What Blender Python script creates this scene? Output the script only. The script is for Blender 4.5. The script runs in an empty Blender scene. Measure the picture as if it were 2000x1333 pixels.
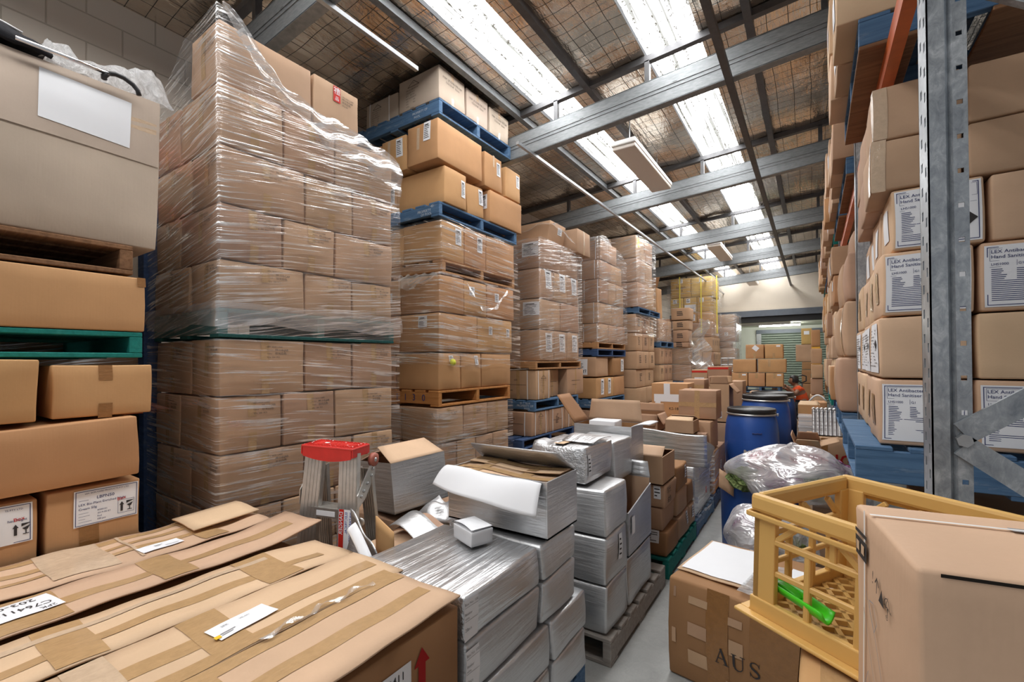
import bpy, bmesh, math, random
from mathutils import Vector, Matrix, Euler
R = math.radians
SC = bpy.context.scene
COL = SC.collection
random.seed(7)

# ------------------------------------------------------------------ scene settings, camera, world
SC.view_settings.view_transform = 'Standard'
SC.view_settings.look = 'None'
SC.view_settings.gamma = 1.0
SC.view_settings.use_curve_mapping = False
SC.view_settings.exposure = EXPOSURE = 0.08
cy = SC.cycles
cy.max_bounces = 7; cy.diffuse_bounces = 5; cy.glossy_bounces = 3; cy.transmission_bounces = 4
cy.transparent_max_bounces = 14
cy.caustics_reflective = False; cy.caustics_refractive = False
cy.sample_clamp_indirect = 6.0
cy.use_denoising = True

EYE = 1.55
yaw, pitch, roll = R(33.5), R(0.5), R(0.4)
fw = Vector((-math.sin(yaw)*math.cos(pitch), math.cos(yaw)*math.cos(pitch), math.sin(pitch)))
rt = Vector((math.cos(yaw), math.sin(yaw), 0)); up = rt.cross(fw)
rt, up = math.cos(roll)*rt - math.sin(roll)*up, math.cos(roll)*up + math.sin(roll)*rt
cam = bpy.data.cameras.new('camera'); cam.lens = 16.0; cam.sensor_width = 36.0
cam.shift_y = 0.016; cam.clip_start = 0.05; cam.clip_end = 100
camo = bpy.data.objects.new('camera', cam); COL.objects.link(camo)
m3 = Matrix((rt, up, -fw)).transposed()
camo.matrix_world = Matrix.Translation((0, 0, EYE)) @ m3.to_4x4()
SC.camera = camo

# ------------------------------------------------------------------ material helpers
class N:
    """small wrapper to write node trees briefly"""
    def __init__(s, name):
        s.m = bpy.data.materials.new(name); s.m.use_nodes = True
        s.t = s.m.node_tree; s.t.nodes.clear()
        s.out = s.t.nodes.new('ShaderNodeOutputMaterial')
    def n(s, typ, _v=None, **kw):
        nd = s.t.nodes.new('ShaderNode' + typ)
        for k, v in kw.items(): setattr(nd, k, v)
        for k, v in (_v or {}).items():
            if hasattr(v, 'is_output') : s.t.links.new(v, nd.inputs[k])
            else: nd.inputs[k].default_value = v
        return nd
    def link(s, a, b): s.t.links.new(a, b)
    def coord(s, scale=(1, 1, 1), rot=(0, 0, 0), kind='Object', loc=None):
        tc = s.n('TexCoord')
        src = tc.outputs[kind]
        mp = s.n('Mapping', {'Vector': src, 'Scale': scale, 'Rotation': rot})
        if loc is not None: s.link(loc, mp.inputs['Location'])
        return mp.outputs[0]
    def noise(s, vec, scale=5, detail=3, rough=.5, dist=0):
        return s.n('TexNoise', {'Vector': vec, 'Scale': scale, 'Detail': detail, 'Roughness': rough, 'Distortion': dist}).outputs[0]
    def ramp(s, fac, stops, interp='LINEAR'):
        r = s.n('ValToRGB', {'Fac': fac}); cr = r.color_ramp; cr.interpolation = interp
        while len(cr.elements) < len(stops): cr.elements.new(0.5)
        for e, (p, c) in zip(cr.elements, stops):
            e.position = p; e.color = c if len(c) == 4 else (*c, 1)
        return r.outputs[0]
    def mix(s, fac, a, b, mode='MIX'):
        nd = s.n('Mix', data_type='RGBA', blend_type=mode)
        for sock, v in ((nd.inputs[0], fac), (nd.inputs[6], a), (nd.inputs[7], b)):
            if hasattr(v, 'is_output'): s.link(v, sock)
            elif isinstance(v, (int, float)): sock.default_value = v
            else: sock.default_value = (*v, 1) if len(v) == 3 else v
        return nd.outputs[2]
    def math(s, op, a, b=0.0, c=None):
        nd = s.n('Math', operation=op)
        for i, v in enumerate((a, b) if c is None else (a, b, c)):
            if hasattr(v, 'is_output'): s.link(v, nd.inputs[i])
            else: nd.inputs[i].default_value = v
        return nd.outputs[0]
    def bump(s, h, strength=.3, dist=.01):
        return s.n('Bump', {'Height': h, 'Strength': strength, 'Distance': dist}).outputs[0]
    def bsdf(s, color, rough=.6, metal=0.0, normal=None, spec=.5, **kw):
        v = {'Base Color': color if hasattr(color, 'is_output') else (*color, 1), 'Roughness': rough, 'Metallic': metal, 'Specular IOR Level': spec}
        if normal is not None: v['Normal'] = normal
        v.update(kw)
        return s.n('BsdfPrincipled', v).outputs[0]
    def done(s, sh):
        s.link(sh, s.out.inputs['Surface']); return s.m

def rnd(nn):
    return nn.n('ObjectInfo').outputs['Random']

def cardboard(name, c, var=.10, flute=90):
    k = N(name)
    r = rnd(k)
    off = k.n('CombineXYZ', {'X': k.math('MULTIPLY', r, 17.0), 'Y': k.math('MULTIPLY', r, 31.0), 'Z': k.math('MULTIPLY', r, 11.0)}).outputs[0]
    v = k.coord(loc=off)
    big = k.noise(v, 2.2, 3, .55)
    fine = k.noise(k.coord((120, 120, 120)), 1.0, 2, .6)
    dk = tuple(x*.86 for x in c); lt = tuple(min(1, x*1.1) for x in c)
    col = k.ramp(big, [(.3, dk), (.72, lt)])
    col = k.mix(k.math('MULTIPLY', fine, .10), col, (c[0]*.55, c[1]*.5, c[2]*.42))
    vr = k.n('HueSaturation', {'Hue': k.math('ADD', k.math('MULTIPLY', r, .014), .493), 'Saturation': 1.0, 'Value': k.math('ADD', k.math('MULTIPLY', r, 2*var), 1-var), 'Color': col}).outputs[0]
    fl = k.noise(k.coord((130, 130, 3), loc=off), 1.0, 2, .5)
    h = k.math('ADD', k.math('MULTIPLY', fl, .16), k.math('MULTIPLY', k.noise(v, 9, 4, .6), .8))
    return k.done(k.bsdf(vr, .72, normal=k.bump(h, .30, .006), spec=.25))

M = {}
M['kraft'] = cardboard('kraft_card', (.470, .292, .182))
M['tan'] = cardboard('tan_card', (.500, .322, .215), .07)
M['orange'] = cardboard('orange_kraft', (.535, .298, .142), .06)
M['pale'] = cardboard('pale_card', (.640, .440, .290), .05)
M['cream'] = cardboard('cream_card', (.520, .425, .345), .04)
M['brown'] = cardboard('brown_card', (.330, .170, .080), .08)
M['yellowcard'] = cardboard('yellow_card', (.600, .400, .140), .06)

def simple(name, c, rough=.55, metal=0, spec=.5, nscale=0, namp=.15, bump=0, bscale=40):
    k = N(name); col = c; nrm = None
    if nscale:
        f = k.noise(k.coord(), nscale, 4, .6)
        col = k.ramp(f, [(.25, tuple(x*(1-namp) for x in c)), (.75, tuple(min(1, x*(1+namp)) for x in c))])
    if bump: nrm = k.bump(k.noise(k.coord(), bscale, 3, .6), bump, .004)
    return k.done(k.bsdf(col, rough, metal, nrm, spec))

def tape_mat(name, c, mix=.72):
    k = N(name)
    f = k.noise(k.coord((6, 6, 6)), 6, 4, .65)
    col = k.ramp(f, [(.3, tuple(x*.85 for x in c)), (.7, c)])
    nb = k.bump(k.noise(k.coord((30, 9, 30)), 3, 3, .6), .5, .004)
    return k.done(k.bsdf(col, .22, 0, nb, .6))
M['tape'] = tape_mat('packing_tape', (.50, .315, .155))
M['cleartape'] = tape_mat('clear_tape', (.62, .46, .32))
M['browntape'] = tape_mat('brown_tape', (.30, .14, .045))
M['paper'] = simple('white_paper', (.80, .81, .84), .6, spec=.3, nscale=3, namp=.03)
M['ink'] = simple('black_ink', (.045, .04, .04), .7, spec=.2)
M['greyink'] = simple('grey_ink', (.30, .29, .29), .7, spec=.2)
M['navyink'] = simple('navy_ink', (.05, .06, .16), .7, spec=.2)
M['redink'] = simple('red_ink', (.55, .03, .02), .6, spec=.2)
M['redpaint'] = simple('dark_red_ink', (.36, .008, .008), .6, spec=.2)
M['strap'] = simple('white_strap', (.80, .80, .80), .35)
M['yellowstrap'] = simple('yellow_strap', (.75, .62, .10), .4)
M['dark'] = simple('gap_shade', (.02, .016, .013), .9, spec=.1)  # near-black that stands in for the shade inside gaps

def wood(name, c, c2, worn=None, axis=0):
    k = N(name)
    r = rnd(k)
    sc = (1.5, 22, 22) if axis == 0 else (22, 1.5, 22)
    off = k.n('CombineXYZ', {'X': k.math('MULTIPLY', r, 9.0), 'Y': k.math('MULTIPLY', r, 23.0), 'Z': k.math('MULTIPLY', r, 5.0)}).outputs[0]
    v = k.coord(sc, loc=off)
    g = k.noise(v, 2.0, 5, .65, .6)
    col = k.ramp(g, [(.28, c2), (.62, c)])
    if worn:
        w = k.ramp(k.noise(k.coord((2, 9, 9), loc=off), 2.2, 5, .7), [(.56, (0, 0, 0)), (.70, (1, 1, 1))])
        col = k.mix(k.math('MULTIPLY', w, .55), col, worn)
    return k.done(k.bsdf(col, .75, 0, k.bump(g, .5, .004), .25))
M['blue'] = wood('blue_painted_wood', (.085, .165, .285), (.045, .10, .19), (.25, .31, .38))
M['navy'] = wood('navy_painted_wood', (.045, .085, .19), (.025, .05, .12), (.12, .16, .24))
M['teal'] = wood('teal_painted_wood', (.012, .20, .17), (.008, .14, .12), (.05, .26, .22))
M['raw'] = wood('raw_timber', (.46, .25, .115), (.30, .145, .06))
M['oldwood'] = wood('old_timber', (.24, .125, .062), (.13, .062, .03))
M['honey'] = wood('honey_timber', (.52, .235, .075), (.36, .14, .04))
M['greywood'] = wood('grey_timber', (.38, .35, .32), (.26, .23, .205))
M['greenwood'] = wood('green_painted_wood', (.03, .13, .125), (.02, .085, .08), (.12, .22, .21))

def film(name, dens=.5, rough=.16, zs=80, white=.85, tilt=.16, base=.10):
    """clear stretch film: see-through, with bunched glossy strands"""
    k = N(name)
    tc = k.n('TexCoord').outputs['Object']
    sp = k.n('SeparateXYZ', {0: tc})
    zz = k.math('ADD', sp.outputs[2], k.math('ADD', k.math('MULTIPLY', sp.outputs[0], -tilt), k.math('MULTIPLY', sp.outputs[1], -tilt*.8)))
    wob = k.math('MULTIPLY', k.noise(tc, 1.6, 1, .5), .05)
    zz = k.math('ADD', zz, wob)
    v = k.n('CombineXYZ', {'X': k.math('MULTIPLY', sp.outputs[0], 2.0), 'Y': k.math('MULTIPLY', sp.outputs[1], 2.0), 'Z': k.math('MULTIPLY', zz, zs)}).outputs[0]
    st = k.noise(v, 1.0, 2, .55)
    st2 = k.noise(k.n('Mapping', {'Vector': v, 'Scale': (.6, .6, 2.1), 'Location': (3, 5, 9)}).outputs[0], 1.0, 2, .5)
    patch = k.ramp(k.noise(tc, 3.4, 3, .6), [(.34, (.22, .22, .22)), (.58, (1, 1, 1))])
    s1 = k.ramp(st, [(.555, (0, 0, 0)), (.61, (1, 1, 1))])
    s2 = k.ramp(st2, [(.58, (0, 0, 0)), (.66, (1, 1, 1))])
    strand = k.math('MULTIPLY', k.math('MAXIMUM', s1, k.math('MULTIPLY', s2, .8)), patch)
    fac = k.math('MINIMUM', k.math('ADD', k.math('MULTIPLY', strand, dens), base), .95)
    nrm = k.bump(k.math('ADD', k.math('MULTIPLY', st, 1.0), k.math('MULTIPLY', k.noise(tc, 5, 3, .6), .35)), .55, .008)
    gl = k.n('BsdfGlossy', {'Color': (1, 1, 1, 1), 'Roughness': rough, 'Normal': nrm}).outputs[0]
    df = k.n('BsdfDiffuse', {'Color': (white, white, white, 1), 'Normal': nrm}).outputs[0]
    tl = k.n('BsdfTranslucent', {'Color': (white, white, white, 1), 'Normal': nrm}).outputs[0]
    d2 = k.n('MixShader', {0: .35, 1: df, 2: tl}).outputs[0]
    body = k.n('MixShader', {0: .45, 1: gl, 2: d2}).outputs[0]
    tr = k.n('BsdfTransparent', {'Color': (.98, .98, .985, 1)}).outputs[0]
    return k.done(k.n('MixShader', {0: fac, 1: tr, 2: body}).outputs[0])
M['film'] = film('stretch_film', .92, .16, 78, .92, base=.10)
M['filmlight'] = film('thin_stretch_film', .85, .16, 52, .92, base=.05, tilt=-.06)
M['filmthick'] = film('bunched_stretch_film', .6, .2, 30, base=.38, tilt=.3)

def foil(name, c=(.62, .63, .645), rough=.40, sc=(2, 2, 26), strength=.38, crumple=5):
    k = N(name)
    v = k.coord(sc)
    a = k.noise(v, 1.2, 3, .6)
    b = k.noise(k.coord(), crumple, 5, .65, .4)
    f = k.noise(k.coord((160, 160, 160)), 1, 2, .5)
    h = k.math('ADD', k.math('ADD', k.math('MULTIPLY', a, .9), k.math('MULTIPLY', b, .7)), k.math('MULTIPLY', f, .05))
    rr = k.ramp(b, [(.3, (rough*.8,)*3), (.7, (rough*1.3,)*3)])
    col = k.ramp(k.noise(k.coord(), 3, 3, .6), [(.3, tuple(x*.86 for x in c)), (.7, c)])
    return k.done(k.bsdf(col, rr, .86, k.bump(h, strength, .02)))
M['foil'] = foil('silver_foil')
M['foiltop'] = foil('silver_foil_ribbed', (.72, .73, .75), .32, (34, 2.2, 34), .5)
M['foildull'] = foil('dull_silver_foil', (.52, .52, .53), .42, (3, 3, 20), .4, 8)
M['metal'] = simple('grey_steel', (.42, .44, .46), .38, .85, nscale=25, namp=.12)
M['darkmetal'] = simple('dark_steel', (.10, .10, .105), .5, .5, nscale=12, namp=.2)
M['alu'] = simple('brushed_aluminium', (.62, .60, .57), .36, .85, nscale=30, namp=.10)
M['chrome'] = simple('chrome', (.8, .8, .82), .12, 1)
M['blackp'] = simple('black_plastic', (.02, .02, .022), .4)
M['whitep'] = simple('white_plastic', (.85, .85, .84), .4)

# ------------------------------------------------------------------ object helpers
def mesh_obj(name, verts, faces, mat=None, parent=None, smooth=False, loc=(0, 0, 0), rot=(0, 0, 0)):
    me = bpy.data.meshes.new(name)
    me.from_pydata([tuple(v) for v in verts], [], faces); me.update()
    if mat is not None: me.materials.append(M[mat] if isinstance(mat, str) else mat)
    if smooth: me.polygons.foreach_set('use_smooth', [True]*len(me.polygons))
    o = bpy.data.objects.new(name, me); COL.objects.link(o)
    o.location = loc; o.rotation_euler = rot
    if parent is not None: o.parent = parent
    return o
def tag(o, label, cat, group=None, kind=None):
    if kind: o['kind'] = kind
    if label: o['label'] = label
    if cat: o['category'] = cat
    if group: o['group'] = group
    return o
def empty(name, loc=(0, 0, 0), rot=(0, 0, 0)):
    o = bpy.data.objects.new(name, None); o.empty_display_size = .05; COL.objects.link(o)
    o.location = loc; o.rotation_euler = rot
    return o
class G:
    """collects boxes, tubes and sheets into one mesh"""
    def __init__(s): s.v = []; s.f = []
    def add(s, v, f):
        b = len(s.v); s.v += [Vector(p) for p in v]; s.f += [tuple(i+b for i in q) for q in f]; return s
    def box(s, x0, x1, y0, y1, z0, z1):
        return s.add([(x0, y0, z0), (x1, y0, z0), (x1, y1, z0), (x0, y1, z0), (x0, y0, z1), (x1, y0, z1), (x1, y1, z1), (x0, y1, z1)],
                     [(3, 2, 1, 0), (4, 5, 6, 7), (0, 1, 5, 4), (1, 2, 6, 5), (2, 3, 7, 6), (3, 0, 4, 7)])
    def bar(s, p, q, w, h, upv=(0, 0, 1)):
        p, q = Vector(p), Vector(q); d = (q-p).normalized(); u = Vector(upv)
        r = d.cross(u)
        if r.length < 1e-4: r = d.cross(Vector((1, 0, 0)))
        r.normalize(); u = r.cross(d).normalized()
        c = [r*w/2-u*h/2, -r*w/2-u*h/2, -r*w/2+u*h/2, r*w/2+u*h/2]
        return s.add([p+a for a in c]+[q+a for a in c], [(0, 1, 2, 3), (7, 6, 5, 4), (0, 4, 5, 1), (1, 5, 6, 2), (2, 6, 7, 3), (3, 7, 4, 0)])
    def tube(s, pts, r, n=8, cap=True):
        pts = [Vector(p) for p in pts]; rs = r if isinstance(r, (list, tuple)) else [r]*len(pts)
        b = len(s.v); pr = None
        for i, p in enumerate(pts):
            d = (pts[min(i+1, len(pts)-1)]-pts[max(i-1, 0)]).normalized()
            if pr is None: pr = d.orthogonal().normalized()
            pr = (pr-d*pr.dot(d)).normalized(); q = d.cross(pr)
            for j in range(n):
                a = 2*math.pi*j/n
                s.v.append(p+(pr*math.cos(a)+q*math.sin(a))*rs[i])
        for i in range(len(pts)-1):
            for j in range(n):
                a, c = b+i*n+j, b+i*n+(j+1) % n
                s.f.append((a, c, c+n, a+n))
        if cap:
            s.f.append(tuple(b+j for j in range(n))[::-1]); s.f.append(tuple(b+(len(pts)-1)*n+j for j in range(n)))
        return s
    def lathe(s, prof, n=32, c=(0, 0, 0)):
        b = len(s.v); c = Vector(c)
        for r, z in prof:
            for j in range(n):
                a = 2*math.pi*j/n; s.v.append(c+Vector((r*math.cos(a), r*math.sin(a), z)))
        for i in range(len(prof)-1):
            for j in range(n):
                a, d = b+i*n+j, b+i*n+(j+1) % n
                s.f.append((a, d, d+n, a+n))
        if prof[0][0] > 1e-4: s.f.append(tuple(b+j for j in range(n))[::-1])
        if prof[-1][0] > 1e-4: s.f.append(tuple(b+(len(prof)-1)*n+j for j in range(n)))
        return s
    def grid(s, fn, nu, nv, wrap=False):
        b = len(s.v)
        for i in range(nu+1):
            for j in range(nv+1): s.v.append(Vector(fn(i/nu, j/nv)))
        for i in range(nu):
            for j in range(nv):
                a = b+i*(nv+1)+j; s.f.append((a, a+nv+1, a+nv+2, a+1))
        return s
    def build(s, name, mat, parent=None, smooth=False, loc=(0, 0, 0), rot=(0, 0, 0)):
        return mesh_obj(name, s.v, s.f, mat, parent, smooth, loc, rot)
def thicken(o, t, offset=0):
    md = o.modifiers.new('thick', 'SOLIDIFY'); md.thickness = t; md.offset = offset; return o
def bevel(o, w=.004, seg=2):
    md = o.modifiers.new('bevel', 'BEVEL'); md.width = w; md.segments = seg; md.limit_method = 'ANGLE'; return o
def copy_tree(o, parent=None):
    c = o.copy(); COL.objects.link(c)
    if parent is not None: c.parent = parent
    for ch in o.children: copy_tree(ch, c)
    return c

# 2-D lettering (the built-in font), cached as flat triangles
_tc = {}
def text_geo(s, bold=0.0):
    key = (s, bold)
    if key not in _tc:
        cu = bpy.data.curves.new('lettering', 'FONT'); cu.body = s; cu.size = 1.0; cu.resolution_u = 2
        cu.align_x = 'CENTER'; cu.align_y = 'CENTER'; cu.offset = bold
        ob = bpy.data.objects.new('lettering', cu)
        me = bpy.data.meshes.new_from_object(ob)
        vs = [(v.co.x, v.co.y) for v in me.vertices]; fs = [tuple(p.vertices) for p in me.polygons]
        xs = [v[0] for v in vs] or [0]
        _tc[key] = (vs, fs, min(xs), max(xs))
        bpy.data.objects.remove(ob); bpy.data.curves.remove(cu); bpy.data.meshes.remove(me)
    return _tc[key]

def lay_text(lines):
    """lines: (string, x, y, size, align, bold, x_squeeze) -> 2-D verts, faces"""
    V, F = [], []
    for ln in lines:
        s, x, y, size = ln[:4]; al = ln[4] if len(ln) > 4 else 'l'; bold = ln[5] if len(ln) > 5 else 0; sq = ln[6] if len(ln) > 6 else 1
        if s.startswith('#'):      # rule / bar: '#w,h'
            w, h = [float(t) for t in s[1:].split(',')]; b = len(V)
            x0 = x if al == 'l' else x-w/2
            V += [(x0, y-h/2), (x0+w, y-h/2), (x0+w, y+h/2), (x0, y+h/2)]; F.append((b, b+1, b+2, b+3)); continue
        vs, fs, a, c = text_geo(s, bold); b = len(V)
        ox = {'l': -a, 'c': -(a+c)/2, 'r': -c}[al]
        V += [(x+(p[0]+ox)*size*sq, y+p[1]*size) for p in vs]; F += [tuple(i+b for i in q) for q in fs]
    return V, F
def frame2d(x0, y0, x1, y1, t):
    return [('#%f,%f' % (x1-x0, t), x0, y0, 0), ('#%f,%f' % (x1-x0, t), x0, y1, 0), ('#%f,%f' % (t, y1-y0), x0, (y0+y1)/2, 0), ('#%f,%f' % (t, y1-y0), x1-t, (y0+y1)/2, 0)]

# ------------------------------------------------------------------ cartons
FACES = {'X+': ((1, 0, 0), (0, 1, 0), (0, 0, 1)), 'X-': ((-1, 0, 0), (0, -1, 0), (0, 0, 1)), 'Y-': ((0, -1, 0), (1, 0, 0), (0, 0, 1)),
         'Y+': ((0, 1, 0), (-1, 0, 0), (0, 0, 1)), 'T': ((0, 0, 1), (1, 0, 0), (0, 1, 0))}
class Carton:
    """a closed carton with softly rounded edges; its tape, labels and printing are children that follow its bulge"""
    def __init__(s, x0, x1, y0, y1, z0, z1, mat='kraft', label=None, group=None, name='carton', cat='carton', rot=(0, 0, 0), bulge=.004, bx=None, by=None, sag=0.0,
                 lean=(0, 0), warp=.002, r=.006, gap=.0075, seed=None, n=None, crush=0.0, body_parent=None, one=0):
        s.one = one
        x0, x1, y0, y1 = x0+gap, x1-gap, y0+gap, y1-gap; z1 -= .006; z0 += .002
        s.hx, s.hy, s.hz = (x1-x0)/2, (y1-y0)/2, (z1-z0)/2
        s.bx = bulge if bx is None else bx; s.by = bulge if by is None else by; s.sag = sag; s.lean = lean; s.warp = warp; s.crush = crush
        s.sd = random.random()*50 if seed is None else seed
        g = [-1, None, -.55, 0, .55, None, 1] if n is None else n
        V, idx, F = [], {}, []
        hs = (s.hx, s.hy, s.hz); r = min(r, min(hs)*.4)
        def lines(h): return [(-1+r/h) if i == 1 else (1-r/h) if i == len(g)-2 else q for i, q in enumerate(g)]
        L = [lines(h) for h in hs]
        for ax in range(3):
            a1, a2 = (ax+1) % 3, (ax+2) % 3
            for sg in (-1, 1):
                def vid(i, j):
                    p = [0, 0, 0]; p[ax] = sg*hs[ax]; p[a1] = L[a1][i]*hs[a1]; p[a2] = L[a2][j]*hs[a2]
                    key = tuple(round(c, 5) for c in p)
                    if key not in idx:
                        c = [max(-hs[q]+r, min(hs[q]-r, p[q])) for q in range(3)]
                        d = Vector(p)-Vector(c)
                        q = Vector(c)+d.normalized()*r if d.length > 1e-6 else Vector(p)
                        idx[key] = len(V); V.append(s.D(Vector((q.x, q.y, q.z+s.hz))))
                    return idx[key]
                m = len(g)-1
                for i in range(m):
                    for j in range(m):
                        q = (vid(i, j), vid(i+1, j), vid(i+1, j+1), vid(i, j+1))
                        F.append(q if sg > 0 else q[::-1])
        loc = ((x0+x1)/2, (y0+y1)/2, z0)
        s.o = mesh_obj(name, V, F, mat, body_parent, True, loc, rot)
        if label: tag(s.o, label, cat, group)
    def D(s, p):
        u, v, w = p.x/s.hx, p.y/s.hy, (p.z-s.hz)/s.hz
        x, y, z = p
        x += 0 if s.one*u < 0 else math.copysign(abs(u)**3, u)*s.bx*max(0, 1-v*v)*max(0, 1-w*w)
        y += math.copysign(abs(v)**3, v)*s.by*max(0, 1-u*u)*max(0, 1-w*w)
        if w > 0: z -= s.sag*w*max(0, 1-u*u)*max(0, 1-v*v)
        if s.crush and w > -.9:
            q = (w+1)/2; z -= s.crush*q*(.5+.5*math.sin(2.1*v+1.3*u+s.sd)); x += s.crush*.5*math.sin(3.1*q*math.pi)*(1 if u > 0 else -1)*abs(u)
        q = s.warp
        x += q*math.sin(2.3*v+1.7*w+s.sd); y += q*math.sin(2.1*u-1.9*w+s.sd*1.7); z += q*.7*math.sin(1.9*u+2.2*v+s.sd*.7)*(1 if w > -.5 else 0)
        t = p.z/(2*s.hz)
        return Vector((x+s.lean[0]*t, y+s.lean[1]*t, z))
    def on(s, face, pts, off=.002, rot=0):
        """maps 2-D face coordinates (metres from the face centre) to the bulged face"""
        nrm, ux, uy = [Vector(q) for q in FACES[face]]
        h = Vector((s.hx, s.hy, s.hz)); c = Vector((0, 0, s.hz))+Vector([nrm[i]*h[i] for i in range(3)])
        cr, sr = math.cos(rot), math.sin(rot)
        return [s.D(c+ux*(a*cr-b*sr)+uy*(a*sr+b*cr))+nrm*off for a, b in pts]
    def patch(s, face, cx, cy, w, h, mat, name, off=.002, rot=0, n=4, parent=None):
        pts, fs = [], []
        for i in range(n+1):
            for j in range(n+1):
                a, b = (i/n-.5)*w, (j/n-.5)*h
                pts.append((cx+a*math.cos(rot)-b*math.sin(rot), cy+a*math.sin(rot)+b*math.cos(rot)))
        for i in range(n):
            for j in range(n):
                q = i*(n+1)+j; fs.append((q, q+n+1, q+n+2, q+1))
        return mesh_obj(name, s.on(face, pts, off), fs, mat, parent or s.o, True)
    def tape(s, face, cx=0, cy=0, w=.05, h=None, mat='tape', off=.0015, rot=0):
        if h is None: h = 2*(s.hz if face != 'T' else s.hy)*.995
        return s.patch(face, cx, cy, w, h, mat, 'packing_tape', off, rot, 6)
    def text(s, face, cx, cy, lines, mat='ink', off=.003, rot=0, parent=None, name='printed_text'):
        V, F = lay_text(lines)
        c, q = math.cos(rot), math.sin(rot)
        P = [(cx+a*c-b*q, cy+a*q+b*c) for a, b in V]
        return mesh_obj(name, s.on(face, P, off), F, mat, parent or s.o)
    def sticker(s, face, cx, cy, w, h, lines=None, mat='paper', ink='ink', rot=0, off=.0028, name='paper_label'):
        p = s.patch(face, cx, cy, w, h, mat, name, off, rot)
        if lines: s.text(face, cx, cy, lines, ink, off+.0012, rot, p)
        return p
    def strap(s, faces, c, mat='strap', w=.012):
        """a flat strap that runs round the carton through the named faces at offset c"""
        for f in faces:
            if f == 'T': s.patch('T', c if faces[0][0] == 'Y' else 0, c if faces[0][0] == 'X' else 0, w if faces[0][0] == 'Y' else 2*s.hx, 2*s.hy if faces[0][0] == 'Y' else w, mat, 'strap', .003, 0, 6)
            else: s.patch(f, c, 0, w, 2*s.hz, mat, 'strap', .003, 0, 6)

def fake_lines(w, h, n, sd=1, t=.35, x0=None):
    """short bars that read as small print"""
    rg = random.Random(sd); out = []; st = h/n
    for i in range(n):
        ww = w*rg.uniform(.45, 1)
        out.append(('#%f,%f' % (ww, st*t), -w/2, h/2-(i+.5)*st, 0))
    return out

ORD = ['first', 'second', 'third', 'fourth', 'fifth', 'sixth', 'seventh', 'eighth', 'ninth', 'tenth']
def layer(xf, y0, z0, h, aisle, near=(), mat='kraft', lab='', group=None, each=None, side=-1, jit=.006, adj='brown', **kw):
    """one layer of a pallet load. aisle: (length along the aisle, depth) from the near corner on; near: (width, length) further cartons of the near face.
    side -1: the aisle is at +X of the load; +1: at -X."""
    out = []; y = y0
    kw['by'] = min(kw.get('by', .003), .003); kw['warp'] = min(kw.get('warp', .002), .0022)
    kn = dict(kw); kn['bx'] = .003; kn['by'] = kw.get('bulge', .003)*.5; kw['one'] = -side
    where = lambda i, nn: 'corner' if i == 0 else ORD[i]
    for i, (ly, dx) in enumerate(aisle):
        j = random.uniform(-jit, jit)
        x0, x1 = (xf-dx, xf) if side < 0 else (xf, xf+dx)
        pos = 'nearest' if i == 0 else ORD[i]
        c = Carton(x0+j, x1+j, y, y+ly, z0, z0+h, mat if isinstance(mat, str) else mat[i % len(mat)], f'{adj} carton {pos} along aisle, {lab}', group, **kw)
        c.i = i; c.face = 'X+' if side < 0 else 'X-'
        out.append(c); y += ly
        if each: each(c, i)
    x = xf-aisle[0][1] if side < 0 else xf+aisle[0][1]
    for i, (wx, ly) in enumerate(near):
        j = random.uniform(-jit, jit)
        x0, x1 = (x-wx, x) if side < 0 else (x, x+wx)
        c = Carton(x0, x1, y0+j, y0+ly+j, z0, z0+h, mat if isinstance(mat, str) else mat[(i+1) % len(mat)], f'{adj} carton, {ORD[i+1]} from corner, end face, {lab}', group, **kn)
        c.i = 100+i; c.face = 'Y-'; out.append(c); x = x0 if side < 0 else x1
        if each: each(c, 100+i)
    return out

# ------------------------------------------------------------------ pallets
_pm = {}
def pallet(x0, x1, y0, y1, z0, mat, label, along='X', h=.15, ndeck=7, mat_in=None, group='timber pallets', name='pallet', nbase=3, rot=0, base_mat=None, bwd=.05):
    """bearers run along `along`; deck boards lie across them"""
    t = empty(name, ((x0+x1)/2, (y0+y1)/2, z0), (0, 0, rot)); tag(t, label, 'pallet', group)
    L, Wd = (x1-x0, y1-y0) if along == 'X' else (y1-y0, x1-x0)
    key = (round(L, 2), round(Wd, 2), mat, along, h, base_mat, bwd)
    if key not in _pm:
        tb = .02; bw = .045
        def mk(nm, a0, a1, b0, b1, c0, c1):
            g = G(); g.box(a0, a1, b0, b1, c0, c1)
            if along != 'X': g.v = [Vector((v.y, v.x, v.z)) for v in g.v]; g.f = [f[::-1] for f in g.f]
            o = g.build(nm, base_mat if base_mat and nm == 'base_board' else mat); bevel(o, .003, 1); me = o.data
            return o
        items = []
        for i in range(3):
            b = -Wd/2+bw/2+(Wd-bw)*i/2; items.append(('bearer', -L/2, L/2, b-bw/2, b+bw/2, tb, h-tb))
        bwid = L/ndeck*.74
        for i in range(ndeck):
            a = -L/2+bwid/2+(L-bwid)*i/(ndeck-1); items.append(('deck_board', a-bwid/2, a+bwid/2, -Wd/2, Wd/2, h-tb, h))
        for i in range(nbase):
            a = -L/2+bwd+(L-2*bwd)*i/(nbase-1); items.append(('base_board', a-bwd, a+bwd, -Wd/2, Wd/2, 0, tb))
        _pm[key] = [mk(*q) for q in items]
        for o in _pm[key]: o.parent = t
    else:
        for o in _pm[key]:
            c = o.copy(); COL.objects.link(c); c.parent = t
    return t

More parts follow.
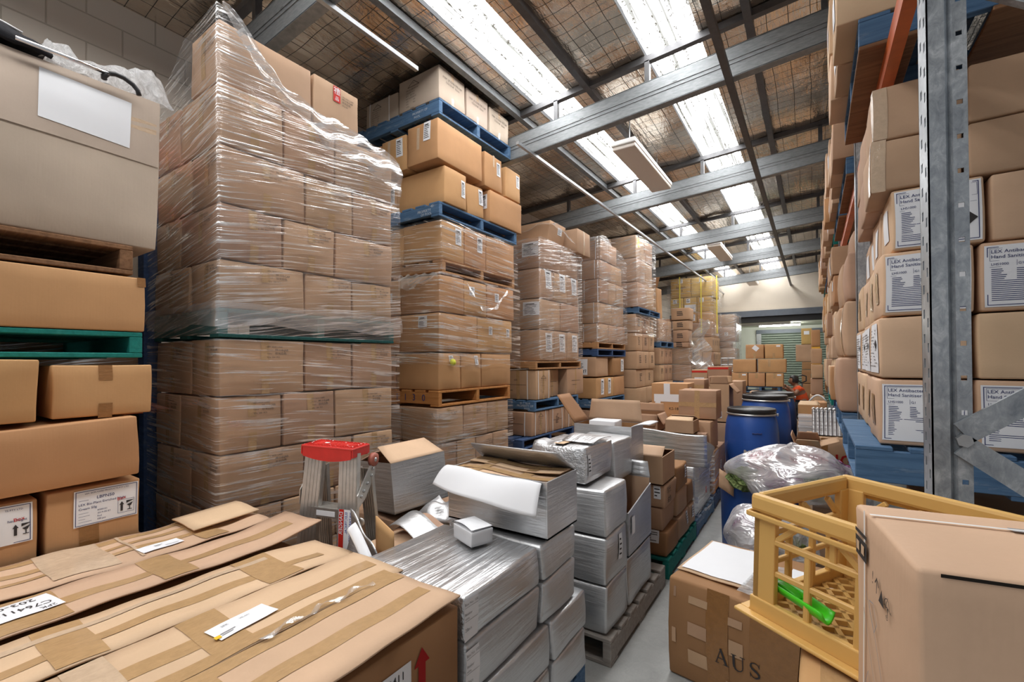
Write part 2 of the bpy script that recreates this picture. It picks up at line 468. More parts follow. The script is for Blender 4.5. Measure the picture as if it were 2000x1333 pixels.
# ------------------------------------------------------------------ stretch film shells
def wrap(label, x0, x1, y0, y1, z0, z1, mat='film', top=None, bottom=None, seams=(), pinch=.012, out=.028, sides=('Y-', 'X+'), rowh=.045, wob=.0018, cap=False, group='stretch film on pallet loads', lift=.0, name='stretch_film'):
    """film wound round a load. top / bottom: functions of the running face coordinate giving the edge height; seams: heights where it pinches in"""
    path = []
    def seg(p, q, n):
        for i in range(n): path.append(Vector(p)+(Vector(q)-Vector(p))*i/n)
    X0, X1, Y0, Y1 = x0-out, x1+out, y0-out, y1+out
    nx, ny = max(6, int((X1-X0)/.06)), max(8, int((Y1-Y0)/.06))
    ring = [((X0, Y1), (X0, Y0), ny, 'X-'), ((X0, Y0), (X1, Y0), nx, 'Y-'), ((X1, Y0), (X1, Y1), ny, 'X+'), ((X1, Y1), (X0, Y1), nx, 'Y+')]
    pts = []
    for a, b, n, f in ring:
        if f not in sides: continue
        for i in range(n+1):
            if pts and i == 0: continue
            q = i/n; pts.append((a[0]+(b[0]-a[0])*q, a[1]+(b[1]-a[1])*q, f))
    nz = max(8, int((z1-z0)/rowh)); cx, cy = (X0+X1)/2, (Y0+Y1)/2
    sd = random.random()*30
    V, F = [], []
    for i, (x, y, f) in enumerate(pts):
        zt = top(x, y) if top else z1; zb = bottom(x, y) if bottom else z0
        for j in range(nz+1):
            z = zb+(zt-zb)*j/nz
            k = 0
            for sm in seams: k = max(k, math.exp(-((z-sm)/.03)**2))
            d = -pinch*k+wob*(math.sin(z*37+x*11+y*9+sd)+.7*math.sin(z*71-x*17+y*23+sd*2))
            # round the corners a little
            xx, yy = x, y
            nx_, ny_ = (1 if f == 'X+' else -1 if f == 'X-' else 0), (1 if f == 'Y+' else -1 if f == 'Y-' else 0)
            V.append((xx+nx_*d, yy+ny_*d, z))
    m = nz+1
    for i in range(len(pts)-1):
        for j in range(nz):
            a = i*m+j; F.append((a, a+m, a+m+1, a+1))
    o = mesh_obj(name, V, F, mat, None, True)
    tag(o, label, 'stretch film', group)
    return o
# ------------------------------------------------------------------ the building
def roof_z(x): return 4.457 + .066*x
WX, EX, FY = -4.2, 3.4, 16.5
# floor
k = N('concrete_floor'); v = k.coord((1, 1, 1))
a = k.noise(v, 1.4, 6, .62); b = k.noise(v, 7, 5, .7, 1.2); sw = k.noise(k.coord((3, 3, 3)), 3.5, 4, .6, 4.0)
col = k.ramp(a, [(.25, (.26, .265, .255)), (.55, (.36, .365, .355)), (.8, (.44, .445, .43))])
col = k.mix(k.math('MULTIPLY', k.ramp(b, [(.45, (0, 0, 0)), (.7, (1, 1, 1))]), .35), col, (.22, .225, .215))
col = k.mix(k.math('MULTIPLY', k.ramp(sw, [(.5, (0, 0, 0)), (.53, (1, 1, 1)), (.56, (0, 0, 0))]), .25), col, (.50, .50, .48))
M['concrete'] = k.done(k.bsdf(col, k.ramp(b, [(.3, (.32,)*3), (.7, (.55,)*3)]), 0, k.bump(b, .12, .004), .5))
G().box(WX, EX, -3.2, 19.6, -.1, 0).build('floor', 'concrete')['kind'] = 'structure'
bpy.data.objects['floor']['label'] = 'grey polished concrete warehouse floor'
# left wall of painted blocks
k = N('painted_block'); tc = k.n('TexCoord').outputs['Object']; sp = k.n('SeparateXYZ', {0: tc})
v = k.n('CombineXYZ', {'X': sp.outputs[1], 'Y': sp.outputs[2], 'Z': 0.0}).outputs[0]
br = k.n('TexBrick', {'Vector': v, 'Scale': 1.0, 'Mortar Size': .006, 'Mortar Smooth': .4, 'Brick Width': .40, 'Row Height': .20, 'Color1': (.70, .64, .56, 1), 'Color2': (.67, .61, .53, 1), 'Mortar': (.50, .45, .38, 1)})
nz = k.noise(tc, 6, 4, .6)
chip = k.ramp(k.noise(k.coord((3, 3, 7)), 5, 4, .7), [(.70, (0, 0, 0)), (.73, (1, 1, 1))])
col = k.mix(k.math('MULTIPLY', chip, br.outputs[1]), br.outputs[0], (.08, .06, .05))
h = k.math('SUBTRACT', k.math('MULTIPLY', nz, .25), br.outputs[1])
M['block'] = k.done(k.bsdf(col, .75, 0, k.bump(h, .5, .008), .25))
w = G().box(WX-.2, WX, -3.2, FY, 0, roof_z(WX)+.1).build('wall_left', 'block'); tag(w, 'cream painted block wall', None, None, 'structure')

# ceiling: reflective foil blanket held by a wire grid, in three strips between the skylights
k = N('foil_blanket'); tc = k.n('TexCoord').outputs['Object']
v = k.coord((7, 1.1, 1)); wr = k.noise(v, 1.3, 4, .6, .6); cr = k.noise(tc, 2.2, 5, .6, 1.0); fine = k.noise(k.coord((16, 3, 1)), 2, 3, .6)
wob = k.n('Mix', {0: .035, 4: tc, 5: k.n('TexNoise', {'Vector': tc, 'Scale': 1.6, 'Detail': 2}).outputs[1]}, data_type='VECTOR').outputs[1]
sp = k.n('SeparateXYZ', {0: wob})
def wire(c, pitch, wd):
    f = k.math('FRACT', k.math('DIVIDE', k.math('ADD', c, 50.0), pitch))
    return k.math('LESS_THAN', k.math('ABSOLUTE', k.math('SUBTRACT', f, .5)), wd/pitch)
wires = k.math('MAXIMUM', wire(sp.outputs[0], .15, .0028), wire(sp.outputs[1], .12, .0026))
col = k.ramp(cr, [(.25, (.58, .47, .37)), (.5, (.76, .66, .55)), (.78, (.90, .85, .78))])
colw = k.mix(wires, col, (.05, .045, .04))
hh = k.math('ADD', k.math('ADD', k.math('MULTIPLY', wr, 1.0), k.math('MULTIPLY', cr, 1.1)), k.math('MULTIPLY', fine, .35))
M['blanket'] = k.done(k.bsdf(colw, k.ramp(cr, [(.3, (.10,)*3), (.7, (.26,)*3)]), k.math('MULTIPLY', k.math('SUBTRACT', 1.0, wires), .90), k.bump(hh, .5, .035), .5))
SKY = [(-2.47, -2.07), (-1.27, -.80)]
g = G(); sd = 3.1
for x0, x1 in ((WX-.05, SKY[0][0]), (SKY[0][1], SKY[1][0]), (SKY[1][1], EX)):
    nxx = int((x1-x0)/.09)+2
    def fn(u, v, x0=x0, x1=x1):
        x = x0+(x1-x0)*u; y = -3.2+(FY+3.2)*v
        e = math.sin(math.pi*u)
        return (x, y, roof_z(x)-e*(.012+.012*math.sin(x*9+y*1.3)+.008*math.sin(y*4.3+x*3)))
    g.grid(fn, nxx, 150)
o = g.build('ceiling', 'blanket', None, True); tag(o, 'wrinkled foil insulation under wire mesh below the roof', None, None, 'structure')
o.data.flip_normals()
# skylights: translucent corrugated sheets with leaf litter, bright with daylight
k = N('skylight_sheet'); tc = k.n('TexCoord').outputs['Object']
sp1 = k.noise(k.coord((26, 14, 1)), 2.0, 4, .7); grp = k.noise(k.coord((2.2, .9, 1)), 2.0, 3, .6)
rib = k.n('TexWave', {'Vector': k.coord((1, 0, 0)), 'Scale': 2.3, 'Distortion': 0.2}, wave_type='BANDS', bands_direction='X').outputs[1]
ribl = k.ramp(rib, [(.02, (1, 1, 1)), (.10, (0, 0, 0))])
dirt = k.math('GREATER_THAN', k.math('ADD', sp1, k.math('ADD', k.math('MULTIPLY', ribl, .10), k.math('MULTIPLY', grp, .16))), .675)
col = k.mix(k.math('MULTIPLY', dirt, .985), k.mix(k.math('MULTIPLY', k.ramp(k.noise(k.coord((30, .8, 1)), 1, 3, .6), [(.52, (0, 0, 0)), (.60, (1, 1, 1))]), 1.0), (1.0, .995, .985), (.040, .040, .038)), (.010, .009, .007))
em = k.n('Emission', {'Color': col, 'Strength': 18.0}).outputs[0]
M['skylight'] = k.done(em)
for i, (x0, x1) in enumerate(SKY):
    g = G(); g.grid(lambda u, v: (x0+(x1-x0)*u, -3.2+(FY+3.2)*v, roof_z(x0+(x1-x0)*u)+.03+.012*math.cos(u*math.pi*8)), 32, 4)
    o = g.build('window_%d' % (i+1), 'skylight', None, True)
    tag(o, ['long translucent skylight strip nearer the block wall', 'long translucent skylight strip nearer the racking'][i], None, None, 'structure')
# roof steel
def steel(name, g, mat, label):
    o = g.build(name, mat); tag(o, label, None, None, 'structure'); return o
BY = [1.66, 4.15, 6.65, 9.5, 11.95, 14.9]
k = N('galvanised_beam'); tcn = k.noise(k.coord((6, 6, 30)), 3, 4, .6)
M['galv'] = k.done(k.bsdf(k.ramp(tcn, [(.3, (.17, .185, .195)), (.7, (.26, .275, .285))]), .5, .35, k.bump(tcn, .1, .004), .5))
k = N('spangled_zinc'); bl = k.noise(k.coord((1, 1, .6)), 34, 5, .72, .6); b2 = k.noise(k.coord(), 5, 4, .6)
fz = k.math('ADD', k.math('MULTIPLY', b2, .45), k.math('MULTIPLY', bl, .55))
M['zinc'] = k.done(k.bsdf(k.ramp(fz, [(.36, (.20, .225, .255)), (.52, (.34, .37, .40)), (.68, (.60, .63, .66))]), k.ramp(bl, [(.3, (.3,)*3), (.7, (.5,)*3)]), .6, k.bump(bl, .12, .004), .5))
for i, y in enumerate(BY):
    g = G()
    def sl(xa, xb, ya, yb, ta, tb):     # a sloping bar from depth ta to tb under the roof line
        v = [(xa, ya, roof_z(xa)-tb), (xb, ya, roof_z(xb)-tb), (xb, yb, roof_z(xb)-tb), (xa, yb, roof_z(xa)-tb), (xa, ya, roof_z(xa)-ta), (xb, ya, roof_z(xb)-ta), (xb, yb, roof_z(xb)-ta), (xa, yb, roof_z(xa)-ta)]
        g.add(v, [(3, 2, 1, 0), (4, 5, 6, 7), (0, 1, 5, 4), (1, 2, 6, 5), (2, 3, 7, 6), (3, 0, 4, 7)])
    sl(WX, EX, y, y+.008, .27, .52); sl(WX, EX, y, y+.085, .515, .523); sl(WX, EX, y, y+.085, .267, .275)
    sl(WX, EX, y+.078, y+.085, .50, .52); sl(WX, EX, y-.006, y, .375, .38); sl(WX, EX, y-.006, y, .41, .415)
    for x in (-3.6, -2.9, -1.9, -1.0, -.2, .8): sl(x-.02, x+.02, y-.003, y, .36, .367)
    steel('roof_beam', g, 'galv', 'galvanised steel roof beam across the warehouse')
    g = G(); sl(WX, EX, y+.02, y+.08, .01, .07)
    for x in (-3.3, -2.2, -1.25, .1, 1.3): sl(x-.022, x+.022, y+.02, y+.07, .06, .27)
    steel('roof_batten', g, 'darkmetal', 'dark batten with short posts above a roof beam')
for x in (-2.66, -1.85, -.42):
    g = G(); z = roof_z(x); g.box(x-.03, x+.03, -3.2, FY, z-.075, z-.01)
    steel('roof_purlin', g, 'darkmetal' if x > -2 else 'galv', 'steel purlin running the length of the roof')
g = G(); z = roof_z(-.55)-.53; g.box(-.58, -.53, -3.2, FY, z-.05, z)
steel('roof_bridging', g, 'darkmetal', 'steel angle running under the roof beams beside the racking')
for ya, yb in ((-3.2, 2.45), (3.84, FY)):
    g = G(); g.box(-2.475, -2.445, ya, yb, 3.735, 3.765)
    steel('roof_conduit', g, 'metal', 'thin pale conduit running under the roof beams')
# bulkhead, steel lintel and the lit bay with the roller door
M['plaster'] = simple('cream_plaster', (.70, .63, .53), .8, spec=.2, nscale=2, namp=.04)
M['bay'] = simple('bay_fluoro_tint', (.78, .80, .66), .8, spec=.2)  # yellowish cast of the fluorescent light is put into this colour
M['baywhite'] = simple('bay_wall_paint', (.74, .77, .70), .8, spec=.2)
M['lintel'] = simple('slate_steel', (.13, .15, .18), .45, .3, nscale=6, namp=.1)
M['lintelu'] = simple('black_steel', (.012, .012, .014), .6)
tag(G().box(WX-.2, EX, FY, FY+.2, 3.14, 4.75).build('wall_far', 'plaster'), 'cream bulkhead wall over the far opening', None, None, 'structure')
tag(G().box(WX, EX, FY-.03, FY+.02, 3.12, 3.19).build('trim_1', 'plaster'), 'cream ledge under the bulkhead', None, None, 'structure')
tag(G().box(WX, EX, FY-.06, FY+.2, 2.93, 3.12).build('trim_2', 'lintel'), 'slate grey steel lintel over the far opening', None, None, 'structure')
tag(G().box(WX, EX, FY+.02, FY+.2, 2.75, 2.93).build('trim_3', 'lintelu'), 'black underside of the steel lintel', None, None, 'structure')
tag(G().box(WX, EX, FY+.2, 19.7, 2.78, 2.86).build('ceiling_bay', 'bay'), 'loading bay ceiling coloured with the yellowish fluorescent light', None, None, 'structure')
g = G(); g.box(WX, -1.78, 19.5, 19.6, 0, 2.78); g.box(1.9, EX, 19.5, 19.6, 0, 2.78); g.box(-1.78, 1.9, 19.5, 19.6, 2.56, 2.78)
tag(g.build('wall_back', 'baywhite'), 'pale wall beside the roller door', None, None, 'structure')
tag(G().box(WX-.2, WX, FY, 19.7, 0, 2.86).build('wall_bay', 'baywhite'), 'pale side wall of the loading bay', None, None, 'structure')
tag(G().box(-1.78, -1.62, 19.42, 19.5, 0, 2.6).build('trim_4', 'metal'), 'grey jamb of the roller door', None, None, 'structure')
tag(G().box(-1.78, 1.9, 19.38, 19.5, 2.52, 2.66).build('trim_5', 'lintel'), 'grey head of the roller door', None, None, 'structure')
M['slat'] = simple('sage_slat', (.27, .325, .275), .5, .1)
prof = []
zz = 0.0
while zz < 2.56:
    prof += [(19.44, zz), (19.405, zz+.018), (19.405, zz+.060), (19.44, zz+.076), (19.46, zz+.082)]; zz += .086
g = G(); n = len(prof)
for x in (-1.62, 1.88): g.v += [Vector((x, y, z)) for y, z in prof]
g.f = [(i, i+n, i+n+1, i+1) for i in range(n-1)]
tag(g.build('door_1', 'slat'), 'sage green slatted roller door', None, None, 'structure')
# fluorescent tube in the bay and batten fittings
def lampmat(name, s, c=(1, 1, .92)):
    k = N(name); return k.done(k.n('Emission', {'Color': (*c, 1), 'Strength': s}).outputs[0])
M['tube'] = lampmat('lit_tube', 95)
t = empty('ceiling_lamp', (-.95, 17.9, 2.705)); tag(t, 'lit fluorescent tube on the loading bay ceiling', 'lamp')
G().box(-.62, .62, -.05, .05, .03, .075).build('lamp_base', 'whitep', t)
G().tube([(-.6, 0, 0), (.6, 0, 0)], .022, 10).build('tube', 'tube', t, True)
t = empty('ceiling_lamp', (-1.35, 17.2, 2.70)); tag(t, 'unlit fluorescent fitting nearer the steel lintel', 'lamp')
G().box(-.75, .75, -.05, .05, .02, .075).build('lamp_base', 'whitep', t)
G().tube([(-.72, 0, 0), (.72, 0, 0)], .02, 10).build('tube', 'whitep', t, True)
M['diffuser'] = simple('frosted_diffuser', (.72, .66, .60), .45, spec=.4)
for x, y0, y1, lb in ((-1.73, 4.86, 6.42, 'white batten light hanging between the second and third roof beams'), (-1.70, 10.15, 11.85, 'white batten light hanging just before the fifth roof beam'),
                      (-1.55, 14.95, 16.3, 'white batten light hanging close to the bulkhead')):
    t = empty('ceiling_light', (x, (y0+y1)/2, 3.90)); tag(t, lb, 'light', 'batten lights under the roof')
    L = (y1-y0)/2
    bevel(G().box(-.14, .14, -L, L, .045, .10).build('light_body', 'whitep', t), .01)
    bevel(G().box(-.132, .132, -L+.02, L-.02, 0, .05).build('diffuser', 'diffuser', t), .015, 3)
    g = G()
    for y in (-L*.7, L*.7): G().tube([(0, y, .1), (0, y, roof_z(x)-3.90-.02)], .006, 6).build('hanger_rod', 'metal', t)
# world: sky fill light, let in by leaving out the rear and right walls
W_ = bpy.data.worlds.new('world'); SC.world = W_; W_.use_nodes = True
nt = W_.node_tree; bg = nt.nodes['Background']; bg.inputs[0].default_value = (.95, .97, 1.0, 1); bg.inputs[1].default_value = .38
# ------------------------------------------------------------------ left row: shelf stack nearest the camera
A = -2.47
G1 = 'cartons stacked at the end of the row'
# bottom pair with paper labels
lab1 = frame2d(-.098, -.066, .098, .066, .0022) + [('LEX SKIN CARE PRODUCTS PTY LTD', 0, .056, .0085, 'c'), ('LBPN50', -.005, .034, .017, 'c', .006), ('#.03,.0012', -.088, .03, 0), ('LEX Bio-Plant Enriched Night', -.088, .014, .0125, 'l', .006), ('Cream 50g', -.088, -.003, .0125, 'l', .006), ('B000151', -.03, -.018, .009), ('2019-05-23', -.03, -.03, .009), ('Red', -.03, -.042, .009), ('100 pcs', -.03, -.054, .009, 'l', .006),
        ('#.03,.001', -.088, -.02, 0), ('#.034,.001', -.088, -.032, 0), ('#.02,.001', -.088, -.043, 0), ('#.04,.001', -.088, -.054, 0)] + frame2d(.035, -.05, .090, .004, .0012)
ARROW = ([(0, .02), (-.008, .006), (-.004, .006), (-.004, -.02), (.004, -.02), (.004, .006), (.008, .006)], [(0, 1, 2, 3, 4, 5, 6)])
def glyph(c, face, cx, cy, shape, s=1, mat='ink', off=.0042, parent=None, name='printed_mark', rot=0):
    V, F = shape; q, w = math.cos(rot), math.sin(rot)
    P = [(cx+(x*q-y*w)*s, cy+(x*w+y*q)*s) for x, y in V]
    return mesh_obj(name, c.on(face, P, off), F, mat, parent or c.o)
GLASS = ([(-.012, .02), (-.012, .009), (.011, .018), (.012, .02), (-.010, .002), (-.004, -.004), (.004, -.004), (.011, .011), (-.0015, -.004), (.0015, -.004), (.0015, -.017), (-.0015, -.017), (-.008, -.017), (.008, -.017), (.008, -.02), (-.008, -.02)],
         [(0, 1, 2, 3), (4, 5, 6, 7), (11, 10, 9, 8), (15, 14, 13, 12)])
G().box(A-.9, A+.02, -.25, .80, .74, .78).build('shelf_board', 'oldwood')
tag(bpy.data.objects['shelf_board'], 'worn timber board under the lowest labelled cartons', 'board')
G().box(A-.9, A-.1, -.22, .72, 0, .74).build('support_crate', 'brown'); tag(bpy.data.objects['support_crate'], 'dark brown box carrying the board at the row end', 'box')
c1 = Carton(A-.5, A+.03, .462, .765, .785, 1.06, 'orange', 'orange carton with the fully visible framed label, bottom of the end stack', G1)
c1.tape('X+', -.02, -.02, .06, mat='browntape')
p = c1.sticker('X+', .035, .052, .205, .142, lab1, ink='navyink', off=.004)
glyph(c1, 'X+', .035+.048, .052-.023, ARROW, 1, 'ink', .0058, p); glyph(c1, 'X+', .035+.075, .052-.023, GLASS, 1, 'ink', .0058, p)
c1.text('X+', .035+.047, .052+.011, [('Box', 0, 0, .018, 'c', .004)], 'redink', .006, .15, p)
c0 = Carton(A-.5, A+.03, .12, .452, .785, 1.05, 'orange', 'orange carton with a half cut off label beside the labelled one', G1)
p = c0.sticker('X+', .07, .05, .15, .142, frame2d(-.07, -.066, .07, .066, .0022)+[('TS PTY LTD', .05, .052, .009, 'r'), ('hed Night', .06, .012, .0125, 'r', .006)], ink='navyink', off=.004)
glyph(c0, 'X+', .10, .028, ARROW, 1, 'ink', .0058, p); glyph(c0, 'X+', .127, .028, GLASS, 1, 'ink', .0058, p)
c0.text('X+', .11, .066, [('Box', 0, 0, .018, 'c', .004)], 'redink', .006, .15, p)
# the long sagging carton above them
c = Carton(A-.5, A+.06, .05, .752, 1.062, 1.315, 'orange', 'long orange carton sagging at an angle over the two labelled cartons', G1, bulge=.008, warp=.004, lean=(.02, 0))
c.o.rotation_euler = (R(1.5), 0, 0); c.o.location.z += .008
# two cartons under the teal pallet
c = Carton(A-.5, A+.02, .478, .812, 1.335, 1.552, 'orange', 'orange carton with brown tape ends under the teal pallet', G1)
c.patch('X+', 0, .075, .045, .062, 'browntape', 'packing_tape'); c.patch('X+', 0, -.082, .045, .06, 'browntape', 'packing_tape')
c = Carton(A-.5, A+.06, .02, .445, 1.335, 1.575, 'orange', 'orange carton with a bent corner beside the tape ended one', G1, bulge=.008, lean=(.03, 0))
pallet(A-1.0, A, -.35, .775, 1.578, 'teal', 'teal pallet under the flat orange carton of the end stack', 'X', .11)
c = Carton(A-.6, A+.01, -.1, .79, 1.69, 1.935, 'orange', 'wide flat orange carton between the teal and bare timber pallets', G1, bulge=.006)
c.patch('X+', .425, .10, .03, .04, 'browntape', 'packing_tape')
pallet(A-1.0, A, -.35, .742, 1.938, 'oldwood', 'bare brown timber pallet under the big cream carton', 'X', .125)
# the big cream carton
c = Carton(A-.9, A-.01, -.55, .835, 2.065, 2.735, 'cream', 'big bulging cream carton with a blank white sheet, top of the end stack', G1, bulge=.02, bx=.05, warp=.005, lean=(.015, .02), sag=.03, n=[-1, None, -.7, -.4, -.1, .2, .5, .75, None, 1])
c.patch('X+', .432, .195, .285, .20, 'paper', 'blank_sheet', .006, R(-2), 6)
c.patch('X+', .62, .21, .10, .05, 'cleartape', 'packing_tape', .004)
c.patch('X+', 0, .19, 1.36, .29, 'cream', 'flap_edge', .004, 0, 8)
# things lying on it
def blob_sheet(name, label, cat, c, sx, sy, sz, mat, sd=0, n=28, peaks=(), amp=.25):
    g = G(); n2 = n//2
    for i in range(n2+1):
        th = math.pi*i/n2
        for j in range(n):
            ph = 2*math.pi*j/n
            d = Vector((math.sin(th)*math.cos(ph), math.sin(th)*math.sin(ph), math.cos(th)))
            r = 1+amp*(math.sin(3*ph+sd+2*th)*.35+math.sin(7*ph-3*th+sd*2)*.2+math.sin(5*th+4*ph+sd*3)*.3)
            for pd, pa in peaks: r += pa*math.exp(-((Vector(pd).normalized()-d).length/.35)**2)
            g.v.append(Vector((d.x*sx*r, d.y*sy*r, max(d.z*sz*r, -sz*.55)+sz*.55)))
    for i in range(n2):
        for j in range(n):
            a, b = i*n+j, i*n+(j+1) % n; g.f.append((a, a+n, b+n, b))
    o = g.build(name, mat, None, True, c); tag(o, label, cat); return o
k = N('cloudy_plastic'); tc = k.n('TexCoord').outputs['Object']; nz = k.noise(k.coord((5, 14, 9)), 2.5, 5, .65, 1)
nr = k.bump(nz, .9, .03)
a_ = k.n('BsdfPrincipled', {'Base Color': (.86, .87, .88, 1), 'Roughness': .22, 'Normal': nr, 'Specular IOR Level': .7}).outputs[0]
tl = k.n('BsdfTranslucent', {'Color': (.9, .9, .92, 1), 'Normal': nr}).outputs[0]
m_ = k.n('MixShader', {0: .4, 1: a_, 2: tl}).outputs[0]
tr = k.n('BsdfTransparent', {'Color': (1, 1, 1, 1)}).outputs[0]
M['cloudy'] = k.done(k.n('MixShader', {0: k.ramp(nz, [(.35, (.45,)*3), (.7, (.95,)*3)]), 1: tr, 2: m_}).outputs[0])
RIDGE = [(.475, 2.80), (.50, 2.905), (.557, 2.90), (.588, 2.865), (.672, 2.885), (.762, 2.92), (.85, 2.972), (.88, 2.93), (.905, 2.80)]
def interp(T, x):
    for (a, p), (b, q) in zip(T, T[1:]):
        if x <= b: return p+(q-p)*max(0, (x-a))/(b-a)
    return T[-1][1]
def bagf(u, v):
    y = .475+.43*u; r = interp(RIDGE, y)-2.745
    s_ = max(0, math.sin(math.pi*v))**.55
    return (A-.03-.30*v+.012*math.sin(u*31+v*9), y+.008*math.sin(v*17+u*9), 2.745+r*s_*(1-.10*abs(math.sin(u*23+v*6)))+.006*math.sin(u*47+v*21)*s_)
g = G(); g.grid(bagf, 60, 24)
tag(g.build('plastic_bag', 'cloudy', None, True), 'crumpled white plastic bag on top of the big cream carton', 'bag')
k = N('black_fabric'); M['blackfab'] = k.done(k.bsdf((.010, .010, .014), .75, 0, k.bump(k.noise(k.coord((60, 60, 60)), 2, 3, .6), .4, .004), .3))
t = empty('black_bag', (A-.06, .20, 2.735), (0, 0, 0)); tag(t, 'black fabric bag with pale piping lying on the cream carton', 'bag')
g = G(); g.grid(lambda u, v: (-.17+.24*u+.012*math.sin(v*9), -.35+.635*v, .012+.115*max(0, math.sin(math.pi*u))**.5*(1-.62*max(0, v-.70)/.30)+.004*math.sin(v*40+u*9)), 14, 26)
o = g.build('bag_body', 'blackfab', t, True); thicken(o, .015)
G().tube([(.045, -.34+.05*i, .094-.0022*max(0, i-8)**2) for i in range(12)], .004, 6).build('piping', 'strap', t, True)
t = empty('umbrella_stick', (A+.055, .55, 2.752)); tag(t, 'chrome rod with a curved black handle lying along the carton edge', 'umbrella')
G().tube([(0, -.17, -.006), (0, .10, .0)], .0085, 10).build('shaft', 'chrome', t, True)
G().tube([(0, .095, .0), (.0, .115, .008), (0, .145, .007), (0, .175, -.006), (0, .192, -.024), (0, .196, -.042)], .0095, 10).build('handle', 'blackp', t, True)
G().tube([(0, .09, -.002), (-.01, .082, -.014), (-.02, .085, -.02)], .011, 8).build('catch', 'blackp', t, True)

# rack and a dark wrapped load seen in the gap behind the end stack
t = empty('pallet_rack', (-3.72, 1.1, 0)); tag(t, 'orange pallet rack half hidden behind the end stack', 'rack')
for z in (1.25, 2.45, 2.80): G().box(.27, .32, -1.3, .06, z, z+.11).build('rack_beam', 'orange_paint' if 'orange_paint' in M else simple('x', (.6, .12, .03)), t)
for y in (-1.2, -.03): G().box(.24, .33, y, y+.09, 0, 2.92).build('upright', 'navy', t)
c = Carton(-3.70, -3.48, -.2, 1.12, 2.0, 2.38, 'cream', 'plain grey brown carton in the gap before the block wall', 'cartons in the gap')
c = Carton(-3.70, -3.48, -.2, 1.12, 1.3, 1.95, 'brown', 'film covered dark carton in the gap before the block wall', 'cartons in the gap')
wrap('stretch film on the dark carton in the gap', -3.70, -3.48, -.2, 1.12, 1.28, 1.96, 'film', sides=('Y-', 'X+'), out=.015)
G().box(-3.72, -3.47, -.25, 1.14, 0, 1.28).build('gap_shade_block', 'dark'); tag(bpy.data.objects['gap_shade_block'], 'tall black block added as the shade at the bottom of the gap', 'crate')  # added block, coloured black to paint the shade down the gap

# ------------------------------------------------------------------ the tall wrapped load (six hundred jars a pallet)
XF, Y0 = -2.53, 1.11
SK = [('LEX SKIN CARE', 0, .030, .013), ('Product', 0, .012, .010), ('PP-110-JAR', .046, .012, .0165, 'l', .006), ('Colour', 0, -.008, .010), ('珍光白色', .046, -.008, .0165), ("Q'ty  200  PCS", 0, -.028, .012)]
SKC = [(s.replace('JAR', 'CAP'), *r) for s, *r in SK]
LONG, SHORT, DP = .475, .34, .335
def jarprint(c, i, cap=False):
    f = c.face
    hw = c.hy if f == 'X+' else c.hx
    if hw < .2 or i % 2 == 0:
        c.tape(f, 0, c.hz*.62, .045, c.hz*.75); c.tape(f, 0, -c.hz*.66, .045, c.hz*.66)
    c.text(f, hw*.05, c.hz*.55, SKC if cap else SK)
    if i == 0:
        c.text('Y-', .02, c.hz*.55, SKC if cap else SK); c.tape('Y-', .02, c.hz*.3, .045, c.hz*1.2)
z = .16
lowA = [(LONG, SHORT), (SHORT, LONG), (SHORT, LONG)]; lowB = [(SHORT, LONG), (SHORT, LONG), (LONG, SHORT)]
nearA, nearB = [(LONG, SHORT)], [(SHORT, SHORT)]
pallet(-3.35, XF, Y0, Y0+1.165, 0, 'greenwood', 'green pallet on the floor under the tall jar cartons', 'X', .155)
for n in range(5):
    A_ = n % 2 == 0
    layer(XF, Y0, z+n*.3045, .3035, lowA if A_ else lowB, nearA if A_ else nearB, 'kraft', f'{ORD[n]} layer below the dark green pallet', 'jar cartons below the green pallet',
          (lambda c, i: jarprint(c, i)) if n > 0 else None, bulge=.004, bx=.006, warp=.003, adj='brown jar')
pallet(-3.35, XF, Y0, Y0+1.165, 1.685, 'greenwood', 'dark green pallet in the middle of the tall jar stack', 'X', .15)
zs = [1.838, 2.095, 2.385, 2.685, 3.01]
hs = [.256, .289, .299, .324]
for n in range(4):
    A_ = n % 2 == 0
    layer(XF+.005*n, Y0, zs[n], hs[n], lowA if A_ else lowB, nearA if A_ else nearB, 'kraft', f'{ORD[n]} layer above the dark green pallet', 'film wrapped cap cartons',
          lambda c, i: jarprint(c, i, True), bulge=.006, bx=.016, by=.006, warp=.004, adj='wrapped brown')
# top layer: three cartons, the two further ones bare
c = Carton(XF-.335, XF, Y0, Y0+.53, 3.012, 3.335, 'tan', 'tan carton under the film peak, nearest on the top layer of the tall stack', 'top cartons of the tall stack', bulge=.006)
c.text('Y-', .0, .06, SKC); c.tape('Y-', 0, .02, .045, .25)
c = Carton(XF-.36, XF, Y0+.535, Y0+.875, 3.012, 3.335, 'tan', 'bare tan carton with the red square mark, top of the tall stack', 'top cartons of the tall stack')
c.patch('X+', -.005, .10, .052, .10, 'redink', 'red_mark', .003)
c.text('X+', -.005, .10, [('禮', 0, .018, .05, 'c'), ('品', 0, -.03, .03, 'c')], 'paper', .0042)
c.text('X+', .035, .075, [('LEX SKIN CARE', 0, .03, .013), ('PP-110-CAP', 0, .012, .0165, 'l', .006), ('珍光白色', 0, -.008, .0165), ("Q'ty 200", 0, -.028, .012)])
c.patch('X+', 0, -.10, .045, .06, 'cleartape', 'packing_tape')
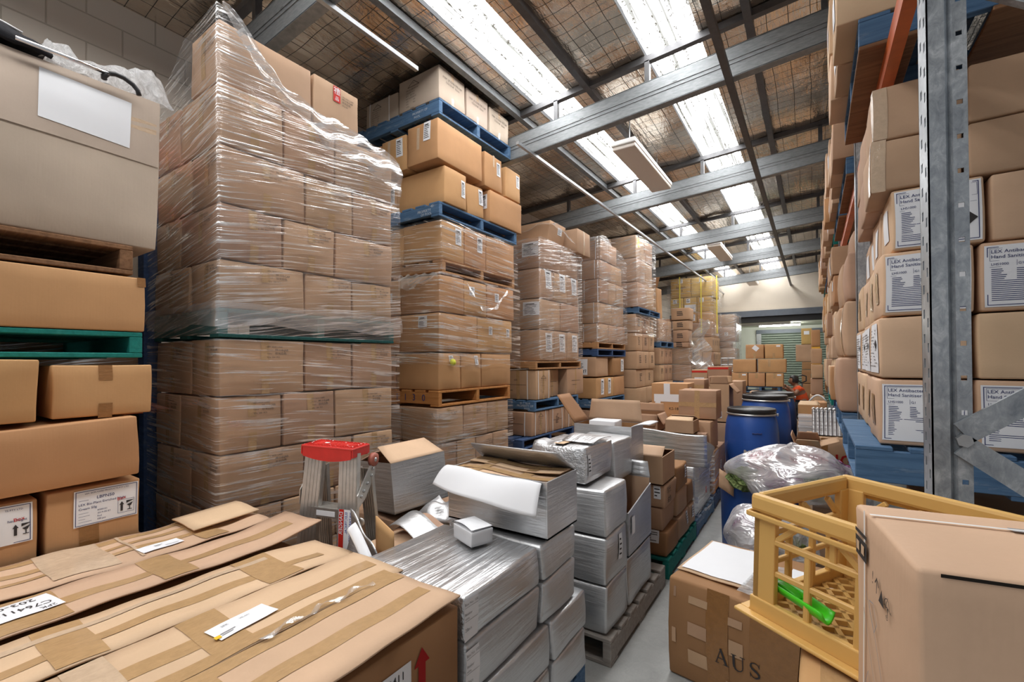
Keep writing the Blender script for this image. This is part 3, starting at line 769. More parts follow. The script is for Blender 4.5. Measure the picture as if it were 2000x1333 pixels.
# film on the lower half, the upper half and the peak
wrap('stretch film round the jar cartons below the dark green pallet', -3.35, XF+.004, Y0, Y0+1.16, .30, 1.675, 'filmlight', seams=[z+.3045*q for q in (1, 2, 3, 4)], pinch=.006)
EDGE = [(1.10, 3.375), (1.20, 3.34), (1.407, 3.118), (1.61, 3.067), (1.94, 3.05), (2.30, 2.985)]
LOW = [(1.10, 3.36), (1.30, 3.09), (1.41, 3.03), (1.61, 2.93), (1.71, 2.86), (1.94, 2.87), (2.30, 2.74)]
def topw(x, y):
    if x > XF-.005: return interp(EDGE, y)
    return interp([(-3.40, 2.985), (-3.0, 3.22), (-2.86, 3.335), (-2.5, 3.375)], x)
wrap('stretch film round the cap cartons above the dark green pallet', -3.35, XF+.022, Y0, Y0+1.16, 1.70, 3.375, 'film', top=topw, seams=zs[1:], pinch=.010, out=.026)
wrap('bunched film gathered round the dark green pallet', -3.35, XF+.022, Y0, Y0+1.16, 1.745, 1.865, 'filmthick', out=.034, wob=.003, bottom=lambda x, y: 1.745+.012*math.sin(y*13+x*9))
# loose film tent from the peak down the aisle face
g = G()
def tent(u, v):
    y = 1.10+1.19*u; e, l = interp(EDGE, y), interp(LOW, y)
    return (XF+.062+.010*math.sin(v*11+u*23)+.006*math.sin(u*61+v*7)+.012*math.sin(math.pi*v), y, e+(l-e)*v+.008*math.sin(u*37))
g.grid(tent, 50, 14); o = g.build('stretch_film', 'filmthick', None, True); tag(o, 'loose fold of film hanging from the peak of the tall stack', 'stretch film', 'stretch film on pallet loads')
# ------------------------------------------------------------------ left row, second load (timber, numbered and blue pallets)
XF = -2.74
TRI = [('LEX', 0, .112, .016, 'c')]
def tri_lines(w=.11):
    return [('ITEM  JY-G780-TPE CAP', -.09, .06, .015), ('COLOUR  32mm', -.09, .036, .015), ('QTY     200  PCS', -.09, .012, .015), ('DIM 51x34.5x28 CM', -.09, -.012, .015), ('G.W.  -          KGS', -.09, -.036, .015), ('N.W.  -          KGS', -.09, -.060, .015), ('C/NO.', -.09, -.084, .015), ('CHINA', -.04, -.106, .015)]
def tri_mark(c, f, cx=0, cy=0, s=1.0):
    L = [(a, x*s, y*s, z*s, *r) for a, x, y, z, *r in TRI+tri_lines()]
    c.text(f, cx, cy-.02, L)
    t = .0022/s
    V = []; Fc = []
    for p, q in (((-.07, .085), (0, .135)), ((0, .135), (.07, .085)), ((.07, .085), (-.07, .085))):
        d = Vector((q[0]-p[0], q[1]-p[1])); n = Vector((-d.y, d.x)).normalized()*t; b = len(V)
        V += [(p[0]-n.x, p[1]-n.y), (q[0]-n.x, q[1]-n.y), (q[0]+n.x, q[1]+n.y), (p[0]+n.x, p[1]+n.y)]; Fc.append((b, b+1, b+2, b+3))
    glyph(c, f, cx, cy-.02, (V, Fc), s, 'ink', .003)
def a6(c, f, x, y, w=.07, h=.11, n=7, sd=1):
    c.sticker(f, x, y, w, h, fake_lines(w*.8, h*.8, n, sd)+[('#%f,%f' % (w*.5, h*.07), -w*.3, h*.34, 0)], ink='ink')
tail = lambda s: s
# lowest layers under the numbered pallet
pallet(-3.9, XF, 2.95, 4.1, 0, 'raw', 'timber pallet on the floor under the second wrapped load', 'X')
for n, z in enumerate((.155, .49)):
    layer(XF, 2.945, z, .333, [(.28, .4), (.28, .4), (.28, .4), (.29, .4)], [(.4, .28), (.4, .28)], 'kraft', f'{["lowest", "second"][n]} layer under the numbered pallet', 'cartons under the numbered pallet',
          (lambda c, i: c.text(c.face, .02, c.hz*.5, SKC)) if n else None, bulge=.003)
def pr2(c, i):
    if i < 3: c.tape(c.face, -.03, c.hz*.55, .04, c.hz*.8); c.tape(c.face, -.03, -c.hz*.7, .04, c.hz*.55)
    if i in (0, 1): c.text(c.face, -.04, c.hz*.6, SKC)
layer(XF, 2.945, .828, .318, [(.37, .45), (.38, .45), (.385, .45)], [(.6, .37)], 'kraft', 'upper layer under the numbered pallet', 'cartons under the numbered pallet', pr2, bulge=.004)
wrap('thin film round the cartons under the numbered pallet', -3.75, XF, 2.945, 4.08, .3, 1.145, 'filmlight', seams=(.49, .828), pinch=.004, group='stretch film on pallet loads')
p = pallet(-3.9, XF, 2.97, 4.10, 1.152, 'honey', 'honey coloured timber pallet with 1130 painted on its end', 'X', .142, name='pallet')
V, F = lay_text([('1', -.24, 0, .085, 'c', .006), ('1', -.13, 0, .085, 'c', .006), ('3', -.02, 0, .085, 'c', .006), ('0', .10, 0, .085, 'c', .006)])
mesh_obj('painted_number', [(.58-.28+x, -.5675, .073+y) for x, y in V], F, 'navyink', p)
lb = 'crushed layer on the numbered pallet'
cs = layer(XF, 2.975, 1.297, .335, [(.315, .55), (.315, .5), (.53, .5)], [(.5, .32)], 'orange', lb, 'cartons on the numbered pallet', None, bulge=.012, bx=.03, warp=.006, sag=.02, gap=.009, adj='dented orange')
a6(cs[1], 'X+', .06, .10, .06, .09); a6(cs[0], 'X+', .0, .11, .06, .07)
M['limey'] = simple('lime_yellow_foam', (.70, .72, .06), .7)
g = G(); g.lathe([(.034, 0), (.032, .012), (.02, .026), (0, .03)], 16); g.v = [Vector((v.z+XF+.036, v.x+3.115, v.y+1.545)) for v in g.v]; g.build('yellow_bumper', 'limey', cs[0].o, True, tuple(-Vector(cs[0].o.location)))
cs = layer(XF+.005, 2.975, 1.64, .35, [(.56, .5), (.62, .5)], [(.28, .56), (.4, .56)], 'orange', 'second layer on the numbered pallet', 'cartons on the numbered pallet', None, bulge=.006, gap=.007, adj='orange', lean=(0, 0))
a6(cs[0], 'Y-', .05, .10, .11, .10); a6(cs[2], 'Y-', -.02, .09, .10, .10)
a6(cs[1], 'X+', -.10, .05, .06, .085); a6(cs[1], 'X+', .22, .04, .06, .085)
cs = layer(XF+.005, 2.985, 1.995, .335, [(.345, .5), (.36, .5), (.5, .5)], [(.3, .35), (.4, .35)], 'orange', 'third layer on the numbered pallet', 'cartons on the numbered pallet', None, bulge=.006, gap=.007, adj='orange')
a6(cs[1], 'X+', -.06, .07, .08, .08); a6(cs[2], 'X+', -.08, .05, .07, .09); a6(cs[3], 'Y-', 0, .0, .08, .09)
wrap('stretch film over the orange cartons on the numbered pallet', -3.7, XF+.03, 2.975, 4.19, 1.48, 2.335, 'filmlight', seams=(1.64, 1.99), pinch=.008,
     bottom=lambda x, y: 1.50+.03*math.sin(y*7))
# hanging tails of film
g = G()
def tl_(u, v):
    y = 3.30+.66*u; z = 2.30-.22*math.sin(math.pi*u)**.8-.03*v*(1+.5*math.sin(u*19)); x = XF+.055+.02*math.sin(u*13)+.012*v
    return (x, y, z)
g.grid(tl_, 30, 4); tag(g.build('stretch_film', 'filmthick', None, True), 'loose white tail of film swagged below the raw timber pallet', 'stretch film', 'stretch film on pallet loads')
g = G()
g.grid(lambda u, v: (-3.20+.50*u, 2.935-.02*math.sin(u*15)*v, 2.345-.02*u-(.16-.10*abs(u-.35))*v*(1-.6*u)+.012*math.sin(u*31+v*4)), 24, 8)
tag(g.build('stretch_film', 'filmthick', None, True), 'torn flap of film on the end face below the raw timber pallet', 'stretch film', 'stretch film on pallet loads')
pallet(-3.9, XF, 3.03, 4.20, 2.345, 'raw', 'raw timber pallet wrapped in film, high in the second load', 'X', .12)
cs = layer(XF, 3.03, 2.47, .365, [(.32, .5), (.345, .5), (.52, .5)], [(.2, .32), (.5, .32)], 'orange', 'on the raw timber pallet', 'cartons on the raw timber pallet', None, bulge=.006, gap=.007, adj='orange')
a6(cs[0], 'X+', .07, .06, .085, .15, 9); a6(cs[1], 'X+', .06, .05, .085, .15, 9)
wrap('stretch film round the carton layer on the raw timber pallet', -3.7, XF, 3.03, 4.2, 2.37, 2.83, 'filmlight', seams=(2.47,), pinch=.006)
def stencil(p, x, y, z, lines, mat='paper'):
    V, F = lay_text(lines); mesh_obj('stencilled_lettering', [(x+a, y, z+b) for a, b in V], F, M['stencil'] if 'stencil' in M else mat, p)
M['stencil'] = simple('faded_white_stencil', (.50, .56, .62), .7)
p = pallet(-3.9, XF, 2.99, 4.25, 2.845, 'blue', 'lower blue pallet high in the second load', 'X', .13)
stencil(p, .42, -.632, .07, [('40', .06, .026, .035), ('PROPERTY', -.10, -.004, .035), ('OF CHEP'.replace('CHEP', 'POOL'), -.06, -.034, .032)])
c = Carton(XF-.6, XF+.02, 3.04, 3.36, 2.98, 3.315, 'orange', 'large orange carton at the corner of the lower blue pallet', 'cartons between the blue pallets', bulge=.01, gap=.007); a6(c, 'X+', .10, .02, .06, .16, 9)
c = Carton(XF-1.0, XF-.61, 3.05, 3.38, 2.98, 3.31, 'orange', 'orange carton behind the corner one on the lower blue pallet', 'cartons between the blue pallets', gap=.007); a6(c, 'Y-', .14, .02, .06, .16, 9)
c = Carton(XF-.5, XF, 3.385, 3.67, 2.98, 3.28, 'orange', 'narrow tilted orange carton, second along the lower blue pallet', 'cartons between the blue pallets', rot=(R(3), 0, 0), gap=.012); a6(c, 'X+', .09, .05, .07, .15, 9)
c = Carton(XF-.5, XF+.02, 3.73, 4.34, 2.98, 3.31, 'orange', 'plain orange carton at the far end of the lower blue pallet', 'cartons between the blue pallets', gap=.007); a6(c, 'Y-', .18, .05, .07, .15, 9)
c = Carton(XF-.36, XF+.025, 2.95, 3.60, 3.335, 3.70, 'orange', 'orange carton with a long plain side under the top blue pallet', 'cartons between the blue pallets', gap=.007, rot=(R(-.8), 0, 0)); a6(c, 'Y-', .06, .09, .085, .17, 8); c.tape('Y-', -.05, .05, .035, .2, 'cleartape')
c = Carton(XF-.72, XF-.375, 2.96, 3.5, 3.335, 3.67, 'orange', 'orange carton with a label, second on the end face under the top blue pallet', 'cartons between the blue pallets', gap=.007); a6(c, 'Y-', .08, .06, .085, .17, 8); c.tape('Y-', -.06, .05, .035, .2, 'cleartape')
c = Carton(XF-1.05, XF-.73, 2.97, 3.5, 3.335, 3.66, 'orange', 'orange carton with no label, third on the end face under the top blue pallet', 'cartons between the blue pallets', gap=.007)
c = Carton(XF-.5, XF+.01, 3.655, 3.97, 3.325, 3.68, 'orange', 'labelled orange carton, second along the aisle under the top blue pallet', 'cartons between the blue pallets', gap=.007); a6(c, 'X+', .085, .06, .07, .14, 8); c.tape('X+', 0, .12, .03, .12, 'cleartape')
c = Carton(XF-.5, XF+.01, 4.03, 4.33, 3.325, 3.655, 'orange', 'labelled orange carton, third along the aisle under the top blue pallet', 'cartons between the blue pallets', gap=.007); a6(c, 'X+', .09, .06, .07, .14, 8)
p = pallet(-3.9, XF, 3.0, 4.14, 3.755, 'blue', 'topmost blue pallet of the second load under the roof beam', 'X', .145)
stencil(p, .25, -.572, .07, [('PROPERTY OF', 0, .015, .03), ('POOL', .02, -.02, .03)])
for i, (y0, y1) in enumerate(((3.0, 3.37), (3.385, 3.735), (3.755, 4.11))):
    c = Carton(XF-.52, XF, y0, y1, 3.903, 4.205-.012*i, 'cream', f'pale grey brown carton, {["nearest", "middle", "far"][i]} of three along the topmost blue pallet', 'cartons on the topmost pallet', gap=.006)
    c.text('X+', 0, .045, [('ITEM  JY-G780-TPE CAP', 0, .012, .026, 'c'), ('COLOUR  32mm', 0, -.022, .026, 'c')]); c.tape('X+', 0, .11, .035, .07, 'cleartape'); c.tape('X+', 0, -.11, .035, .07, 'cleartape')
    if i == 0: tri_mark(c, 'Y-', -.06, -.01, 1.05)
c = Carton(XF-1.02, XF-.55, 3.02, 3.37, 3.903, 4.15, 'cream', 'white strapped grey brown carton at the end of the topmost blue pallet', 'cartons on the topmost pallet'); tri_mark(c, 'Y-', -.06, -.01, .85)
c.strap(('Y-', 'T'), -.17); c.strap(('Y-', 'T'), .11)

# ------------------------------------------------------------------ third load
XF = -2.83
pallet(-3.9, XF, 4.48, 5.7, 0, 'navy', 'dark blue pallet on the floor under the third load', 'X')
layer(XF, 4.5, .155, .35, [(.4, .4), (.4, .4), (.4, .4)], [(.45, .4)], 'brown', 'on the floor pallet of the third load', 'cartons of the third load', adj='brown')
pallet(-3.9, XF, 4.48, 5.85, .51, 'navy', 'dark blue pallet low in the third load', 'X', .12)
def strapped(c, i):
    f = c.face
    if i in (0, 2): c.tape(f, 0, 0, .03)
    for q in (-.13, .13): c.strap((f,), q)
    if i == 0:
        tri_mark(c, f, 0, .02, .9); c.strap(('Y-',), -.2); c.strap(('Y-',), .12)
        c.text('Y-', -.05, 0, [('#.3,.004', 0, .0, 0, 'c'), ('LEX', 0, .06, .03, 'c'), ('#.1,.006', -.15, -.07, 0)])
    else: c.text(f, 0, 0, [('#.24,.004', 0, .0, 0, 'c'), ('LEX', 0, .07, .03, 'c')]+fake_lines(.1, .1, 5, i))
layer(XF, 4.71, .635, .295, [(.44, .45), (.44, .45), (.45, .45)], [(.5, .44)], 'kraft', 'under the stencilled blue pallet of the third load', 'strapped cartons of the third load', strapped, adj='strapped brown')
p = pallet(-3.9, XF, 4.765, 6.0, .935, 'blue', 'stencilled blue pallet in the middle of the third load', 'X', .13)
stencil(p, .40, -.62, .068, [('80  T  BLUE', 0, .028, .03, 'c'), ('PROPERTY OF', 0, -.004, .038, 'c', .004), ('POOL', .03, -.038, .032, 'c')])
for i, (y0, y1, dx) in enumerate(((4.81, 5.19, 0), (5.21, 5.60, -.10), (5.66, 6.19, .0))):
    c = Carton(XF-.5+dx, XF+dx, y0, y1, 1.072, 1.44, 'kraft', f'strapped brown carton, {["nearest", "recessed middle", "far"][i]} one on the stencilled blue pallet', 'strapped cartons of the third load'); c.face = 'X+'
    if i == 0: strapped(c, 0); c.tape('Y-', -.02, 0, .05)
    else: c.text('X+', 0, 0, [('#.26,.004', 0, .02, 0, 'c'), ('#.12,.004', -.1, -.04, 0)]); c.tape('X+', 0, 0, .04)
pallet(-3.9, XF, 4.80, 6.1, 1.447, 'raw', 'raw timber pallet under the tall wrapped cartons of the third load', 'X', .10)
T3 = [(1.555, .395, 0, 3), (1.955, .385, .0, 2), (2.345, .375, .0, 3), (2.725, .37, .0, 2)]
for n, (z, h, dx, k_) in enumerate(T3):
    al = [(1.12/k_, .5)]*k_
    cs = layer(XF+dx, 4.92, z, h, al, [(.35, 1.12/k_), (.3, 1.12/k_)], 'kraft', f'{ORD[n]} layer on the raw pallet of the third load', 'wrapped cartons of the third load', None, bulge=.006, bx=.014, gap=.007, adj='wrapped brown')
    if n in (0, 2):
        for q in range(3): a6(cs[q], 'X+', .03, .04+.03*(n == 2), .17, .24, 12, q)
    if n == 1: a6(cs[0], 'Y-', .12, .07, .24, .17, 8)
    if n == 3: a6(cs[0], 'Y-', .10, .06, .24, .18, 8)
c = Carton(XF-.75, XF-.08, 5.25, 5.72, 3.10, 3.43, 'kraft', 'wrapped carton leaning on the very top of the third load', 'wrapped cartons of the third load', lean=(.03, .05)); a6(c, 'X+', .06, .06, .12, .10, 5)
c = Carton(XF-.62, XF+.08, 5.85, 6.3, 3.08, 3.43, 'tan', 'bare tan carton behind the wrapped one on the third load', 'wrapped cartons of the third load'); c.tape('X+', 0, 0, .04)
wrap('stretch film round the tall third load', -3.6, XF+.01, 4.92, 6.05, 1.56, 3.10, 'film', seams=(1.955, 2.345, 2.725), pinch=.008, bottom=lambda x, y: 1.575+.02*math.sin(x*9+y*7))
g = G(); g.grid(lambda u, v: (-3.63+.9*u, 5.22+.55*v, 3.44-.30*(max(0, u-.75)/.25)*(.4+.6*v)-.25*(1-v)**3*(1-u)+.015*math.sin(u*21+v*13)), 20, 14)
tag(g.build('stretch_film', 'filmthick', None, True), 'film draped over the leaning carton on the third load', 'stretch film', 'stretch film on pallet loads')

# ------------------------------------------------------------------ fourth load
XF = -2.90
pallet(-3.9, XF, 6.85, 8.1, 0, 'blue', 'blue pallet on the floor under the fourth load', 'X')
layer(XF, 6.82, .155, .60, [(.6, .5), (.65, .5)], [(.5, .6)], 'kraft', 'on the floor pallet of the fourth load', 'cartons of the fourth load', adj='large brown')
p = pallet(-3.9, XF, 6.82, 8.12, .765, 'blue', 'blue pallet under the orange cartons of the fourth load', 'X', .16)
stencil(p, .40, -.652, .085, [('800', 0, .03, .04, 'c'), ('PROPERTY OF', 0, -.02, .035, 'c')])
cs = layer(XF, 6.83, .935, .335, [(.40, .5), (.38, .5), (.52, .5)], [(.6, .4)], 'orange', 'on the blue pallet of the fourth load', 'orange cartons of the fourth load', None, adj='bright orange')
a6(cs[0], 'X+', .06, .02, .12, .26, 12); a6(cs[1], 'X+', -.02, .02, .12, .26, 12)
c = Carton(XF-.55, XF-.02, 6.86, 7.40, 1.29, 1.615, 'kraft', 'brown carton with a two arrow sheet, second tier of the fourth load', 'orange cartons of the fourth load')
c.sticker('Y-', .02, 0, .19, .26, fake_lines(.15, .13, 5, 4)); glyph(c, 'Y-', .05, -.07, ARROW, 1.4); glyph(c, 'Y-', .085, -.07, GLASS, 1.4)
c = Carton(XF-.5, XF, 7.55, 8.13, 1.29, 1.60, 'brown', 'darker carton with an edge label, second tier of the fourth load', 'orange cartons of the fourth load'); a6(c, 'X+', .18, .02, .14, .22)
p = pallet(-3.9, XF, 6.88, 8.2, 1.622, 'navy', 'navy pallet in the middle of the fourth load', 'X', .12)
pallet(-3.9, XF, 6.9, 8.18, 1.745, 'raw', 'raw timber pallet lying on the navy one', 'X', .11)
T4 = [(1.86, .305, 1.22), (2.17, .345, 1.18), (2.52, .38, 1.12), (2.905, .32, 1.05), (3.23, .33, .75)]
for n, (z, h, L) in enumerate(T4):
    cs = layer(XF-.01*(n % 2), 6.96+.02*n, z, h, [(L/3, .4)]*3 if n in (0, 2) else [(L/2, .5)]*2, [(.5, .5)], 'kraft', f'{ORD[n]} layer of the strapped fourth load', 'wrapped cartons of the fourth load', None, bulge=.004, bx=.01, gap=.007, adj='wrapped brown')
    for q in (-.08, .16): cs[0].strap(('Y-',), q)
    c = cs[-1]; c.text('Y-', 0, .02, [('LEX', 0, .03, .04, 'c')]+fake_lines(.14, .08, 3, n))
wrap('stretch film round the strapped fourth load', -3.8, XF, 6.96, 8.2, 1.84, 3.57, 'film', seams=[q[0] for q in T4[1:]], pinch=.01, top=lambda x, y: 3.60-.22*max(0, (y-7.3)/.9)+.03*math.sin(x*11+y*9))
g = G(); g.grid(lambda u, v: (-3.75+.9*u, 7.0+.6*v, 3.585+.10*math.sin(math.pi*u)*math.sin(math.pi*v)+.02*math.sin(u*19+v*15)), 14, 12)
tag(g.build('stretch_film', 'filmthick', None, True), 'crumpled film bunched on top of the fourth load', 'stretch film', 'stretch film on pallet loads')
g = G(); g.tube([(-3.24, 6.915, 1.80), (-3.25, 6.91, 2.4), (-3.27, 6.905, 3.0), (-3.30, 6.91, 3.55)], .008, 6)
tag(g.build('white_strap', 'strap', None, True), 'long white strap hanging down the end of the fourth load', 'strap')

# ------------------------------------------------------------------ fifth load
XF = -2.75
pallet(-3.7, XF, 8.4, 9.6, 0, 'raw', 'timber pallet on the floor under the fifth load', 'X')
T5 = [(.155, .55, 2), (.71, .32, 2), (1.035, .345, 2), (1.385, .345, 3), (1.735, .34, 3), (2.08, .355, 3)]
for n, (z, h, k_) in enumerate(T5):
    cs = layer(XF-.01*(n % 3), 8.41, z, h, [(1.14/k_, .45)]*k_, [(.55, .5)], 'kraft', f'{ORD[n]} layer under the blue pallet of the fifth load', 'cartons of the fifth load', None, bulge=.003)
    if n > 1:
        for c in cs: c.text(c.face, 0, .02, fake_lines(.14, .16, 5, n+c.i), off=.003)
wrap('film band round the upper cartons under the fifth load pallet', -3.7, XF, 8.41, 9.56, 2.02, 2.43, 'filmlight', seams=(2.08,))
pallet(-3.75, XF+.03, 8.42, 9.85, 2.44, 'blue', 'blue pallet high in the fifth load', 'X', .12)
T5b = [(2.562, .47), (3.04, .45), (3.50, .42)]
for n, (z, h) in enumerate(T5b):
    cs = layer(XF+.03*(n == 0), 8.40, z, h, [(.52, .5), (.52, .5)], [(.55, .52)], ['tan', 'kraft'], f'{ORD[n]} layer on the blue pallet of the fifth load', 'film wrapped cartons of the fifth load', None, bulge=.006, gap=.007, adj='wrapped pale')
    cs[-1].tape('Y-', 0, 0, .04)
    if n == 2: cs[0].patch('X+', -.12, .08, .13, .16, 'yellowsticker' if 'yellowsticker' in M else simple('yellow_sticker', (.75, .80, .12), .5), 'yellow_label')
wrap('stretch film round the top of the fifth load', -3.75, XF+.03, 8.40, 9.44, 2.57, 3.9, 'film', seams=(3.04, 3.5), pinch=.01)

# ------------------------------------------------------------------ sixth load with the upright open carton
XF = -2.8
layer(XF, 10.1, 0, .36, [(.55, .5), (.55, .5)], [(.5, .5)], 'kraft', 'floor layer of the sixth load', 'cartons of the sixth load')
layer(XF, 10.1, .36, .36, [(.55, .5), (.55, .5)], [(.5, .5)], 'kraft', 'second layer of the sixth load', 'cartons of the sixth load')
layer(XF, 10.1, .72, .36, [(.37, .5)]*3, [(.5, .5)], 'kraft', 'third layer of the sixth load', 'cartons of the sixth load')
for n, z in enumerate((1.085, 1.465)):
    layer(XF, 10.1, z, .365, [(.36, .5)]*3, [(.5, .5)], 'kraft', f'{ORD[n+3]} layer of the sixth load', 'cartons of the sixth load', lambda c, i: c.text(c.face, 0, .05, fake_lines(.15, .12, 4, i)))
pallet(-3.8, XF+.02, 10.1, 11.2, 1.84, 'blue', 'small looking blue pallet in the middle of the sixth load', 'X', .13)
layer(XF-.02, 10.1, 1.972, .5, [(.36, .5)]*3, [(.5, .5)], 'kraft', 'on the blue pallet of the sixth load', 'cartons of the sixth load', None, adj='tall brown')
wrap('film round the tall cartons of the sixth load', -3.8, XF-.02, 10.1, 11.2, 1.95, 2.48, 'film')
c = Carton(-3.25, -2.85, 10.15, 10.55, 2.48, 3.17, 'orange', 'upright orange carton with an open flap, top of the sixth load', 'cartons of the sixth load', lean=(-.02, 0))
c.text('Y-', .06, .05, [('LEX', 0, .10, .05, 'c'), ('TPE', 0, -.06, .05, 'c')]); c.patch('Y-', .06, .05, .05, .09, M['navyink'], 'printed_mark', .003)
g = G(); g.grid(lambda u, v: (-3.27+.42*u+.08*v*u, 10.14-.10*v, 3.165+.20*v), 2, 3); thicken(g.build('carton_flap', 'orange', c.o, loc=tuple(-Vector(c.o.location))), .006)
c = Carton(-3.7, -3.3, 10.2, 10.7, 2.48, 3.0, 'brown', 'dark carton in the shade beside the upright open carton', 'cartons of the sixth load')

# ------------------------------------------------------------------ seventh load: small cartons, torn film and the tall yellow strapped stack
XF = -2.45
layer(XF, 11.5, 0, .45, [(.55, .5), (.55, .5)], [(.55, .5)], 'kraft', 'floor layer of the seventh load', 'cartons of the seventh load')
layer(XF, 11.5, .45, .44, [(.55, .5), (.55, .5)], [(.55, .5)], 'kraft', 'second layer of the seventh load', 'cartons of the seventh load')
pallet(-3.55, XF, 11.48, 12.6, .9, 'blue', 'blue pallet low in the seventh load under torn film', 'X', .14)
for n, (z, h) in enumerate(((1.045, .40), (1.45, .40))):
    layer(XF, 11.5, z, h, [(.55, .5), (.55, .5)], [(.55, .5)], 'kraft', f'{ORD[n]} layer in the torn film of the seventh load', 'cartons of the seventh load', lambda c, i: c.text(c.face, 0, .05, fake_lines(.2, .14, 3, i)), adj='brown')
for z, h, x0, x1, lb in ((1.86, .12, -2.9, -2.5, 'flat'), (1.985, .30, -2.86, -2.50, 'square printed'), (2.29, .22, -2.88, -2.48, 'low printed'), (2.53, .29, -2.90, -2.46, 'topmost printed')):
    c = Carton(x0, x1, 11.45, 11.9, z, z+h, 'kraft', f'{lb} carton in the small column beside the torn film', 'cartons of the seventh load')
    c.text('Y-', 0, .01, fake_lines(.16, .12, 3, 5, .5))
for z, h in ((1.985, .28), (2.27, .30)):
    Carton(-3.25, -2.92, 11.45, 11.9, z, z+h, 'kraft', f'plain carton {"under" if z < 2.1 else "over"} its twin, left of the small printed column', 'cartons of the seventh load')
g = G()
def torn(u, v):
    z = 2.52-1.48*v; y = 11.42+.9*u
    x = -2.25+.08*math.sin(v*7+u*3)+.05*math.sin(v*17)+.08*u-.25*(1-u)*abs(math.sin(v*4.2))
    return (x, y, z+.02*math.sin(u*15))
g.grid(torn, 14, 40); tag(g.build('stretch_film', 'filmthick', None, True), 'torn white film hanging down the side of the seventh load', 'stretch film', 'stretch film on pallet loads')
wrap('stretch film round the lower cartons of the seventh load', -3.5, XF, 11.5, 12.6, 1.02, 1.84, 'film', seams=(1.45,))
XF, Y7 = -2.30, 13.5
layer(XF, Y7, 0, .5, [(.6, .5), (.6, .5)], [(.6, .5)], 'kraft', 'floor layer of the yellow strapped stack', 'cartons of the yellow strapped stack')
layer(XF, Y7, .5, .52, [(.6, .5), (.6, .5)], [(.6, .5)], 'kraft', 'second layer of the yellow strapped stack', 'cartons of the yellow strapped stack')
for n, (z, h) in enumerate(((1.025, .375), (1.405, .37), (1.78, .41))):
    layer(XF+.02*(n == 1), Y7-.05, z, h, [(.3, .3)]*4, [(.3, .3), (.3, .3)], 'kraft', f'{ORD[n+2]} layer of the yellow strapped stack', 'cartons of the yellow strapped stack', lambda c, i: c.text(c.face, 0, .05, fake_lines(.14, .14, 5, i)))
layer(XF-.02, Y7-.05, 2.195, .40, [(.58, .5), (.58, .5)], [(.58, .5)], 'kraft', 'film covered layer of the yellow strapped stack', 'cartons of the yellow strapped stack')
cs = layer(XF-.05, Y7-.02, 2.60, .29, [(.5, .35), (.5, .35)], [(.35, .4), (.3, .4)], 'orange', 'below the label band of the yellow strapped stack', 'cartons of the yellow strapped stack', None, adj='orange')
a6(cs[2], 'Y-', .08, 0, .09, .18, 5)
cs = layer(XF-.05, Y7, 2.895, .43, [(.55, .36), (.55, .36)], [(.36, .4), (.36, .4)], 'yellowcard', 'label band of the yellow strapped stack', 'cartons of the yellow strapped stack', None, adj='yellowish')
for c in cs[:1]+cs[2:]: a6(c, 'Y-', -.05, .12, .11, .12, 3)
cs[2].sticker('Y-', .0, -.09, .30, .20, [('FRAGILE', 0, 0, .06, 'c', .004)])
cs = layer(XF, Y7, 3.33, .55, [(.55, .56), (.55, .56)], [(.56, .5)], 'yellowcard', 'top of the yellow strapped stack', 'cartons of the yellow strapped stack', None, adj='big yellowish')
for c in (cs[0], cs[2]): a6(c, 'Y-', .0, .20, .12, .12, 3)
cs[2].text('Y-', .0, -.02, [('Sungpo', 0, .05, .09, 'c'), ('3', .03, -.06, .1, 'c')])
wrap('stretch film over the tall yellow strapped stack', XF-1.15, XF, Y7, Y7+1.1, 2.2, 3.88, 'filmlight', seams=(2.6, 2.895, 3.33), out=.055)
for x, y, lb in ((XF-.85, Y7-.065, 'yellow strap down the end of the tall stack, further from the aisle'), (XF-.28, Y7-.065, 'yellow strap down the end of the tall stack, next to the aisle corner'), (XF+.065, Y7+.3, 'yellow strap down the aisle side of the tall stack')):
    g = G(); g.bar((x, y, 2.3), (x+.0, y, 3.92), .03, .006, (0, 1, 0)); tag(g.build('yellow_strap', 'yellowstrap'), lb, 'strap', 'yellow straps')

# ------------------------------------------------------------------ eighth load by the bulkhead
XF, Y8 = -1.95, 15.0
layer(XF, Y8, 0, .5, [(.55, .5), (.5, .5)], [(.5, .5)], 'kraft', 'floor layer of the load nearest the bulkhead', 'cartons nearest the bulkhead')
layer(XF, Y8, .5, .5, [(.55, .5), (.5, .5)], [(.5, .5)], 'kraft', 'second layer of the load nearest the bulkhead', 'cartons nearest the bulkhead')
layer(XF, Y8, 1.0, .45, [(.55, .45), (.5, .45)], [(.35, .5)], 'kraft', 'third layer of the load nearest the bulkhead', 'cartons nearest the bulkhead')
layer(XF, Y8, 1.455, .45, [(.55, .45), (.5, .45)], [(.35, .5)], 'kraft', 'fourth layer of the load nearest the bulkhead', 'cartons nearest the bulkhead')
Carton(XF-.6, XF-.1, Y8, Y8+.5, 1.91, 2.10, 'brown', 'dented brown carton with a dark hollow in the load nearest the bulkhead', 'cartons nearest the bulkhead')
cs = layer(XF, Y8, 2.11, .44, [(.55, .45), (.5, .45)], [(.35, .5)], 'tan', 'fifth layer of the load nearest the bulkhead', 'cartons nearest the bulkhead'); a6(cs[0], 'Y-', 0, 0, .1, .1, 3)
layer(XF, Y8, 2.555, .36, [(.55, .45), (.5, .45)], [(.35, .5)], 'tan', 'top layer of the load nearest the bulkhead', 'cartons nearest the bulkhead')
wrap('stretch film round the load nearest the bulkhead', XF-.85, XF+.02, Y8, Y8+1.1, 1.0, 2.93, 'filmthick', seams=(1.455, 1.91, 2.11, 2.555), pinch=.012)
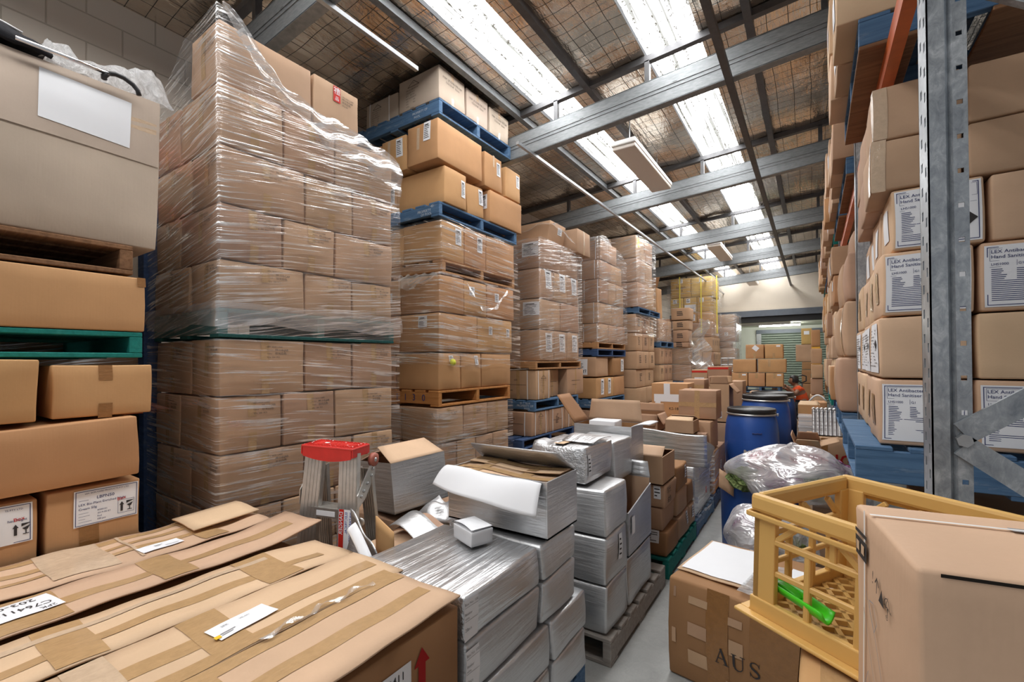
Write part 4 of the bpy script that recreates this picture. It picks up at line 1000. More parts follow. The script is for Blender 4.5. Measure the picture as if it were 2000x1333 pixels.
pallet(-3.0, -2.55, 14.52, 14.95, 1.98, 'blue', 'small piece of blue pallet between the yellow strapped stack and the bulkhead load', 'X', .15)
for z in (0, .66, 1.32): Carton(-3.0, -2.6, 14.56, 14.94, z, z+.655, 'orange', f'{["lowest", "middle", "upper"][int(z/.66)]} narrow orange carton under the piece of blue pallet', 'narrow orange cartons')
# ------------------------------------------------------------------ open cartons
def open_carton(x0, x1, y0, y1, z0, z1, mat, label, group=None, flaps=(), fmat=None, inner=None, rot=0, fill=None, name='carton', cut=None, t=.007):
    """walls and floor with a hollow inside; flaps: (side, angle from vertical outward, length[, curl])"""
    cx, cy_ = (x0+x1)/2, (y0+y1)/2; hx, hy, H = (x1-x0)/2-.004, (y1-y0)/2-.004, z1-z0
    g = G()
    g.box(-hx, hx, -hy, hy, 0, t)
    hz = cut or {}
    for s in ('X-', 'X+', 'Y-', 'Y+'):
        h = hz.get(s, H); h2 = h if not isinstance(h, tuple) else h[1]; h1 = h if not isinstance(h, tuple) else h[0]
        if s[0] == 'X':
            a = -hx if s == 'X-' else hx-t; b = len(g.v)
            g.add([(a, -hy, 0), (a+t, -hy, 0), (a+t, hy, 0), (a, hy, 0), (a, -hy, h1), (a+t, -hy, h1), (a+t, hy, h2), (a, hy, h2)], [(3, 2, 1, 0), (4, 5, 6, 7), (0, 1, 5, 4), (1, 2, 6, 5), (2, 3, 7, 6), (3, 0, 4, 7)])
        else:
            a = -hy if s == 'Y-' else hy-t
            e2 = hx-t-.0004; g.add([(-e2, a, 0), (e2, a, 0), (e2, a+t, 0), (-e2, a+t, 0), (-e2, a, h1), (e2, a, h2), (e2, a+t, h2), (-e2, a+t, h1)], [(3, 2, 1, 0), (4, 5, 6, 7), (0, 1, 5, 4), (1, 2, 6, 5), (2, 3, 7, 6), (3, 0, 4, 7)])
    o = g.build(name, mat, None, False, (cx, cy_, z0), (0, 0, rot)); tag(o, label, 'carton', group)
    if inner:
        q = G(); e = t+.001
        q.grid(lambda u, v: (-hx+e+(2*hx-2*e)*u, -hy+e+(2*hy-2*e)*v, t+.003), 1, 1)
        for s in ('X-', 'X+', 'Y-', 'Y+'):
            h = hz.get(s, H); h1, h2 = h if isinstance(h, tuple) else (h, h)
            if s[0] == 'X': a = -hx+e if s == 'X-' else hx-e; q.add([(a, -hy+e, t), (a, hy-e, t), (a, hy-e, h2-.002), (a, -hy+e, h1-.002)], [(0, 1, 2, 3)])
            else: a = -hy+e if s == 'Y-' else hy-e; q.add([(-hx+e, a, t), (hx-e, a, t), (hx-e, a, h2-.002), (-hx+e, a, h1-.002)], [(0, 1, 2, 3)])
        q.build('lining', inner, o)
    for f in flaps:
        s, ang, ln = f[:3]; curl = f[3] if len(f) > 3 else 0; m_ = f[4] if len(f) > 4 else (fmat or mat)
        q = G(); sg = 1 if s[1] == '+' else -1; L = hx if s[0] == 'Y' else hy
        def fl(u, v):
            a = R(ang+curl*v); aa = R(ang+curl*v*.5)
            d, z = math.sin(aa)*ln*v, H+math.cos(aa)*ln*v
            w_ = (-1+2*u)*(L-.004-.02*v)
            return (w_, sg*(hy-t/2+d), z) if s[0] == 'Y' else (sg*(hx-t/2+d), w_, z)
        q.grid(fl, 6, 6); fo = q.build('carton_flap', m_, o, True); thicken(fo, .006)
    return o
# ------------------------------------------------------------------ middle row: foil lined cartons nearest the camera
AX = -.90
FG_ = 'silver foil cartons on the near blue pallet'
p = pallet(-1.81, AX, 1.09, 1.96, 0, 'blue', 'blue pallet under the nearest silver foil cartons', 'Y', .15)
stencil_x = lay_text([('PROPERTY OF POOL', 0, 0, .06, 'c')])
mesh_obj('stencilled_lettering', [(.457, x+.05, .075+y) for x, y in stencil_x[0]], stencil_x[1], 'stencil', p)
SL = [('Box No: 108', -.03, .05, .012), ('#.062,.0012', -.031, .040, 0), ('Beaker', -.03, .018, .012), ('white', -.03, .004, .009), ('#.062,.0012', -.031, -.004, 0), ('20pcs', -.03, -.03, .014)]
def foilbox(x0, x1, y0, y1, z0, z1, lb, grp, mat='foil', **kw):
    kw.setdefault('bulge', .005); kw.setdefault('warp', .004); kw.setdefault('r', .012)
    return Carton(x0, x1, y0, y1, z0, z1, mat, lb, grp, rot=kw.pop('rot', (0, 0, 0)), name='foil_carton', cat='foil carton', **kw)
zz = [.155, .33, .502, .672, .825]
for n in range(4):
    yb = 1.615 if n < 2 else 1.56
    c = foilbox(-1.41, AX+(.015 if n < 2 else 0), 1.09, yb, zz[n], zz[n+1], f'{["lowest", "second", "third", "top"][n]} silver carton at the near end of the blue pallet', FG_, 'foil' if n < 3 else 'foiltop')
    if n > 1:
        c.sticker('X+', -.20, .0, .068, .13, [(a.replace('108', str(108 if n == 3 else 100)), *r) for a, *r in SL], ink='greyink', rot=0)
        if n < 3: pass
    c = foilbox(-1.40, AX+(.02 if n < 2 else .005), yb+.005, yb+(.335 if n < 2 else .315), zz[n], zz[n+1], f'{["lowest", "second", "third", "upper"][n]} silver carton at the far end of the blue pallet', FG_)
# the carton with the white lined flap on top
o = open_carton(-1.42, AX+.01, 1.595, 1.875, .83, 1.062, 'foil', 'open silver carton with a white lined flap hanging over its front', FG_, [('Y+', -60, .16, 10, 'foildull')], inner='pale')
g = G()
def lid(u, v):
    return (-.24+.48*u, -.13+.24*v+.01*math.sin(u*7), .226+.012*math.sin(u*5+v*3)-.012*v)
for k_, (a, b) in enumerate(((-.13, .0), (.005, .12))):
    g = G(); g.grid(lambda u, v: (-.245+.49*u, a+(b-a)*v, .222+(.010 if k_ else .0)+.008*math.sin(u*6+k_)), 10, 3); f_ = thicken(g.build('carton_flap', 'pale', o, True), .006)
    for q in (-.12, .10): G().grid(lambda u, v: (q-.025+.05*u, a+(b-a)*v, .2275+(.010 if k_ else 0)+.008*math.sin((q+.245-.025+.05*u)/.49*6+k_)), 2, 2).build('packing_tape', 'tape', f_, True)
    G().grid(lambda u, v: (-.245+.49*u, a+.04+.045*v, .2290+(.010 if k_ else 0)+.008*math.sin(u*6+k_)), 8, 1).build('packing_tape', 'tape', f_, True)
g = G()
def white(u, v):
    x = -.262+.50*u
    # rolls over the front edge and hangs; longer towards the far end
    ln = .07+.05*math.sin(math.pi*min(1, u*.95+.05))
    a = v*ln*1.5
    return (x-.035*v*(1-u)+.01*v*u, -.140-.085*v*(.75+.35*math.sin(math.pi*u)), .242-.105*v**1.5*(.75+.3*u)-.018*u+.004*math.sin(u*9+v*3))
g.grid(white, 24, 12); f_ = g.build('lining_flap', 'paper', o, True); thicken(f_, .004)
# small white box
c = Carton(-1.225, -1.085, 1.40, 1.50, .829, .893, 'paper', 'small plain white box lying on the top silver carton', None, name='white_box', cat='box', rot=(0, 0, R(-20)), bulge=0, warp=.001, r=.002, gap=0)
g = G(); g.grid(lambda u, v: (-.069+.138*u, -.049+.098*v, .0655+.009*math.sin(math.pi*u)*(1-v)), 8, 6); g.build('lid', 'paper', c.o, True)
# scattered foil pieces, kraft boards and the leaning foil carton to the left
K_ = 'cartons behind the long foreground cartons'
Carton(-1.74, -1.43, 1.16, 1.62, .155, .40, 'tan', 'pale carton at the bottom beside the silver cartons', K_)
Carton(-1.74, -1.43, 1.16, 1.62, .402, .725, 'tan', 'pale carton showing its bare top beside the silver cartons', K_, sag=.01)
Carton(-2.30, -1.83, 1.68, 2.20, .0, .35, 'kraft', 'brown carton at the bottom under the leaning foil carton', K_)
Carton(-2.30, -1.83, 1.68, 2.20, .352, .70, 'kraft', 'brown carton directly under the leaning foil carton', K_)
Carton(-1.80, -1.44, 1.64, 1.95, .155, .72, 'kraft', 'tall brown carton between the foil cartons', K_)
o = open_carton(-2.17, -1.84, 1.70, 2.08, .715, .985, 'foil', 'leaning silver carton with taped brown flaps, behind the ladder', 'silver foil cartons', [('X+', -62, .17, 0, 'pale'), ('X-', -70, .16, 0, 'tan')], inner='tan', rot=R(-6))
o.rotation_euler = (R(2), R(-5), R(-8)); o.location.z += .012
for fo in [q for q in o.children if q.name.startswith('carton_flap')][:1]:
    pass
g = G(); g.grid(lambda u, v: (-1.70+.26*u, 1.52+.16*v, .735+.03*v+.02*math.sin(u*6)), 8, 5); o = g.build('cardboard_piece', 'tan'); thicken(o, .006); tag(o, 'loose brown cardboard piece with foil on top beside the silver cartons', 'cardboard')
g = G(); g.grid(lambda u, v: (-1.71+.26*u, 1.50+.13*v, .75+.03*v+.03*math.sin(u*5+.4)), 10, 6); thicken(g.build('foil_sheet', 'foil', o, True), .003)
g = G(); g.grid(lambda u, v: (-1.72+.30*u, 1.70+.16*v, .755+.035*math.sin(u*9)*math.sin(v*5)+.06*v), 16, 10)
o = g.build('foil_pouch', 'foildull', None, True); thicken(o, .02); tag(o, 'crumpled dark silver pouch between the foil cartons', 'pouch')
g = G()
def sheet(u, v):
    x = -1.64+.22*u; z = .73+.20*v*(1-.6*u)
    return (x, 1.20-.05*u+.02*math.sin(v*3)+.03*v, z+.01*math.sin(u*9))
g.grid(sheet, 16, 8); o = g.build('foil_board', 'foildull', None, True); thicken(o, .006); tag(o, 'upright dull foil sheet with a curled white edge in front of the ladder leg', 'foil sheet')
g = G(); g.grid(lambda u, v: (-1.555+.14*u+.02*v, 1.175-.03*u-.030*math.sin(math.pi*v), .885-.10*u**1.2+.045*v-.02), 10, 6); thicken(g.build('white_lining', 'paper', o, True), .003)
g = G(); g.grid(lambda u, v: (-1.56+.14*u, 1.30-.03*u, .73+.165*v*(1-.2*u)), 4, 4); o = g.build('cardboard_piece', 'orange', None, True); thicken(o, .006); tag(o, 'upright brown cardboard piece behind the foil sheet', 'cardboard')
# ------------------------------------------------------------------ second silver load
AX = -.885
S2_ = 'silver foil cartons on the grey pallet'
pallet(-1.78, AX+.02, 2.19, 3.2, 0, 'greywood', 'worn grey pallet under the second silver load', 'Y', .138)
lv = [.14, .392, .64, .886]
for n in range(3):
    c = foilbox(-1.30, AX, 2.2, 2.525, lv[n], lv[n+1], f'{["lowest", "middle", "top"][n]} silver carton in the near column on the grey pallet', S2_, bulge=.008)
    if n == 1: c.sticker('X+', .02, .03, .055, .13, fake_lines(.04, .10, 4, 3), rot=R(-6))
    foilbox(-1.72, -1.305, 2.2, 2.6, lv[n], lv[n+1], f'{["lowest", "middle", "top"][n]} silver carton, second in from the aisle on the grey pallet', S2_)
foilbox(-1.30, AX, 2.53, 2.97, .14, .42, 'silver carton under the open one at the far end of the grey pallet', S2_)
o = open_carton(-1.30, AX, 2.535, 2.97, .424, .79, 'foil', 'open silver carton with its brown inside showing on the grey pallet', S2_, [('Y+', 12, .10, 0)], inner='tan', cut={'X+': (.25, .33), 'Y-': .25})
G().add([(.212, -.18, .12), (.212, -.13, .12), (.212, -.13, .22), (.212, -.18, .22)], [(0, 1, 2, 3)]).build('paper_label', 'paper', o)
c = foilbox(-1.34, -1.0, 2.21, 2.60, .892, 1.092, 'silver carton lying on top of the near column, taped foil wrapping', S2_, 'foiltop', rot=(0, 0, R(0)), bulge=.008)
c.sticker('X+', -.15, .0, .04, .11, fake_lines(.03, .08, 4, 3))
g = G(); g.grid(lambda u, v: (-.17+.16*u, -.198+.13*v-.035*math.sin(math.pi*min(1, v*1.2))*(1-v), .200-.14*max(0, 1-v*2.2)+.006*math.sin(u*9)), 10, 10); thicken(g.build('foil_flap', 'foildull', c.o, True), .004)
g = G(); g.grid(lambda u, v: (-.02+.19*u, -.10+.26*v, .207+.022*math.sin(math.pi*v)*(1-u*.5)), 8, 10); thicken(g.build('foil_flap', 'foiltop', c.o, True), .003)
G().grid(lambda u, v: (-.03+.06*u, -.18+.36*v, .2035), 1, 4).build('packing_tape', 'pale', c.o)
c = foilbox(-1.32, -1.0, 2.63, 2.96, .80, 1.06, 'bluish silver carton behind the lying one on the grey pallet', S2_, 'foil')
o = open_carton(-1.45, -1.02, 2.99, 3.25, .62, 1.10, 'foil', 'open foil carton holding a white box, flaps standing, beyond the grey pallet', 'silver foil cartons', [('X-', 38, .25, 0, 'brown'), ('Y+', 4, .16, 0, 'tan'), ('X+', 60, .12, 40, 'paper')], inner='brown')
Carton(-1.45, -1.0, 3.0, 3.19, .14, .615, 'tan', 'tan carton under the open foil one beyond the grey pallet', K_)
c = Carton(-1.36, -1.15, 3.03, 3.2, .64, 1.13, 'paper', 'white box inside the open foil carton', None, name='white_box', cat='box')
# ------------------------------------------------------------------ brown cartons on the teal pallet
AX = -.885
B_ = 'brown cartons on the teal pallet'
pallet(-1.9, AX+.02, 3.29, 4.2, 0, 'teal', 'teal pallet under the brown carton columns', 'Y', .14)
cols = [(3.30, 3.64, [.142, .325, .49, .655]), (3.645, 4.0, [.142, .33, .52, .715]), (4.005, 4.21, [.142, .33, .515])]
for q, (y0, y1, lv) in enumerate(cols):
    for n in range(len(lv)-1):
        c = Carton(-1.25+.03*q, AX-.02*(n % 2)*(q == 0)+.012*(n == 0), y0, y1, lv[n], lv[n+1], 'brown' if (n+q) % 3 == 0 else 'kraft', f'{["lowest", "second", "top"][n]} carton in the {["nearest", "middle", "far"][q]} column on the teal pallet', B_, bulge=.006, warp=.004, r=.012)
        if q == 0 and n == 0: c.sticker('Y-', .07, .05, .11, .09, fake_lines(.09, .07, 5, 2)); 
        if q == 0 and n == 2: c.sticker('Y-', .12, .03, .05, .09, fake_lines(.04, .07, 3, 2)); c.text('X+', -.06, .0, [('珍光', 0, .035, .05, 'c'), ('白色', 0, -.03, .05, 'c')])
        if q == 1 and n in (0, 2): a6(c, 'X+', .08, .03, .06, .10, 4)
        if q == 2 and n == 0: a6(c, 'X+', .0, .03, .06, .10, 4)
        c.tape('T', 0, 0, .05)
o = open_carton(-1.36, AX-.01, 3.28, 3.62, .658, .86, 'kraft', 'battered open brown carton on top of the nearest teal pallet column', B_, [('Y-', -72, .16, 0, 'pale'), ('Y+', -80, .15, 0, 'pale')], inner='brown')
g = G(); g.grid(lambda u, v: (-1.50+.34*u, 3.235+.02*v, .55+.30*v-.22*u*v), 6, 5); o = g.build('cardboard_piece', 'orange', None, True); thicken(o, .006); tag(o, 'folded brown cardboard leaning on the battered open carton', 'cardboard')
# ------------------------------------------------------------------ third silver load with a big foil sheet
pallet(-1.95, -.865, 4.22, 5.05, 0, 'blue', 'blue pallet under the film wrapped silver load', 'Y', .14)
c = foilbox(-1.75, -.885, 4.25, 5.02, .145, .60, 'large film wrapped silver block on the blue pallet behind the teal one', 'silver foil cartons', 'foil', bulge=.012)
c.patch('X+', .10, -.08, .05, .06, 'redink', 'red_mark')
c.patch('X+', .33, .05, .06, .08, 'paper', 'paper_label')
wrap('stretch film round the silver block', -1.75, -.885, 4.25, 5.02, .10, .60, 'filmlight', out=.03)
g = G()
def bigfoil(u, v):
    x = -1.60+.82*u; y = 4.23+.02*math.sin(u*5)+.05*u*u-.02*v
    return (x, y, .61+(.30-.02*u)*v+.004*math.sin(v*52)+.01*math.sin(u*6))
g.grid(bigfoil, 24, 36); o = g.build('foil_sheet', 'foil', None, True); thicken(o, .008); tag(o, 'wide ribbed foil sheet standing up along the silver block', 'foil sheet')
g = G(); g.grid(lambda u, v: (-.80+.05*v*math.sin(u*3), 4.27+.26*u, .62+.22*v*(1-.6*u)), 10, 8); o = g.build('foil_sheet', 'foildull', None, True); thicken(o, .008); tag(o, 'dark curled foil flap at the aisle end of the ribbed sheet', 'foil sheet')
# ------------------------------------------------------------------ film wrapped brown load behind it
pallet(-1.33, -.87, 5.12, 6.2, 0, 'navy', 'navy pallet under the raw pallet behind the silver block', 'Y', .14)
pallet(-1.33, -.88, 5.14, 6.1, .142, 'honey', 'timber pallet lying on the navy one behind the silver block', 'Y', .11)
for q, (y0, y1) in enumerate(((5.15, 5.6), (5.605, 6.05))):
    c = Carton(-1.30, -.90, y0, y1, .256, .56, 'kraft', f'{["nearer", "further"][q]} film wrapped brown carton on the doubled pallets', 'cartons on the doubled pallets', bulge=.006); a6(c, 'X+', -.1, -.06, .07, .1, 4)
wrap('stretch film round the cartons on the doubled pallets', -1.3, -.90, 5.15, 6.05, .2, .58, 'film', out=.03)
P_ = 'loose cartons heaped in the middle row'
def C(x0, x1, y0, y1, z0, z1, mat, lb, **kw): return Carton(x0, x1, y0, y1, z0, z1, mat, lb, P_, **kw)
c = C(-1.28, -.92, 5.25, 5.7, .565, .885, 'kraft', 'brown carton standing under the big cross taped one')
c = C(-1.30, -.885, 5.40, 5.75, .89, 1.215, 'kraft', 'big carton with tape crossing on its front, in the middle heap'); c.tape('Y-', 0, 0, .055); c.patch('Y-', 0, .0, .40, .05, 'tape', 'packing_tape', .002)
c = C(-1.38, -.94, 4.60+.5, 4.86+.37, .605, .78, 'tan', 'low taped carton under the small open one in the middle heap')
C(-1.80, -1.4, 5.1, 5.6, .0, .60, 'kraft', 'brown carton buried low at the back of the middle heap')
C(-1.86, -1.36, 5.65, 6.1, .58, .73, 'kraft', 'flat carton under the wide open one in the middle heap')
C(-1.86, -1.36, 5.65, 6.1, .0, .575, 'kraft', 'brown carton at floor level under the flat one in the middle heap')
o = open_carton(-1.32, -1.03, 4.92, 5.2, .785, .92, 'kraft', 'small open carton with bent taped lid flaps in the middle heap', P_, [('Y-', -70, .13, -18, 'pale'), ('Y+', -66, .12, -10, 'pale')], inner='brown')
o = open_carton(-1.95, -1.49, 5.25, 5.6, .73, .93, 'kraft', 'wide open carton with its front flaps hanging out in the middle heap', P_, [('Y-', 172, .14, 0), ('X+', 150, .14, 0), ('Y+', 10, .10, 0), ('X-', -60, .12, 0)], inner='brown')
C(-1.98, -1.48, 5.24, 5.62, .0, .725, 'kraft', 'tall brown carton carrying the wide open one in the middle heap')
c = C(-1.83, -1.35, 5.95+.2, 6.35+.2, .735, 1.25, 'orange', 'orange carton with a white paper cross on its front in the middle heap')
for cx_, cy2, w_, h_ in ((-.03, .14, .08, .22), (-.02, .06, .36, .10), (-.15, -.03, .07, .12)): c.patch('Y-', cx_, cy2, w_, h_, 'paper', 'paper_strip', .003)
c.text('Y-', .08, -.08, [('KS-1889', 0, 0, .05, 'c')]); a6(c, 'X+', -.05, .12, .12, .16, 4)
C(-1.85, -1.33, 6.13, 6.57, .0, .73, 'kraft', 'brown carton under the one with the paper cross')
c = C(-1.54, -1.25, 6.7, 7.05, .96, 1.285, 'kraft', 'carton with a pale top between the paper cross one and the tall open one'); c.patch('Y-', 0, .05, .27, .07, 'tape', 'packing_tape')
C(-1.55, -1.245, 6.68, 7.07, .0, .955, 'kraft', 'tall carton hidden low between the paper cross one and the tall open one')
o = open_carton(-1.20, -.95, 6.75, 7.15, .70, 1.22, 'kraft', 'tall open carton with one flap hanging at its aisle side', P_, [('Y-', 4, .11, 0), ('X+', 140, .16, 0), ('X-', 12, .10, 0), ('Y+', 8, .1, 0)], inner='brown'); o.location.z += .0
G().grid(lambda u, v: (-.06+.09*u, -.2015, .06+.09*v), 1, 1).build('paper_label', 'paper', o)
C(-1.21, -.94, 6.74, 7.16, .0, .695, 'tan', 'tan carton under the tall open one')
c = C(-1.06, -.87, 7.5, 7.95, .62, 1.235, 'kraft', 'brown carton beside the tall open one'); c = C(-1.07, -.86, 7.48, 7.97, 0, .615, 'kraft', 'lower brown carton beside the tall open one')
c = C(-.86, -.62, 8.15, 8.45, .72, 1.05, 'tan', 'small film topped carton before the far carton pile'); c = C(-.87, -.61, 8.13, 8.47, .0, .715, 'tan', 'carton under the small film topped one')
for x0, x1, y, z0, z1, lb in ((-1.92, -1.63, 9.0, 1.08, 1.375, 'red banded carton with a white torn tag in the middle row'), (-1.60, -1.24, 8.8, 1.08, 1.44, 'taller red banded carton in the middle row')):
    c = C(x0, x1, y, y+.4, z0, z1, 'kraft', lb); c.patch('Y-', 0, c.hz-.035, 2*c.hx*.98, .035, 'redink', 'red_band', .003)
    if x0 < -1.7: c.patch('Y-', .0, -.06, .17, .12, 'paper', 'white_tag', .004); c.patch('Y-', .10, -.10, .05, .07, M['yellow_mark'] if 'yellow_mark' in M else simple('yellow_mark', (.8, .5, .02)), 'yellow_mark', .004)
    else: c.text('X+', 0, 0, [('●', 0, .05, .08, 'c'), ('▲', 0, -.08, .08, 'c')], 'redink'); c.patch('Y-', .05, -.13, .12, .06, 'paper', 'paper_label', .003)
    C(x0-.02, x1+.02, y-.02, y+.45, .0, 1.075, 'kraft', f'tall carton under the {"" if x0 < -1.7 else "taller "}red banded one')
# ------------------------------------------------------------------ the pile of cartons far down the aisle
p = pallet(-1.40, -.62, 11.78, 12.6, .80, 'blue', 'pale blue pallet under the far pile of seven cartons', 'Y', .135)
for q in range(2): Carton(-1.62+.52*q, -1.11+.52*q, 11.8, 12.4, .0, .79, 'kraft', f'brown carton on the floor under the far pile, {["further from", "nearer to"][q]} the aisle', 'cartons under the far pile')
F_ = 'far pile of seven cartons'
for x0, x1, z0, z1, lb in ((-1.60, -1.265, .94, 1.25, 'outermost of three'), (-1.26, -.91, .94, 1.25, 'centre of three'), (-.905, -.555, .94, 1.25, 'aisle side of three')):
    c = Carton(x0, x1, 11.75, 12.15, z0, z1, 'orange', f'carton in the bottom tier of the far pile, {lb}', F_); c.tape('Y-', 0, .09, .05, .12)
    if 'centre' not in lb: c.patch('Y-', .09, .11, .08, .035, 'paper', 'paper_label', .003)
for x0, x1, lb in ((-1.58, -1.09, 'wall side'), (-1.06, -.50, 'aisle side, taped')):
    c = Carton(x0, x1, 11.75, 12.15, 1.255, 1.565, 'orange', f'carton in the middle tier of the far pile, {lb}', F_)
    if 'taped' in lb: c.tape('Y-', -.05, .06, .05, .16)
for x0, x1, lb in ((-1.31, -.93, 'turned white label'), (-.92, -.555, 'small label')):
    c = Carton(x0, x1, 11.77, 12.15, 1.57, 1.90, 'orange', f'carton on the top of the far pile, {lb}', F_); c.tape('Y-', .0, -.10, .05, .12)
    if 'turned' in lb: c.patch('Y-', .02, .08, .12, .10, 'paper', 'paper_label', .003, R(-40))
    else: c.patch('Y-', .09, .12, .08, .035, 'paper', 'paper_label', .003)
t = empty('wire_cage', (-1.75, 12.3, 1.26)); tag(t, 'small clear wrapped cage on the wall side of the far pile', 'cage')
for x in (-.16, 0, .16): G().tube([(x, 0, 0), (x, 0, .34)], .012, 6).build('wire_post', 'metal', t)
for z in (0.02, .17, .33): G().tube([(-.16, 0, z), (.16, 0, z)], .010, 6).build('wire_rail', 'metal', t)
Carton(-2.0, -1.6, 12.2, 12.6, 0, 1.25, 'tan', 'tall tan carton under the small wrapped cage', 'cartons under the far pile')
# ------------------------------------------------------------------ blue drums
M['bluep'] = simple('blue_plastic', (.022, .095, .40), .42, spec=.5, nscale=3, namp=.12, bump=.06, bscale=12)
M['ring'] = simple('clamp_ring', (.50, .50, .50), .35, .85)
def drum(x, y, z, lb, ringmat='ring', s=1.0):
    t = empty('drum', (x, y, z)); tag(t, lb, 'drum', 'blue plastic drums')
    pr = [(.0, 0), (.235, 0), (.255, .02), (.268, .10), (.282, .25), (.290, .38), (.291, .40), (.2925, .41), (.293, .50), (.2925, .595), (.291, .605), (.29, .62), (.285, .72), (.272, .82), (.256, .875), (.248, .895), (.248, .915)]
    G().lathe(pr, 56).build('drum_body', 'bluep', t, True)
    G().lathe([(.2485, .893), (.268, .893), (.272, .902), (.268, .913), (.2485, .913)], 56).build('clamp_ring', ringmat, t, True)
    G().lathe([(.249, .912), (.262, .914), (.264, .955), (.258, .968), (.245, .970), (.238, .955), (.0, .948)], 56).build('lid', 'blackp', t, True)
    g = G(); g.box(.268, .285, -.03, .03, .885, .915); bevel(g.build('clamp_lever', ringmat, t), .004)
    for o in t.children: o.scale = (s, s, 1)
    return t
d1 = drum(-.63, 6.17, 0, 'nearest blue drum with a torn paper label and a dented side')
g = G()
for a0, a1, z0, z1 in ((-1.75, -1.30, .40, .50), (-1.25, -1.18, .46, .52)):
    g.grid(lambda u, v: ((.2955)*math.cos(a0+(a1-a0)*u), (.2955)*math.sin(a0+(a1-a0)*u), z0+(z1-z0)*v+.01*math.sin(u*17)*v), 10, 4)
g.build('paper_label', M['oldpaper'] if 'oldpaper' in M else simple('old_paper', (.50, .47, .42), .8, nscale=8, namp=.2), d1, True)
G().tube([(.2915*math.cos(-1.45+.05*i), .2945*math.sin(-1.45+.05*i), .70+.004*math.sin(i*2)) for i in range(8)], .006, 6).build('dent_scuff', M['navyink'], d1, True)
pallet(-.84, -.10, 6.50, 7.76, 0, 'navy', 'dark pallet on the floor under the two further drums', 'Y', .12)
drum(-.535, 6.80, .122, 'blue drum just behind the nearest one, bright clamp ring', 'alu')
drum(-.49, 7.44, .122, 'furthest blue drum, mostly behind the bright ringed one')
# ------------------------------------------------------------------ long foreground cartons
class Top:
    """a lid flap with a gently curling far end; tape strips follow it"""
    def __init__(s, x0, x1, y0, y1, z, parent, mat='pale', curl=0.0, cs=.25, wav=.003, sd=0, tw=0, name='carton_flap'):
        s.x0, s.x1, s.y0, s.y1, s.z, s.curl, s.cs, s.wav, s.sd, s.tw = x0, x1, y0, y1, z, curl, cs, wav, sd, tw; s.c = Vector(parent.location)
        g = G(); ny = max(8, int((y1-y0)/.03)); nx = max(3, int((x1-x0)/.05))
        g.grid(lambda u, v: s.P(x0+(x1-x0)*u, y0+(y1-y0)*v), nx, ny)
        s.o = g.build(name, mat, parent, True); thicken(s.o, .006, -1)
    def P(s, x, y, off=0):
        q = max(0, (y-(s.y1-s.cs))/s.cs); u = (x-s.x0)/(s.x1-s.x0)
        z = s.z+s.curl*q*q+s.wav*math.sin(x*23+y*9+s.sd)+s.wav*.6*math.sin(y*31+s.sd*2)+s.tw*(u-.5)+off
        return Vector((x, y, z))-s.c
    def tape(s, x0, x1, y0, y1, mat='tape', name='packing_tape', off=None, sk=0):
        s.nt = getattr(s, 'nt', 0)+1; off = .0008+.0004*s.nt if off is None else off
        g = G(); ny = max(2, int((y1-y0)/.03)); nx = max(2, int((x1-x0)/.03))
        g.grid(lambda u, v: s.P(x0+(x1-x0)*u+sk*v, y0+(y1-y0)*v, off), nx, ny)
        return g.build(name, mat, s.o, True)
    def sticker(s, cx, cy, w, h, rot, lines, ink='ink', mat='paper', off=.006):
        """w along the reading direction; rot turns the reading direction from +X"""
        c, q = math.cos(rot), math.sin(rot); M2 = lambda a, b: (cx+a*c-b*q, cy+a*q+b*c)
        g = G(); g.grid(lambda u, v: s.P(*M2((u-.5)*w, (v-.5)*h), off), 4, 4); p = g.build('paper_label', mat, s.o, True)
        if lines:
            V, F = lay_text(lines); mesh_obj('printed_text', [s.P(*M2(a, b), off+.0012) for a, b in V], F, ink, p)
        return p
L_ = 'long taped cartons in front'
Y0, Y1 = -.10, 1.085
Z = .83
# nearest the aisle
c = Carton(-1.468, -.915, Y0, Y1-.012, 0, Z-.022, 'brown', 'long carton with a red arrow on its aisle side, torn tape along its lid', L_, bulge=.003, r=.004, gap=0)  # body coloured brown to put shade into the seam between the flaps
f1 = Top(-1.197+.003, -.915, Y0, Y1, Z, c.o, 'pale', 0, .2, .0022, 1)
f2 = Top(-1.468, -1.197-.003, Y0, Y1+.03, Z, c.o, 'pale', 0, .2, .0022, 4)
for f, xs in ((f1, (-1.065, -1.012)), (f2, (-1.358, -1.30))): f.tape(xs[0], xs[1], Y0, f.y1-.03)
f1.tape(-1.194, -1.15, .0, Y1-.01); f2.tape(-1.25, -1.20, .0, Y1-.01)
f2.tape(-1.466, -1.2, .53, .63); f2.tape(-1.466, -1.2, .30, .38, 'cleartape'); f1.tape(-1.194, -1.0, .38, .50, 'tape'); f1.tape(-1.194, -.92, .20, .30)
f2.sticker(-1.33, .645, .165, .075, R(98), [('2PK', -.05, .018, .012), ('VR-001', .0, .016, .010)]+[('#.04,.004', -.07, -.012, 0), ('#.03,.003', -.07, -.02, 0)], 'greyink')
f2.tape(-1.307, -1.292, .56, .575, M['yellow_mark'] if 'yellow_mark' in M else simple('yellow_mark2', (.8, .5, .02)), 'yellow_mark', .008)
